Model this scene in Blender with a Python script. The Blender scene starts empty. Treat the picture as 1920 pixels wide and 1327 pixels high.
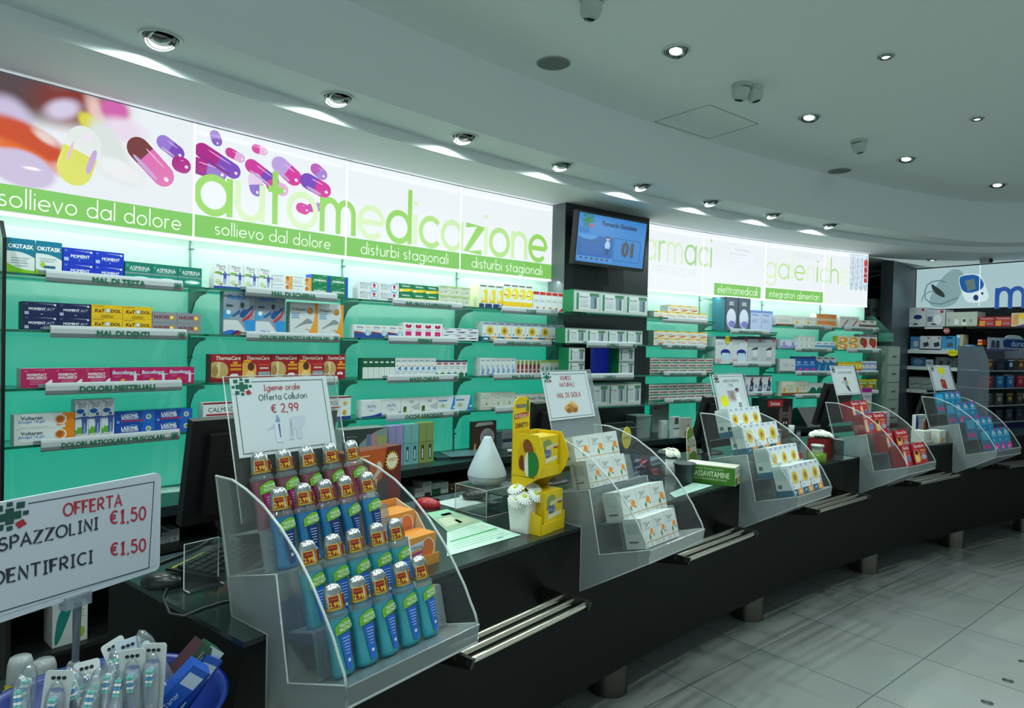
import bpy, math, random
from math import sin, cos, pi, sqrt, atan2, hypot
from mathutils import Matrix, Vector
random.seed(7)
SC = bpy.context.scene
COL = SC.collection
# ------------------------------------------------------------------ camera
HC, FPX, PITCH, ROLL = 1.6, 1250.0, -0.01553, 0.02249
_cp, _sp, _cr, _sr = cos(PITCH), sin(PITCH), cos(ROLL), sin(ROLL)
_right, _up, _fwd = Vector((1, 0, 0)), Vector((0, -_sp, _cp)), Vector((0, _cp, _sp))
cx_, cu_ = _cr * _right + _sr * _up, _cr * _up - _sr * _right
cam_d = bpy.data.cameras.new('camera')
cam_d.sensor_width = 36.0
cam_d.lens = 36.0 * FPX / 1920.0
cam_d.clip_start = 0.05
cam = bpy.data.objects.new('camera', cam_d)
COL.objects.link(cam)
cam.matrix_world = Matrix(((cx_.x, cu_.x, -_fwd.x, 0), (cx_.y, cu_.y, -_fwd.y, 0), (cx_.z, cu_.z, -_fwd.z, HC), (0, 0, 0, 1)))
SC.camera = cam
# ------------------------------------------------------------------ view, world
SC.view_settings.view_transform = 'Standard'
SC.view_settings.look = 'None'
SC.view_settings.gamma = 1.0
SC.view_settings.use_curve_mapping = False
SC.view_settings.exposure = 0.0
cy = SC.cycles
cy.max_bounces = 8; cy.diffuse_bounces = 4; cy.glossy_bounces = 3; cy.transmission_bounces = 4
cy.transparent_max_bounces = 20; cy.caustics_reflective = False; cy.caustics_refractive = False
cy.sample_clamp_indirect = 4.0
wd = bpy.data.worlds.new('world'); SC.world = wd
wd.use_nodes = True
wd.node_tree.nodes['Background'].inputs[0].default_value = (0.62, 0.80, 0.80, 1)   # even ambient fill, added; enters by the open sides of the room
wd.node_tree.nodes['Background'].inputs[1].default_value = 0.80
# ------------------------------------------------------------------ plan of the shop: two concentric-like arcs
CX, CY, R = 9.54025, -6.85664, 14.8641           # back wall arc
KX, KY, RK = 11.40643, -7.91964, 15.174          # counter front edge arc
B = [2.4610, 2.40805, 2.35385, 2.29990, 2.24622, 2.18888, 2.13520, 2.08152, 2.02784, 1.98547]
ZB, ZT, ZSTRIP, ZCEIL = 2.0543, 2.5811, 2.635, 3.0
ZW, ZK = 0.92, 0.95                               # back worktop, counter top
ZS = [None, 1.8195, 1.6122, 1.3954, 1.1845]       # glass shelves
DS = 0.20                                         # shelf depth
TEAL_WHITE = (0.82, 1.0, 0.95)
def wall_pt(a, inset=0.0): return (CX + (R - inset) * cos(a), CY + (R - inset) * sin(a))
def kpt(phi, u=0.0): return (KX + (RK - u) * cos(phi), KY + (RK - u) * sin(phi))
SOFFIT_A = [2.4863 - 0.0503 * k for k in range(9)]  # recessed downlights in the soffit
def lamp(kind, name, loc, energy, color=TEAL_WHITE, rot=None, **kw):
    d = bpy.data.lights.new(name, kind); d.energy = energy; d.color = color
    for k, v in kw.items(): setattr(d, k, v)
    o = bpy.data.objects.new(name, d); COL.objects.link(o); o.location = loc
    if rot: o.rotation_euler = rot
    return o
def ray(px, py):
    a, b = (px - 960) / FPX, (py - 663.5) / FPX
    a, b = _cr * a + _sr * b, -_sr * a + _cr * b
    return (a, _cp + b * _sp, _sp - b * _cp)
def atz(px, py, z):
    d = ray(px, py); t = (z - HC) / d[2]
    return (d[0] * t, d[1] * t, z)
# spot lamps
for k, a in enumerate(SOFFIT_A):
    x, y = wall_pt(a, 0.60)
    lamp('SPOT', 'soffit_spot', (x, y, 2.620), 21, spot_size=3.0, spot_blend=0.5, shadow_soft_size=0.015, rot=(-0.12, 0, a - pi / 2))
CEIL_LIGHTS = [(1267, 94), (1517, 219), (1699, 297), (1870, 346)]
CEIL_SMALL = [(1661, 104), (1832, 221)]
for p in CEIL_LIGHTS + CEIL_SMALL:
    x, y, _ = atz(*p, ZCEIL)
    lamp('SPOT', 'ceiling_spot', (x, y, 2.97), 31, spot_size=2.0, spot_blend=0.7, shadow_soft_size=0.03)
for ph, rr in ((2.4235, 15.38), (2.510, 15.38), (2.597, 15.38), (2.375, 14.72), (2.462, 14.72), (2.549, 14.72), (2.33, 14.06), (2.42, 14.06), (2.51, 14.06), (2.24, 14.06), (2.15, 14.06)):   # both downlight rows go on overhead; the third, innermost row is added fill
    x, y = KX + rr * cos(ph), KY + rr * sin(ph)
    lamp('SPOT', 'ceiling_spot', (x, y, 2.97), 31, spot_size=2.0, spot_blend=0.7, shadow_soft_size=0.03)
for p, e in (((1910, 466), 30), ((1748, 486), 18)):
    x, y, _ = atz(*p, 2.58)
    lamp('SPOT', 'end_wall_spot', (x, y, 2.56), e, spot_size=2.4, spot_blend=0.7, shadow_soft_size=0.03)
# led strips under the light boxes washing down the glass wall
def led(a0, a1):
    am = (a0 + a1) / 2
    x, y = wall_pt(am, 0.12)
    L = R * (a0 - a1)
    o = lamp('AREA', 'led_strip_light', (x, y, ZB - 0.012), 1.45, (0.92, 1.0, 0.98), shape='RECTANGLE', size=L * 0.97, size_y=0.02)
    o.rotation_euler = (0.3, 0, am - pi / 2)
for i in (0, 1, 2, 3, 5, 6, 7, 8):
    led(B[i], B[i + 1]); am = (B[i] + B[i + 1]) / 2; x, y = wall_pt(am, 0.06)     # and the strip along the top edge, grazing the soffit
    lamp('AREA', 'led_top_strip_light', (x, y, ZT - 0.035), 0.14, (0.9, 0.98, 1.0), (pi - 0.95, 0, am - pi / 2), shape='RECTANGLE', size=R * (B[i] - B[i + 1]) * 0.95, size_y=0.015)

# ================================================================== helpers
def lin(c): return c / 12.92 if c <= 0.04045 else ((c + 0.055) / 1.055) ** 2.4
def hexc(h):
    h = h.lstrip('#')
    return tuple(lin(int(h[i:i + 2], 16) / 255) for i in (0, 2, 4))
MATS = {}
def mat(h, rough=0.5, metal=0.0, emit=0.0, spec=0.5):
    key = (h, rough, metal, emit, spec)
    if key in MATS: return MATS[key]
    m = bpy.data.materials.new('paint_' + h.lstrip('#')); m.use_nodes = True
    b = m.node_tree.nodes['Principled BSDF']; c = hexc(h) + (1,)
    b.inputs['Base Color'].default_value = c; b.inputs['Roughness'].default_value = rough
    b.inputs['Metallic'].default_value = metal; b.inputs['Specular IOR Level'].default_value = spec
    if emit:
        b.inputs['Emission Color'].default_value = c; b.inputs['Emission Strength'].default_value = emit
        b.inputs['Base Color'].default_value = (0.03, 0.03, 0.03, 1)
    MATS[key] = m; return m
def nodes_mat(name):
    m = bpy.data.materials.new(name); m.use_nodes = True
    nt = m.node_tree; nt.nodes.clear()
    out = nt.nodes.new('ShaderNodeOutputMaterial')
    return m, nt, out
def see_through(name, tint, body, fac, rough=0.1, gloss=0.08):
    """a sheet that lets light straight through: tinted transparency + a milky body + a clear-coat gloss"""
    m, nt, out = nodes_mat(name)
    t = nt.nodes.new('ShaderNodeBsdfTransparent'); t.inputs[0].default_value = tint + (1,)
    p = nt.nodes.new('ShaderNodeBsdfPrincipled'); p.inputs['Base Color'].default_value = body + (1,)
    p.inputs['Roughness'].default_value = 0.5
    x = nt.nodes.new('ShaderNodeMixShader'); x.inputs[0].default_value = fac
    g = nt.nodes.new('ShaderNodeBsdfGlossy'); g.inputs['Roughness'].default_value = rough
    lw = nt.nodes.new('ShaderNodeLayerWeight'); lw.inputs[0].default_value = 0.12
    mu = nt.nodes.new('ShaderNodeMath'); mu.operation = 'MULTIPLY_ADD'; mu.inputs[1].default_value = 0.6; mu.inputs[2].default_value = gloss * 0.4
    y = nt.nodes.new('ShaderNodeMixShader')
    L = nt.links.new
    L(t.outputs[0], x.inputs[1]); L(p.outputs[0], x.inputs[2]); L(lw.outputs['Fresnel'], mu.inputs[0]); L(mu.outputs[0], y.inputs[0])
    L(x.outputs[0], y.inputs[1]); L(g.outputs[0], y.inputs[2]); L(y.outputs[0], out.inputs[0])
    return m
GLASS = see_through('shelf_glass', (0.86, 0.96, 0.92), (0.2, 0.6, 0.45), 0.06)
GLASS_EDGE = mat('#1c6a52', 0.15)
ACRYL = see_through('clear_acrylic', (0.97, 0.98, 0.98), (0.7, 0.75, 0.75), 0.03, 0.05)
FROST = see_through('frosted_acrylic', (0.80, 0.84, 0.85), (0.46, 0.51, 0.53), 0.31, 0.3, 0.05)
ACRYL_EDGE = see_through('acrylic_edge', (0.9, 0.95, 0.95), (0.75, 0.8, 0.8), 0.55, 0.2, 0.1)
SMOKE = see_through('smoked_acrylic', (0.45, 0.5, 0.5), (0.15, 0.18, 0.18), 0.15, 0.1)
STEEL = mat('#b9b4a8', 0.28, 1.0)
CHROME = mat('#d8dcdc', 0.18, 1.0)
BLACK = mat('#0b0c0d', 0.35)
DARK = mat('#16191c', 0.4)
WHITE = mat('#e9ecec', 0.5)
BLOB = {}

class MB:
    """collects shapes and links them as ONE mesh object"""
    def __init__(s): s.v = []; s.f = []; s.mi = []; s.sm = []; s.mats = []
    def m(s, mt):
        if mt not in s.mats: s.mats.append(mt)
        return s.mats.index(mt)
    def add(s, vs, fs, mt, M=None, smooth=False):
        o = len(s.v); k = s.m(mt)
        if M is not None: vs = [tuple(M @ Vector(v)) for v in vs]
        s.v += [tuple(v) for v in vs]
        for f in fs: s.f.append(tuple(i + o for i in f)); s.mi.append(k); s.sm.append(smooth)
        return s
    def box(s, x0, y0, z0, x1, y1, z1, mt, M=None):
        v = [(x0, y0, z0), (x1, y0, z0), (x1, y1, z0), (x0, y1, z0), (x0, y0, z1), (x1, y0, z1), (x1, y1, z1), (x0, y1, z1)]
        return s.add(v, [(3, 2, 1, 0), (4, 5, 6, 7), (0, 1, 5, 4), (1, 2, 6, 5), (2, 3, 7, 6), (3, 0, 4, 7)], mt, M)
    def poly(s, pts, mt, M=None): return s.add(pts, [tuple(range(len(pts)))], mt, M)
    def prism(s, pts, a, b, mt, axis='x', M=None, capmat=None):
        """2-D outline extruded from a to b along axis; the outline lies in the two other axes"""
        def P(p, t): return (t, p[0], p[1]) if axis == 'x' else ((p[0], t, p[1]) if axis == 'y' else (p[0], p[1], t))
        n = len(pts); v = [P(p, a) for p in pts] + [P(p, b) for p in pts]
        fs = [(i, (i + 1) % n, (i + 1) % n + n, i + n) for i in range(n)]
        s.add(v, fs, mt, M); s.add(v, [tuple(range(n))[::-1], tuple(range(n, 2 * n))], capmat or mt, M); return s
    def lathe(s, prof, mt, seg=20, M=None, sx=1.0, sy=1.0, smooth=True):
        n = len(prof); v = []
        for k in range(seg):
            a = 2 * pi * k / seg
            for r, z in prof: v.append((r * cos(a) * sx, r * sin(a) * sy, z))
        fs = []
        for k in range(seg):
            k2 = (k + 1) % seg
            for i in range(n - 1): fs.append((k * n + i, k2 * n + i, k2 * n + i + 1, k * n + i + 1))
        s.add(v, fs, mt, M, smooth)
        s.add([v[k * n] for k in range(seg)], [tuple(range(seg))[::-1]], mt, M) if prof[0][0] > 1e-5 else None
        s.add([v[k * n + n - 1] for k in range(seg)], [tuple(range(seg))], mt, M) if prof[-1][0] > 1e-5 else None
        return s
    def tube(s, path, r, mt, seg=8, M=None, closed=False):
        P = [Vector(p) for p in path]; n = len(P); v = []
        for i, p in enumerate(P):
            t = (P[(i + 1) % n] - P[i - 1]) if closed else (P[min(i + 1, n - 1)] - P[max(i - 1, 0)])
            t.normalize(); u = t.cross(Vector((0, 0, 1)))
            if u.length < 1e-3: u = t.cross(Vector((0, 1, 0)))
            u.normalize(); w = t.cross(u)
            for k in range(seg):
                a = 2 * pi * k / seg; v.append(p + r * (cos(a) * u + sin(a) * w))
        fs = []
        for i in range(n if closed else n - 1):
            j = (i + 1) % n
            for k in range(seg): fs.append((i * seg + k, i * seg + (k + 1) % seg, j * seg + (k + 1) % seg, j * seg + k))
        s.add(v, fs, mt, M, True)
        if not closed: s.add(v, [tuple(range(seg)), tuple(range((n - 1) * seg, n * seg))[::-1]], mt, M)
        return s
    def mesh(s, name):
        me = bpy.data.meshes.new(name); me.from_pydata(s.v, [], s.f)
        for q in s.mats: me.materials.append(q)
        me.polygons.foreach_set('material_index', s.mi); me.polygons.foreach_set('use_smooth', s.sm); me.update()
        return me
    def build(s, name, parent=None, loc=None, rot=None): return link(name, s.mesh(name), parent, loc, rot)
def link(name, data, parent=None, loc=None, rot=None):
    o = bpy.data.objects.new(name, data); COL.objects.link(o)
    if parent is not None: o.parent = parent
    if loc is not None: o.location = loc
    if rot is not None: o.rotation_euler = rot if isinstance(rot, (tuple, list)) else (0, 0, rot)
    return o
USED = {}
def tag(o, label, cat, group=None, kind=None):
    o['label'] = label; o['category'] = cat
    if group: o['group'] = group
    if kind: o['kind'] = kind
    USED.setdefault(label, []).append(o.name)
    return o
def thing(name, label, cat, loc=(0, 0, 0), rot=0.0, group=None): return tag(link(name, None, None, loc, rot), label, cat, group)
def struct(name, mb):
    o = mb.build(name); o['kind'] = 'structure'; return o
class Frame:
    """upright local frame: x to the right along the wall or counter, +y away from the customers, z up"""
    def __init__(s, x, y, rz): s.x, s.y, s.rz = x, y, rz; s.c, s.s = cos(rz), sin(rz)
    def w(s, a, b, z): return (s.x + a * s.c - b * s.s, s.y + a * s.s + b * s.c, z)
    def hit(s, px, py, b):
        """where the line of sight meets the upright plane y=b of this frame -> (x, z)"""
        d = ray(px, py); nx, ny = -s.s, s.c
        t = (b + s.x * nx + s.y * ny) / (d[0] * nx + d[1] * ny)
        X, Y = d[0] * t - s.x, d[1] * t - s.y
        return X * s.c + Y * s.s, HC + d[2] * t
    def loc(s, X, Y): X -= s.x; Y -= s.y; return X * s.c + Y * s.s, -X * s.s + Y * s.c
def bay_frame(a0, a1):
    p, q = wall_pt(a0), wall_pt(a1)
    f = Frame(p[0], p[1], atan2(q[1] - p[1], q[0] - p[0])); f.L = hypot(q[0] - p[0], q[1] - p[1]); return f
BAY = {i + 1: bay_frame(B[i], B[i + 1]) for i in range(9)}      # 1-4 left wall, 5 pillar, 6-9 right wall
def kframe(phi): x, y = kpt(phi); return Frame(x, y, phi - pi / 2)

# ------------------------------------------------------------------ lettering
def arc(cx, cy, rx, ry, a0, a1, n=14): return [(cx + rx * cos(math.radians(a0 + (a1 - a0) * i / n)), cy + ry * sin(math.radians(a0 + (a1 - a0) * i / n))) for i in range(n + 1)]
def O_(cx=.5, cy=.5, rx=.45, ry=.45): return arc(cx, cy, rx, ry, 0, 360, 24)
LOW = {  # x-height 1: strokes, advance
 'a': ([O_(), [(.95, 0), (.95, 1)]], 1.0), 'b': ([O_(), [(.05, 0), (.05, 1.75)]], 1.0), 'c': ([arc(.5, .5, .45, .45, 42, 318, 20)], .85),
 'd': ([O_(), [(.95, 0), (.95, 1.75)]], 1.0), 'e': ([arc(.5, .5, .45, .45, 0, 318, 22), [(.05, .5), (.95, .5)]], .97),
 'f': ([[(.22, 0), (.22, 1.4)] + arc(.47, 1.4, .25, .28, 180, 70, 8), [(0, .95), (.5, .95)]], .5),
 'g': ([O_(), [(.95, 1), (.95, -.05)] + arc(.5, -.05, .45, .38, 0, -150, 12)], 1.0), 'h': ([[(.05, 0), (.05, 1.75)], [(.05, .55)] + arc(.4, .58, .35, .37, 180, 0, 12) + [(.75, 0)]], .8),
 'i': ([[(.06, 0), (.06, 1)], [(.06, 1.3), (.06, 1.42)]], .12), 'l': ([[(.06, 0), (.06, 1.75)]], .12),
 'm': ([[(.05, 0), (.05, 1)], [(.05, .58)] + arc(.34, .6, .29, .35, 180, 0, 12) + [(.63, 0)], [(.63, .58)] + arc(.92, .6, .29, .35, 180, 0, 12) + [(1.21, 0)]], 1.26),
 'n': ([[(.05, 0), (.05, 1)], [(.05, .55)] + arc(.4, .58, .35, .37, 180, 0, 12) + [(.75, 0)]], .8), 'o': ([O_()], 1.0),
 'p': ([O_(), [(.05, 1), (.05, -.6)]], 1.0), 'r': ([[(.05, 0), (.05, 1)], [(.05, .6)] + arc(.38, .6, .33, .35, 180, 70, 8)], .5),
 's': ([arc(.32, .72, .24, .23, 40, 270, 10) + arc(.32, .26, .26, .23, 90, -140, 10)], .62), 't': ([[(.22, 0), (.22, 1.45)], [(0, .95), (.48, .95)]], .5),
 'u': ([[(.05, 1), (.05, .42)] + arc(.42, .42, .37, .38, 180, 360, 12) + [(.79, 1)], [(.79, .5), (.79, 0)]], .84),
 'v': ([[(0, 1), (.4, 0), (.8, 1)]], .8), 'z': ([[(.03, .95), (.75, .95), (.05, .05), (.78, .05)]], .8), ' ': ([], .5),
 ',': ([[(.1, .1), (.02, -.2)]], .2), '.': ([[(.06, 0), (.06, .12)]], .15)}
K = 1.45  # cap height
CAP = {
 'A': ([[(0, 0), (.5, K), (1, 0)], [(.2, .5), (.8, .5)]], 1.0), 'B': ([[(.05, 0), (.05, K), (.5, K)] + arc(.5, 1.1, .3, .35, 90, -90, 8) + [(.05, .75)], [(.5, .75)] + arc(.5, .375, .38, .375, 90, -90, 8) + [(.05, 0)]], .9),
 'C': ([arc(.6, .725, .55, .7, 50, 310, 16)], 1.0), 'D': ([[(.05, 0), (.05, K), (.3, K)] + arc(.3, .725, .65, .725, 90, -90, 12) + [(.05, 0)]], 1.0),
 'E': ([[(.75, K), (.05, K), (.05, 0), (.75, 0)], [(.05, .75), (.65, .75)]], .8), 'F': ([[(.75, K), (.05, K), (.05, 0)], [(.05, .75), (.6, .75)]], .75),
 'G': ([arc(.6, .725, .55, .7, 50, 360, 16) + [(.7, .7)]], 1.15), 'H': ([[(.05, 0), (.05, K)], [(.8, 0), (.8, K)], [(.05, .75), (.8, .75)]], .85),
 'I': ([[(.25, 0), (.25, K)], [(.03, K), (.47, K)], [(.03, 0), (.47, 0)]], .5), 'L': ([[(.05, K), (.05, 0), (.65, 0)]], .7),
 'M': ([[(0, 0), (.15, K), (.55, .3), (.95, K), (1.1, 0)]], 1.1), 'N': ([[(.05, 0), (.05, K), (.85, 0), (.85, K)]], .9), 'O': ([O_(.6, .725, .58, .7)], 1.2),
 'P': ([[(.05, 0), (.05, K), (.4, K)] + arc(.4, 1.07, .38, .38, 90, -90, 8) + [(.05, .69)]], .8), 'R': ([[(.05, 0), (.05, K), (.4, K)] + arc(.4, 1.07, .38, .38, 90, -90, 8) + [(.05, .69)], [(.3, .69), (.85, 0)]], .9),
 'S': ([arc(.42, 1.08, .35, .35, 30, 270, 10) + arc(.42, .38, .38, .36, 90, -150, 10)], .85), 'T': ([[(0, K), (1, K)], [(.5, 0), (.5, K)]], 1.0),
 'U': ([[(.05, K), (.05, .45)] + arc(.45, .45, .4, .44, 180, 360, 10) + [(.85, K)]], .9), 'V': ([[(0, K), (.45, 0), (.9, K)]], .9), 'Z': ([[(.03, K), (.85, K), (.03, 0), (.9, 0)]], .95),
 '0': ([O_(.45, .725, .4, .7)], .9), '1': ([[(.1, 1.15), (.35, K), (.35, 0)], [(.08, 0), (.62, 0)]], .7), '2': ([arc(.42, 1.05, .36, .38, 160, -30, 10) + [(.05, .02), (.85, .02)]], .9),
 '5': ([[(.75, K), (.2, K), (.12, .85)] + arc(.4, .48, .4, .46, 110, -150, 12)], .85), '9': ([O_(.42, 1.02, .36, .4), [(.78, 1.0), (.5, 0)]], .85),
 '€': ([arc(.62, .725, .5, .65, 55, 305, 14), [(0, .9), (.75, .9)], [(0, .6), (.7, .6)]], 1.0), ':': ([[(.08, .1), (.08, .25)], [(.08, .8), (.08, .95)]], .2)}
CAP = {k: v for k, v in CAP.items()}
GL = dict(LOW); GL.update(CAP)
def stroke_text(txt, w=.1, gap=.22, per=None):
    """-> list of (verts2d, faces, letter index), total width; x-height is 1"""
    out = []; x = 0.0
    for n, ch in enumerate(txt):
        st, adv = GL.get(ch, LOW[' '])
        for p in st:
            vs, fs = [], []
            m = len(p)
            closed = m > 8 and hypot(p[0][0] - p[-1][0], p[0][1] - p[-1][1]) < 1e-6
            o = len(vs)
            for i in range(m):
                if closed and i in (0, m - 1): d = (p[1][0] - p[-2][0], p[1][1] - p[-2][1])
                else: d = (p[min(i + 1, m - 1)][0] - p[max(i - 1, 0)][0], p[min(i + 1, m - 1)][1] - p[max(i - 1, 0)][1])
                l = hypot(*d) or 1; nx, ny = -d[1] / l * w / 2, d[0] / l * w / 2
                if 0 < i < m - 1:   # miter at sharp corners
                    e0 = (p[i][0] - p[i - 1][0], p[i][1] - p[i - 1][1]); l0 = hypot(*e0) or 1
                    cs = abs((d[0] * e0[0] + d[1] * e0[1]) / (l * l0)); k = 1 / max(cs, .45); nx *= k; ny *= k
                vs += [(x + p[i][0] + nx, p[i][1] + ny), (x + p[i][0] - nx, p[i][1] - ny)]
            for i in range(m - 1): fs.append((o + 2 * i, o + 2 * i + 1, o + 2 * i + 3, o + 2 * i + 2))
            if vs: out.append((vs, fs, n))
        x += adv + (gap if ch != ' ' else 0.12)
    return out, x - gap
_gc = {}
def font_text(txt, bold=0.0, shear=0.0):
    key = (txt, bold, shear)
    if key in _gc: return _gc[key]
    cu = bpy.data.curves.new('t', 'FONT'); cu.body = txt; cu.size = 1.0; cu.resolution_u = 2; cu.offset = bold; cu.shear = shear
    ob = bpy.data.objects.new('t', cu); COL.objects.link(ob)
    me = bpy.data.meshes.new_from_object(ob)
    vs = [(v.co.x, v.co.y) for v in me.vertices]; fs = [tuple(p.vertices) for p in me.polygons]
    bpy.data.objects.remove(ob); bpy.data.curves.remove(cu); bpy.data.meshes.remove(me)
    if not vs: vs = [(0, 0)]; fs = []
    x0 = min(v[0] for v in vs); x1 = max(v[0] for v in vs); y1 = max(v[1] for v in vs)
    _gc[key] = ([(a - x0, b) for a, b in vs], fs, x1 - x0, max(y1, .01)); return _gc[key]
def put_text(mb, txt, M, cx, cz, h, mt, maxw=None, bold=0.0, shear=0.0, y=0.0, align='c', stroke=None):
    reps = ((-bold, 0), (bold, 0), (0, bold), (0, -bold)) if bold and stroke is None else ((0, 0),)
    """write txt on the plane y of the mesh: letter height h, centred at (cx, cz)"""
    if stroke is None:
        vs, fs, w, hh = font_text(txt, 0, shear); k = h / hh; sets = [([(p[0] + dx * 1.3, p[1] + dz) for p in vs], fs) for dx, dz in reps]
    else:
        g, w = stroke_text(txt, stroke); k = h / K; hh = K; sets = [(a, b) for a, b, _ in g]
    kx = k
    if maxw and w * k > maxw: kx = maxw / w
    x0 = cx - w * kx / 2 if align == 'c' else (cx if align == 'l' else cx - w * kx)
    z0 = cz - hh * k / 2
    for j, (a, b) in enumerate(sets): mb.add([(x0 + p[0] * kx, y - 3e-5 * (j % 6), z0 + p[1] * k) for p in a], b, mt, M)
def logo(mb, M, cx, cz, s, y, hue='#0f6b4c', red='#c22430', ax=1.25):
    """the shop's cross of little squares with a red one low on the right"""
    logo_shape(mb, M, cx, cz, s, y, mat(hue), mat(red), ax)
def logo_shape(mb, M, cx, cz, s, y, g, r, ax=1.25):
    q = s / 2
    def P(pts, m_): mb.poly([(cx + u * q * ax, y, cz + v * q) for u, v in pts], m_, M)
    P([(-.24, -.62), (.24, -.62), (.24, -.3), (.66, -.3), (.66, .3), (.24, .3), (.24, .62), (-.24, .62), (-.24, .3), (-.66, .3), (-.66, -.3), (-.24, -.3)], g)
    for u, v, h, t, m_ in ((-.62, .72, .24, .05, g), (0, .92, .17, 0, g), (.62, .72, .24, -.04, g), (-.92, 0, .17, .1, g), (.92, .04, .17, -.05, g), (-.56, -.72, .23, -.1, g), (.0, -.92, .17, .06, g), (.64, -.74, .26, .45, r)):
        P([(u + h * 1.414 * cos(t + pi / 4 + j * pi / 2), v + h * 1.414 * sin(t + pi / 4 + j * pi / 2)) for j in range(4)], m_)
def ellipse(cx, cz, rx, rz, n=20, a=0.0): return [(cx + rx * cos(t) * cos(a) - rz * sin(t) * sin(a), cz + rx * cos(t) * sin(a) + rz * sin(t) * cos(a)) for t in [2 * pi * i / n for i in range(n)]]
def smooth(pts, edge=True, it=2):
    """rounds the corners of an outline; points on the border of a print stay put"""
    for _ in range(it):
        out = []; n = len(pts)
        for i in range(n):
            p, q = pts[i], pts[(i + 1) % n]; E = lambda a: edge and (a[0] <= 0 or a[0] >= 1 or a[1] <= 0 or a[1] >= 1)
            out.append(p if E(p) else (p[0] * .75 + q[0] * .25, p[1] * .75 + q[1] * .25))
            if not E(q): out.append((p[0] * .25 + q[0] * .75, p[1] * .25 + q[1] * .75))
        pts = out
    return pts
def star(cx, cz, r0, r1, n, asp=1.0): return [(cx + (r0 if i % 2 else r1) * cos(pi * i / n), cz + asp * (r0 if i % 2 else r1) * sin(pi * i / n)) for i in range(2 * n)]

# ================================================================== setting
def arc_pts(inset, a0, a1, n): return [wall_pt(a0 + (a1 - a0) * i / n, inset) for i in range(n + 1)]
# base line of the soffit: wall arc, rounded corner, then the end wall
E0, E1 = Vector((4.717, 7.813)), Vector((5.304, 6.952))
ED = (E1 - E0).normalized(); EN = Vector((-ED.y, ED.x))            # along the end wall towards the viewer; EN points away from the room
if EN.x < 0: EN = -EN
def base_line():
    p = [Vector(q) for q in arc_pts(0, 2.75, 1.975, 36)]
    c = Vector((5.02, 7.36)); a = p[-1]; e = c + ED * 1.5
    for i in range(1, 10):
        t = i / 10; p.append((1 - t) ** 2 * a + 2 * t * (1 - t) * c + t * t * e)
    p += [e, e + ED * 1.5, e + ED * 3.0]
    return p
BL = base_line()
def offset_line(d):
    out = []
    for i, p in enumerate(BL):
        t = (BL[min(i + 1, len(BL) - 1)] - BL[max(i - 1, 0)]).normalized(); n = Vector((t.y, -t.x))
        out.append(p + n * d)
    return out
def wood_noise(m): pass
def plaster(name, rgb, rough=0.7):
    m, nt, out = nodes_mat(name)
    b = nt.nodes.new('ShaderNodeBsdfPrincipled'); b.inputs['Roughness'].default_value = rough; b.inputs['Specular IOR Level'].default_value = 0.2
    n = nt.nodes.new('ShaderNodeTexNoise'); n.inputs['Scale'].default_value = 2.5
    r = nt.nodes.new('ShaderNodeMix'); r.data_type = 'RGBA'
    r.inputs[6].default_value = tuple(c * .96 for c in rgb) + (1,); r.inputs[7].default_value = rgb + (1,)
    nt.links.new(n.outputs['Fac'], r.inputs[0]); nt.links.new(r.outputs[2], b.inputs['Base Color']); nt.links.new(b.outputs[0], out.inputs[0])
    return m
CEILM = plaster('ceiling_paint', (0.92, 0.97, 0.95))
SOFM = plaster('soffit_paint', (0.82, 0.87, 0.88), 0.6)
# soffit: fascia, strip with the downlights, little drop, underside above the light boxes
prof = [(0.80, ZCEIL), (0.80, ZSTRIP), (0.53, ZSTRIP), (0.53, ZT), (-0.10, ZT)]
rows_ = [offset_line(d) for d, _ in prof]
mb = MB()
for k in range(len(prof) - 1):
    a, b = rows_[k], rows_[k + 1]; z0, z1 = prof[k][1], prof[k + 1][1]
    vs = [(p.x, p.y, z0) for p in a] + [(p.x, p.y, z1) for p in b]; n = len(a)
    mb.add(vs, [(i, i + 1, n + i + 1, n + i) for i in range(n - 1)], SOFM)
struct('trim_1', mb)
mb = MB(); mb.box(-6, -5, ZCEIL, 9, 11, ZCEIL + .1, CEILM); struct('ceiling', mb)
# floor: square tiles turned to the counter, dark joints
m, nt, out = nodes_mat('floor_tiles')
b = nt.nodes.new('ShaderNodeBsdfPrincipled'); b.inputs['Roughness'].default_value = 0.2
tc = nt.nodes.new('ShaderNodeTexCoord'); mp = nt.nodes.new('ShaderNodeMapping')
br = nt.nodes.new('ShaderNodeTexBrick'); br.offset = 0; br.squash = 1
br.inputs['Scale'].default_value = 1.0; br.inputs['Mortar Size'].default_value = 0.0026; br.inputs['Mortar Smooth'].default_value = 0.0
br.inputs['Brick Width'].default_value = 0.6149; br.inputs['Row Height'].default_value = 0.5763
br.inputs['Color1'].default_value = (0.345, 0.36, 0.35, 1); br.inputs['Color2'].default_value = (0.36, 0.375, 0.365, 1); br.inputs['Mortar'].default_value = (0.10, 0.14, 0.13, 1)
mp.vector_type = 'TEXTURE'
mp.inputs['Location'].default_value = (0.4032, 2.7526, 0); mp.inputs['Rotation'].default_value = (0, 0, 0.68344)
nz = nt.nodes.new('ShaderNodeTexNoise'); nz.inputs['Scale'].default_value = 1.7
mx = nt.nodes.new('ShaderNodeMix'); mx.data_type = 'RGBA'; mx.blend_type = 'MULTIPLY'; mx.inputs[0].default_value = 0.12
nt.links.new(tc.outputs['Object'], mp.inputs[0]); nt.links.new(mp.outputs[0], br.inputs['Vector']); nt.links.new(tc.outputs['Object'], nz.inputs['Vector'])
nt.links.new(br.outputs['Color'], mx.inputs[6]); nt.links.new(nz.outputs['Color'], mx.inputs[7]); nt.links.new(mx.outputs[2], b.inputs['Base Color']); nt.links.new(b.outputs[0], out.inputs[0])
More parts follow.
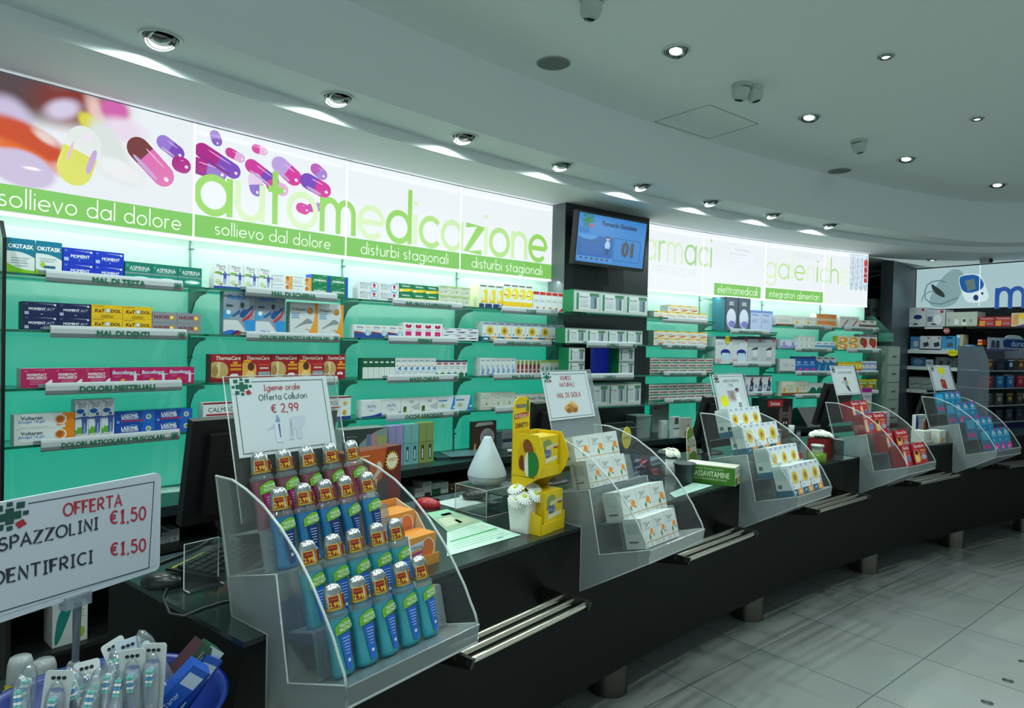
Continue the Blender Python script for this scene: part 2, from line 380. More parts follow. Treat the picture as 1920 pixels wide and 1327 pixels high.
mb = MB(); mb.box(-6, -5, -.05, 9, 11, 0, m); struct('floor', mb)
# back wall: plain wall with the green glass panes of each bay in front
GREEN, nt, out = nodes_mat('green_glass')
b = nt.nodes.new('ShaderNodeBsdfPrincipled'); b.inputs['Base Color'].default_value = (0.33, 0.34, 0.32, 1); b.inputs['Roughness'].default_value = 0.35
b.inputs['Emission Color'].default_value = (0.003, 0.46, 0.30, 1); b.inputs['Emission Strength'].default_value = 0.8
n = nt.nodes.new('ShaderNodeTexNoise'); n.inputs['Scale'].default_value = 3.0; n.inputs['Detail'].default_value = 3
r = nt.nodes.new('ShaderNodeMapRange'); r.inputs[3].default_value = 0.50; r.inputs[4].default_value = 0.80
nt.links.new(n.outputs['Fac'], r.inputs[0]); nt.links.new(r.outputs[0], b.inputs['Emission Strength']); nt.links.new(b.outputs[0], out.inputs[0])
mb = MB()
A = arc_pts(-.03, 2.75, 1.985, 30); Bk = arc_pts(-.12, 2.75, 1.985, 30)
vs = [(x, y, 0) for x, y in A] + [(x, y, ZT + .06) for x, y in A]; n_ = len(A)
mb.add(vs, [(i, i + 1, n_ + i + 1, n_ + i) for i in range(n_ - 1)], mat('#8f9a98'))
for i in (1, 2, 3, 4, 6, 7, 8, 9):
    f = BAY[i]; mb.add([f.w(.003, 0, ZW - .05), f.w(f.L - .003, 0, ZW - .05), f.w(f.L - .003, 0, ZB + .01), f.w(.003, 0, ZB + .01)], [(0, 1, 2, 3)], GREEN)
    mb.add([f.w(f.L - .004, -.0006, ZW), f.w(f.L + .004, -.0006, ZW), f.w(f.L + .004, -.0006, ZB), f.w(f.L - .004, -.0006, ZB)], [(0, 1, 2, 3)], mat('#7fb5a6', .3))
struct('wall_back', mb)
# end wall
mb = MB()
q0, q1 = E0 - ED * .3 + EN * .34, E0 + ED * 4 + EN * .34
mb.poly([(q0.x, q0.y, 0), (q1.x, q1.y, 0), (q1.x, q1.y, ZT), (q0.x, q0.y, ZT)], mat('#15181b', .5))
struct('wall_right', mb)
# the lobby behind the gap between the two walls
mb = MB()
p0, p1 = Vector(wall_pt(B[9], -.02)), Vector((4.60, 8.05))
g0 = p0 + Vector((.1, 1.3)); g1 = p1 + Vector((.1, .8))
mb.poly([(p0.x, p0.y, 0), (g0.x, g0.y, 0), (g0.x, g0.y, ZT), (p0.x, p0.y, ZT)], DARK)
mb.poly([(g0.x, g0.y, 0), (g1.x, g1.y, 0), (g1.x, g1.y, ZT), (g0.x, g0.y, ZT)], mat('#101214', .6))
mb.poly([(g1.x, g1.y, 0), (p1.x, p1.y, 0), (p1.x, p1.y, ZT), (g1.x, g1.y, ZT)], DARK)
mb.poly([(p0.x - .3, p0.y - .12, ZT + .001), (g0.x - .3, g0.y + .3, ZT + .001), (g1.x + .5, g1.y + .3, ZT + .001), (p1.x + .5, p1.y - .2, ZT + .001)], SOFM)
struct('wall_far', mb)

# ================================================================== light boxes
PW = 0.96
def pm(h, e=PW): return mat(h, .3, 0, e)
def blob_mat(name, base, blobs, strength):
    m, nt, out = nodes_mat(name); L = nt.links.new
    tc = nt.nodes.new('ShaderNodeTexCoord'); em = nt.nodes.new('ShaderNodeEmission'); em.inputs[1].default_value = strength
    col = None
    for (cx, cz, rx, rz, ang, h, soft) in blobs:
        mp = nt.nodes.new('ShaderNodeMapping'); mp.vector_type = 'TEXTURE'
        mp.inputs['Location'].default_value = (cx, 0, cz); mp.inputs['Rotation'].default_value = (0, -ang, 0); mp.inputs['Scale'].default_value = (rx, 1000, rz)
        ln = nt.nodes.new('ShaderNodeVectorMath'); ln.operation = 'LENGTH'
        mr = nt.nodes.new('ShaderNodeMapRange'); mr.interpolation_type = 'SMOOTHSTEP'
        mr.inputs[1].default_value = 1 + soft; mr.inputs[2].default_value = 1 - soft
        mx = nt.nodes.new('ShaderNodeMix'); mx.data_type = 'RGBA'
        if col is None: mx.inputs[6].default_value = hexc(base) + (1,)
        else: L(col, mx.inputs[6])
        mx.inputs[7].default_value = hexc(h) + (1,)
        L(tc.outputs['Object'], mp.inputs[0]); L(mp.outputs[0], ln.inputs[0]); L(ln.outputs['Value'], mr.inputs[0]); L(mr.outputs[0], mx.inputs[0])
        col = mx.outputs[2]
    L(col, em.inputs[0]); L(em.outputs[0], out.inputs[0]); return m
YP = -.032
PWHITE = '#f0f7fb'
def bl(bay, items):
    """blobs given where they sit on the photographed panel -> panel coordinates"""
    f = BAY[bay]; out = []
    for (px, py, rx, ry, ang, h, soft) in items:
        x, z = f.hit(px, py, YP); x2, _ = f.hit(px + rx, py, YP); _, z2 = f.hit(px, py - ry, YP)
        out.append((x, z, x2 - x, z2 - z, ang, h, soft))
    return out
P1B = bl(1, [(30, 165, 120, 52, 0, '#5d5054', .5), (150, 195, 75, 42, .2, '#8a4038', .6), (10, 222, 48, 42, 0, '#cfc6e4', .35), (118, 205, 34, 17, .5, '#d9d2ea', .5),
  (182, 215, 16, 40, .3, '#ecc9c4', .6), (216, 207, 26, 22, 0, '#d66cb2', .35), (232, 245, 42, 22, 0, '#efe2f2', .5), (50, 262, 82, 30, -.35, '#cf5a3c', .25), (85, 258, 24, 8, -.5, '#eed8d2', .6), (45, 290, 70, 14, -.35, '#e8783c', .5),
  (42, 316, 62, 34, -.2, '#d3c9e6', .15), (60, 316, 16, 3, 0, '#ffffff', .4), (170, 232, 26, 15, -.7, '#dfdc50', .3), (205, 272, 24, 48, .6, '#dfe9e6', .3), (222, 318, 48, 22, -.3, '#e2ebe8', .4), (225, 320, 44, 18, -.3, '#f3f6f6', .3)])
PANEL_MATS = {1: blob_mat('print_large_pills', PWHITE, P1B, PW)}
def capsule(mb, f, px, py, ln, wd, ang, ca, cb, k=0, cut=.5):
    """two-coloured capsule printed on a panel; ln, wd in photographed pixels"""
    x, z = f.hit(px, py, YP); sx = (f.hit(px + 10, py, YP)[0] - x) / 10; sz = (f.hit(px, py - 10, YP)[1] - z) / 10
    def T(u, v):
        c, s = cos(ang), sin(ang); return (x + (u * c - v * s) * sx, YP - .0006 - .0004 * k, z + (u * s + v * c) * sz)
    r = wd / 2; h = ln / 2 - r; c0 = -ln / 2 + ln * cut
    L_ = [(c0, -r)] + [(c0, r)] + [(-h + r * cos(t), r * sin(t)) for t in [pi / 2 + i * pi / 12 for i in range(13)]]
    R_ = [(c0, r), (c0, -r)] + [(h + r * cos(t), r * sin(t)) for t in [-pi / 2 + i * pi / 12 for i in range(13)]]
    mb.poly([T(*p) for p in L_], pm(ca)); mb.poly([T(*p) for p in R_], pm(cb))
    k += .5
    mb.poly([T(*q) for q in smooth([(-h * .8, r * .45), (h * .7, r * .5), (h * .8, r * .62), (-h * .7, r * .6)], False)], pm('#eab8e2', PW))
    mb.poly([T(h + r * .45 + r * .22 * cos(t), -r * .05 + r * .2 * sin(t)) for t in [i * pi / 5 for i in range(10)]], pm('#f6e6fa', PW))
    mb.poly([T(*q) for q in smooth([(-h, -r * .9), (h, -r * .9), (h * .95, -r * .55), (-h * .95, -r * .55)], False)], pm('#8a2a90' if ca == MG else '#c9a8dc', PW)) if ln > 50 else None
PANEL_LBL = {1: 'backlit panel of blurred pills over the words sollievo dal dolore, far left', 2: 'backlit panel of purple capsules with the word start auto', 3: 'backlit white panel with the letters edica over disturbi stagionali',
 4: 'backlit white panel ending in zione, left of the black pillar', 6: 'backlit white panel lettered armaci beside the television', 7: 'backlit white panel over the small green elettromedicali strip',
 8: 'backlit panel lettered galeniche over integratori alimentari', 9: 'backlit panel with a print of glass test tubes, right end of the wall'}
PMB = {}
for i in PANEL_LBL:
    f = BAY[i]; mb = MB(); PMB[i] = mb
    mb.box(.004, YP, ZB, f.L - .004, -.002, ZT - .004, PANEL_MATS.get(i, pm(PWHITE)))
    mb.box(.004, YP - .002, ZB - .008, f.L - .004, -.002, ZB, mat('#ffffff', .3, 0, 1.4))
    mb.box(-.004, YP - .003, ZB - .01, .004, -.001, ZT - .004, mat('#ffffff', .3, 0, 1.25))
    mb.box(.0, YP - .004, ZT - .004, f.L, -.001, ZT, mat('#5a6a70', .3, .6))
GSTRIP = '#7cc957'
def strip(i, x0, x1, txt, h=.055, z0=None, z1=None):
    mb = PMB[i]; z0 = ZB + .006 if z0 is None else z0; z1 = ZB + .108 if z1 is None else z1
    y = YP - .0008
    mb.poly([(x0, y, z0), (x1, y, z0), (x1, y, z1), (x0, y, z1)], pm(GSTRIP, .95))
    g, w = stroke_text(txt, .115); k = h / 1.75
    kx = min(k, (x1 - x0) * .86 / w)
    for a, b_, _ in g: mb.add([((x0 + x1) / 2 - w * kx / 2 + p[0] * kx, y - .0006, (z0 + z1) / 2 - .35 * k + (p[1] - .4) * k) for p in a], b_, pm('#f2fbf2', 1.1))
f = BAY[1]; strip(1, .004, f.L - .004, 'sollievo dal dolore', .078)
f = BAY[2]; strip(2, .004, f.L - .004, 'sollievo dal dolore', .066)
f = BAY[3]; strip(3, .004, f.L - .004, 'disturbi stagionali', .07)
f = BAY[4]; strip(4, .004, f.L - .004, 'disturbi stagionali', .07)
f = BAY[7]; strip(7, .14, f.L - .06, 'elettromedicali', .075)
f = BAY[8]; strip(8, .004, f.L - .004, 'integratori alimentari', .075)
def letters(txt, bays, pa, pb, xh, cols, w=.18, gap=.18, zb=None, k_y=.0012):
    """big lettering running across neighbouring panels"""
    offs = {}; o = 0
    for i in bays: offs[i] = o; o += BAY[i].L
    s0 = offs[bays[0]] + BAY[bays[0]].hit(*pa, YP)[0]; s1 = offs[bays[-1]] + BAY[bays[-1]].hit(*pb, YP)[0]
    g, W = stroke_text(txt, w, gap); kx = (s1 - s0) / W
    for vs, fs, n in g:
        S = [s0 + p[0] * kx for p in vs]; c = sum(S) / len(S)
        own = [i for i in bays if offs[i] <= c][-1]; out = []
        for s_, p in zip(S, vs):
            b_ = [i for i in bays if offs[i] <= max(s_, 0)][-1]
            X, Y, _ = BAY[b_].w(s_ - offs[b_], YP - k_y, 0); lx, ly = BAY[own].loc(X, Y)
            out.append((lx, ly, zb + p[1] * xh))
        PMB[own].add(out, fs, pm(cols[n % len(cols)], 1.0))
MG = '#b01f8a'
GA, GBt, GC = '#98d765', '#d9f2c2', '#b2e287'
letters('automedicazione', [2, 3, 4], (366, 370), (1024, 470), .182, [GA, GBt, GA, GBt, GA, GBt, GA, GBt, GC, '#cbedb0', GA, GBt, GC, '#cbedb0', GA], zb=ZB + .118, gap=.13)
letters('armaci', [6, 7], (1206, 480), (1334, 500), .17, ['#d9efc4', '#b5dfa0', '#d9efc4', '#a5d88c', '#c4e6b0', '#a5d88c'], w=.13, zb=ZB + .235)
letters('galeniche', [8, 9], (1434, 520), (1594, 540), .145, ['#d8efb8', '#c2e6a0', '#e4f3d2', '#b5e08c', '#dff1cc', '#a5d880', '#d4ecc0', '#b5e08c', '#e6f4d6'], w=.12, zb=ZB + .20)
letters('ON PRESCRIZIONE', [6], (1199, 515), (1306, 520), .042, ['#d3dde0'], w=.09, zb=ZB + .14)
letters('PREPARAZIONI', [8], (1488, 475), (1546, 485), .04, ['#ccd6d8'], w=.09, zb=ZB + .405)
# capsules
f = BAY[2]; mb = PMB[2]; MG, VI, PK = '#b01f8a', '#7d4bbf', '#d93aa2'
for k, a in enumerate([(405, 259, 30, 20, -1.2, '#a78ad8', '#8a62c4'), (441, 291, 38, 18, -.3, '#d13a9c', '#e0b4de'), (487, 281, 30, 17, -.1, '#d94aa6', '#e8c0e2'), (409, 302, 92, 30, -.42, MG, VI), (388, 317, 76, 31, -.15, MG, '#9a78d2'),
   (492, 326, 70, 26, -.5, '#cf3aa0', VI), (538, 321, 62, 32, -.6, '#c0a4e4', PK), (598, 322, 34, 22, -.6, '#c060c0', '#a88ad8'), (592, 348, 60, 30, -.35, VI, PK), (480, 346, 44, 27, -1.35, '#e8d4f0', '#8f74cc'), (520, 352, 42, 24, -.2, '#d04a9e', '#e6b6dc'), (568, 391, 26, 20, -.2, PK, PK), (590, 389, 30, 16, .3, '#c54aa8', '#a78fd4')]):
    capsule(mb, f, *a, k=-.8 + k * .001)
capsule(PMB[1], BAY[1], 320, 277, 56, 28, -.5, '#9a7ad8', VI, .001)
capsule(PMB[1], BAY[1], 340, 309, 36, 30, -.15, MG, MG, .002)
capsule(PMB[1], BAY[1], 283, 304, 104, 44, -.72, '#7a3a3c', '#e272b6', .003, .36)
capsule(PMB[1], BAY[1], 149, 292, 118, 66, 1.25, '#dbe05e', '#e6eeea', .004, .56)
# faint device print on the elettromedicali panel
f = BAY[7]; mb = PMB[7]
for px, py, w_, h_ in ((1372, 458, 16, 2), (1384, 469, 26, 2), (1402, 473, 14, 2), (1375, 476, 30, 3), (1380, 482, 24, 3)):
    x, z = f.hit(px, py, YP); x2, z2 = f.hit(px + w_, py + h_, YP)
    mb.poly([(x - .04, YP - .001, z), (x2 - .04, YP - .001, z - .004), (x2 - .04, YP - .001, z2), (x - .04, YP - .001, z2 + .004)], pm('#d8e0ea', 1.0))
mb.poly([(.35, YP - .0008, ZT - .12), (.62, YP - .0008, ZT - .16), (.66, YP - .0008, ZB + .3), (.42, YP - .0008, ZB + .25)], pm('#e9eff7', 1.05))
# test tubes
f = BAY[9]; mb = PMB[9]
for k in range(4):
    x = f.L * (.62 + .105 * k); 
    mb.poly([(x + a, YP - .001, z) for a, z in ([(-.03, ZT - .02), (.03, ZT - .02), (.03, ZB + .2)] + [(.03 * cos(t), ZB + .2 + .05 * sin(t)) for t in [-i * pi / 6 for i in range(1, 6)]] + [(-.03, ZB + .2)])], pm('#b9cede', .95))
    mb.poly([(x - .012, YP - .0014, ZT - .03), (x - .004, YP - .0014, ZT - .03), (x - .004, YP - .0014, ZB + .22), (x - .012, YP - .0014, ZB + .22)], pm('#eef5fa', 1.0))
    for j in range(3):
        g = [(x + .033 * cos(t), ZT - .1 - .11 * j + .015 * k + .04 * sin(t)) for t in [i * pi / 8 for i in range(16)]]; h_ = [(x + .027 * cos(t), ZT - .1 - .11 * j + .015 * k + .034 * sin(t)) for t in [i * pi / 8 for i in range(16)]]
        n_ = 16; mb.add([(p[0], YP - .0018, p[1]) for p in g + h_], [(i, (i + 1) % 16, 16 + (i + 1) % 16, 16 + i) for i in range(16)], pm('#dfeaf2', 1.05))
x = f.L * .935
mb.poly([(x + .024 * a, YP - .0016, ZT - .19 + .1 * c) for a, c in ((-1, -1), (1, -1), (1, 1), (-1, 1))], pm('#c23a40', .9))
mb.poly([(x + p[0], YP - .0022, ZT - .09 + p[1]) for p in ellipse(0, 0, .028, .03)], pm('#d8454a', .9))
for i, l in PANEL_LBL.items():
    o = PMB[i].build('light_panel', None, (BAY[i].x, BAY[i].y, 0), BAY[i].rz); tag(o, l, 'light panel')

# ================================================================== glass shelves, uprights, pillar
SHELFZ = {i: list(ZS) for i in (1, 2, 3, 4, 6, 8, 9)}
SHELFZ[7] = [None, 1.752, 1.471, 1.216]
SHELFZ[9] = [None, 1.8195, 1.6135, 1.4, 1.21]
SHELFZ[5] = list(ZS)
PIN, PSH = .17, .40                                # pillar front and its shelves
FRONT = {i: -DS for i in range(1, 10)}; FRONT[5] = -PSH
ORD = ['first', 'second', 'third', 'fourth', 'fifth', 'sixth', 'seventh', 'eighth', 'ninth']
BAYN = {1: 'leftmost bay', 2: 'second bay', 3: 'third bay', 4: 'bay left of the pillar', 5: 'black pillar', 6: 'bay right of pillar', 7: 'aerosol bay', 8: 'bay past the aerosol boxes', 9: 'last bay'}
LEV = {1: 'top', 2: 'second', 3: 'third', 4: 'lowest'}
def bracket(x, d):
    mb = MB(); o = [(-.0, -.004), (-d * .93, -.004), (-d * .93, -.016), (-d * .6, -.026), (-d * .35, -.05), (-d * .2, -.09), (-d * .13, -.12), (-.0, -.125)]
    mb.prism([(p[0], p[1]) for p in o], x - .003, x + .003, mat('#5d7a72', .4, .3))
    return mb
for i in range(1, 10):
    f = BAY[i]; d = -FRONT[i]; y1 = -.004 if i != 5 else -PIN
    for k, z in enumerate(SHELFZ[i]):
        if z is None: continue
        t = thing('glass_shelf', 'green glass shelf, %s level of the %s' % (LEV[k], BAYN[i]), 'shelf', f.w(0, 0, z), f.rz)
        mb = MB(); c = .03; a, b_ = .006, f.L - .006
        out = [(a, y1), (b_, y1), (b_, -d + c), (b_ - c * .3, -d + c * .3), (b_ - c, -d), (a + c, -d), (a + c * .3, -d + c * .3), (a, -d + c)]
        mb.prism(out, -.010, -.0005, GLASS_EDGE, 'z', capmat=GLASS); mb.build('glass_pane', t)
        if i != 5:
            for x in ((.004, f.L - .004) if i in (1, 6) else (f.L - .004,)): bracket(x, d * .92).build('bracket', t, (0, 0, -.011))
for n, i in enumerate((1, 2, 3, 6, 7, 8)):
    f = BAY[i]; mb = MB(); mb.tube([(0, 0, ZW), (0, 0, ZB - .012)], .004, mat('#6d8f84', .4, .4), 6)
    for z in (ZB - .05, (ZS[2] + ZS[3]) / 2, 1.02): mb.tube([(-.012, -.006, z), (.012, -.006, z)], .004, mat('#4f6a62', .4, .5), 6)
    o = mb.build('shelf_upright', None, f.w(f.L, -.006, 0), f.rz); tag(o, 'thin metal upright on the glass wall right of the ' + BAYN[i], 'upright')
# black glass end plate at the left
f = BAY[1]; mb = MB(); mb.prism([(-.002, ZW), (-.24, ZW), (-.24, ZB - .12), (-.2, ZB - .06), (-.002, ZB - .06)], -.004, .004, GLASS)
mb.prism([(-.23, ZW), (-.245, ZW), (-.245, ZB - .12), (-.235, ZB - .115)], -.005, .005, BLACK); mb.prism([(-.235, ZB - .125), (-.245, ZB - .12), (-.2, ZB - .055), (-.19, ZB - .06)], -.005, .005, BLACK)
tag(mb.build('end_plate', None, f.w(f.hit(7, 600, -.24)[0], 0, 0), f.rz), 'black edged glass end plate at the left end of the shelves', 'panel')
# pillar
f = BAY[5]; mb = MB(); mb.box(.0, -PIN, 0, f.L, .02, ZT, mat('#1c2126', .45)); mb.box(-.002, -PIN + .002, 0, .0, .01, ZT, mat('#5b6769', .5))  # left face has a paler skin: the light on it is put into the colour
tag(mb.build('pillar', None, (f.x, f.y, 0), f.rz), 'black pillar clad in dark panels under the television', 'pillar')
# television on the pillar
def screen_on(o_frame, w, h, name, label): pass
tx, tz = f.hit(1075, 494, -.30)[0], f.hit(1075, 494, -.30)[1]; tx1, _ = f.hit(1206, 508, -.30); _, tz1 = f.hit(1080.6, 389, -.36)
TVW, TVH = tx1 - tx, tz1 - tz
t = thing('television', 'wall television showing a blue screen with the number 01', 'television', f.w((tx + tx1) / 2, -.30, tz), (-.10 * -1, 0, f.rz))
w2 = TVW / 2
mb = MB(); mb.box(-w2, 0, 0, w2, .045, TVH, mat('#0a0b0d', .25)); mb.box(-w2 * .5, .045, TVH * .2, w2 * .5, .09, TVH * .8, BLACK); mb.build('casing', t)
mb = MB(); bz = .014
def TE(h): return mat(h, .15, 0, .9)
mb.poly([(-w2 + bz, -.001, bz * 1.6), (w2 - bz, -.001, bz * 1.6), (w2 - bz, -.001, TVH - bz), (-w2 + bz, -.001, TVH - bz)], TE('#2f83cf'))
def tv(u, v): return (-w2 + bz + u * (TVW - 2 * bz), -.002, bz * 1.6 + v * (TVH - 2.6 * bz))
def tvq(x0, y0, x1, y1, h, dy=0): mb.poly([(a, b_ - dy, c) for a, b_, c in (tv(x0, y0), tv(x1, y0), tv(x1, y1), tv(x0, y1))], TE(h))
tvq(.01, .13, .51, .57, '#1c5fae'); mb.poly([(a, b_ - .0003, c) for a, b_, c in [tv(.02 + .0, .57)] + [tv(.14 + .14 * cos(t_), .57 + .1 * sin(t_)) for t_ in [pi + i * pi / 10 for i in range(11)]]], TE('#4a97de'))
for k in range(9): tvq(.06, .47 - .035 * k, .30 + .03 * (k % 3), .476 - .035 * k, '#4585c8' if k > 1 else '#2c7c6a', .0003)
tvq(.01, .03, .51, .12, '#4a8fd6')
for k in range(6): tvq(.05 + .075 * k, .065, .085 + .075 * k, .1, '#1d3a6a', .0003)
tvq(.525, .1, .525 + .005, .58, '#173a72', .0003); tvq(.93, .1, .935, .58, '#173a72', .0003); tvq(.525, .1, .935, .108, '#173a72', .0003); tvq(.525, .572, .935, .58, '#173a72', .0003)
M0 = None
cx0, _, cz0 = tv(.735, .37); put_text(mb, '01', None, cx0, cz0, TVH * .27, TE('#4a4550'), None, .05, y=-.003)
cx0, _, cz0 = tv(.57, .85); put_text(mb, 'Farmacia Guccione', None, cx0 + TVW * .02, cz0, TVH * .085, TE('#0f2e66'), TVW * .6, .045, y=-.003)
cx0, _, cz0 = tv(.09, .66); put_text(mb, 'DIA', None, cx0, cz0, TVH * .1, TE('#1c5298'), None, 0, y=-.003)
a_, _, c_ = tv(.13, .86)
logo_shape(mb, None, a_, c_, TVH * .23, -.003, TE('#12803c'), TE('#d23a44'))
# little figure in a white coat
def tvp(pts, h, dy=.0006): mb.poly([(tv(u, v)[0], -.002 - dy, tv(u, v)[2]) for u, v in pts], TE(h))
tvp([(.40, .33), (.46, .33), (.465, .45), (.44, .49), (.42, .49), (.395, .45)], '#a9d0f2'); tvp([(.41, .2), (.425, .2), (.428, .33), (.405, .33)], '#1d3f78'); tvp([(.437, .2), (.452, .2), (.457, .33), (.432, .33)], '#1d3f78')
tvp([(.418 + .025 * cos(t_) + .012, .53 + .04 * sin(t_)) for t_ in [i * pi / 6 for i in range(12)]], '#c9b8b8'); tvp([(.40, .55), (.46, .55), (.45, .585), (.41, .585)], '#173a6c', .0009)
tvp([(.385, .38), (.40, .45), (.41, .44), (.395, .37)], '#9cc6ee'); tvp([(.475, .38), (.46, .45), (.45, .44), (.465, .37)], '#9cc6ee')
mb.build('screen', t)
# small screen on the pillar
x0, z0 = f.hit(1107, 694, -.25); x1, z1 = f.hit(1160, 651, -.25)
t = thing('small_monitor', 'small dark blue screen between the boxes on the pillar', 'screen', f.w((x0 + x1) / 2, -.25, ZS[3]), f.rz)
w2 = (x1 - x0) / 2; hh = z1 - ZS[3]
mb = MB(); mb.box(-w2 - .006, 0, 0, w2 + .006, .03, min(hh, .2), BLACK); mb.build('casing', t)
mb = MB(); mb.poly([(-w2, -.001, .008), (w2, -.001, .008), (w2, -.001, hh - .01), (-w2, -.001, hh - .01)], mat('#10208a', .15, 0, .55)); mb.build('screen', t)

# ================================================================== products
def pmesh(spec, w, h, d, key):
    """a carton with its print: front at y=0 facing the customers, centred on x, standing on z=0"""
    base, side, art = spec[0], spec[1], spec[2]
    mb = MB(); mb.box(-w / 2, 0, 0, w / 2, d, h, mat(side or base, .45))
    lay = [0]
    def Q(pts, c):
        lay[0] += 1; y = -.0004 - .00012 * lay[0]
        mb.poly([(-w / 2 + p[0] * w, y, p[1] * h) for p in pts], mat(c, .45))
    Q([(0, 0), (1, 0), (1, 1), (0, 1)], base)
    for it in art:
        k = it[0]
        if k == 'r': Q([(it[1], it[2]), (it[3], it[2]), (it[3], it[4]), (it[1], it[4])], it[5])
        elif k == 'e': Q(ellipse(it[1], it[2], it[3], it[4], 18), it[5])
        elif k == 'p': Q(smooth(it[1]) if len(it[1]) > 4 else it[1], it[2])
        elif k == 's': Q(star(it[1], it[2], it[3], it[4], it[5], w / h), it[6])
        elif k == 'o':   # a disc that stays round
            Q(ellipse(it[1], it[2], it[3], it[3] * w / h, 18), it[4])
        elif k == 'l':   # lines of small print
            for j in range(it[5]):
                zz = it[4] - j * it[6]; Q([(it[1], zz), (it[1] + (it[2] - it[1]) * (1, .85, .93)[j % 3], zz), (it[1] + (it[2] - it[1]) * (1, .85, .93)[j % 3], zz + it[3]), (it[1], zz + it[3])], it[7])
        elif k == 't':
            lay[0] += 1; y = -.0004 - .00012 * lay[0]
            put_text(mb, it[1], None, -w / 2 + it[2] * w, it[3] * h, it[4] * h, mat(it[5], .45), (it[7] if len(it) > 7 else .9) * w, it[6] if len(it) > 6 else .012, it[8] if len(it) > 8 else 0.0, y)
        elif k == 'm':   # a stylised standing figure
            cx, cz, s, c = it[1:5]; a = h / w
            Q(ellipse(cx, cz + .43 * s, .07 * s * a, .08 * s), c)
            Q([(cx - .1 * s * a, cz - .5 * s), (cx + .1 * s * a, cz - .5 * s), (cx + .13 * s * a, cz + .1 * s), (cx + .14 * s * a, cz + .33 * s), (cx - .14 * s * a, cz + .33 * s), (cx - .09 * s * a, cz)], c)
            Q([(cx - .42 * s * a, cz + .2 * s), (cx - .1 * s * a, cz + .24 * s), (cx - .1 * s * a, cz + .33 * s), (cx - .42 * s * a, cz + .26 * s)], c)
            Q([(cx + .42 * s * a, cz + .2 * s), (cx + .1 * s * a, cz + .24 * s), (cx + .1 * s * a, cz + .33 * s), (cx + .42 * s * a, cz + .26 * s)], c)
    if len(spec) > 3:   # print on the left flank: (y0, y1 as depth fractions from front, z0, z1, colour)
        for (a, b_, z0, z1, c) in spec[3]:
            mb.poly([(-w / 2 - .0006, a * d, z0 * h), (-w / 2 - .0006, b_ * d, z0 * h), (-w / 2 - .0006, b_ * d, z1 * h), (-w / 2 - .0006, a * d, z1 * h)], mat(c, .45))
    return mb.mesh(key)
WH = '#e6e9ea'; GY = '#8f979c'; RD = '#c81e2c'; BLU = '#1546c0'; NAVY = '#16245c'; TL = '#0c7f8c'; GRN = '#0b7a4a'; YL = '#f2c318'; OR = '#ee8a1e'
def small(c=GY, n=3, z=.4, x0=.15, x1=.8): return ('l', x0, x1, .025, z, n, .07, c)
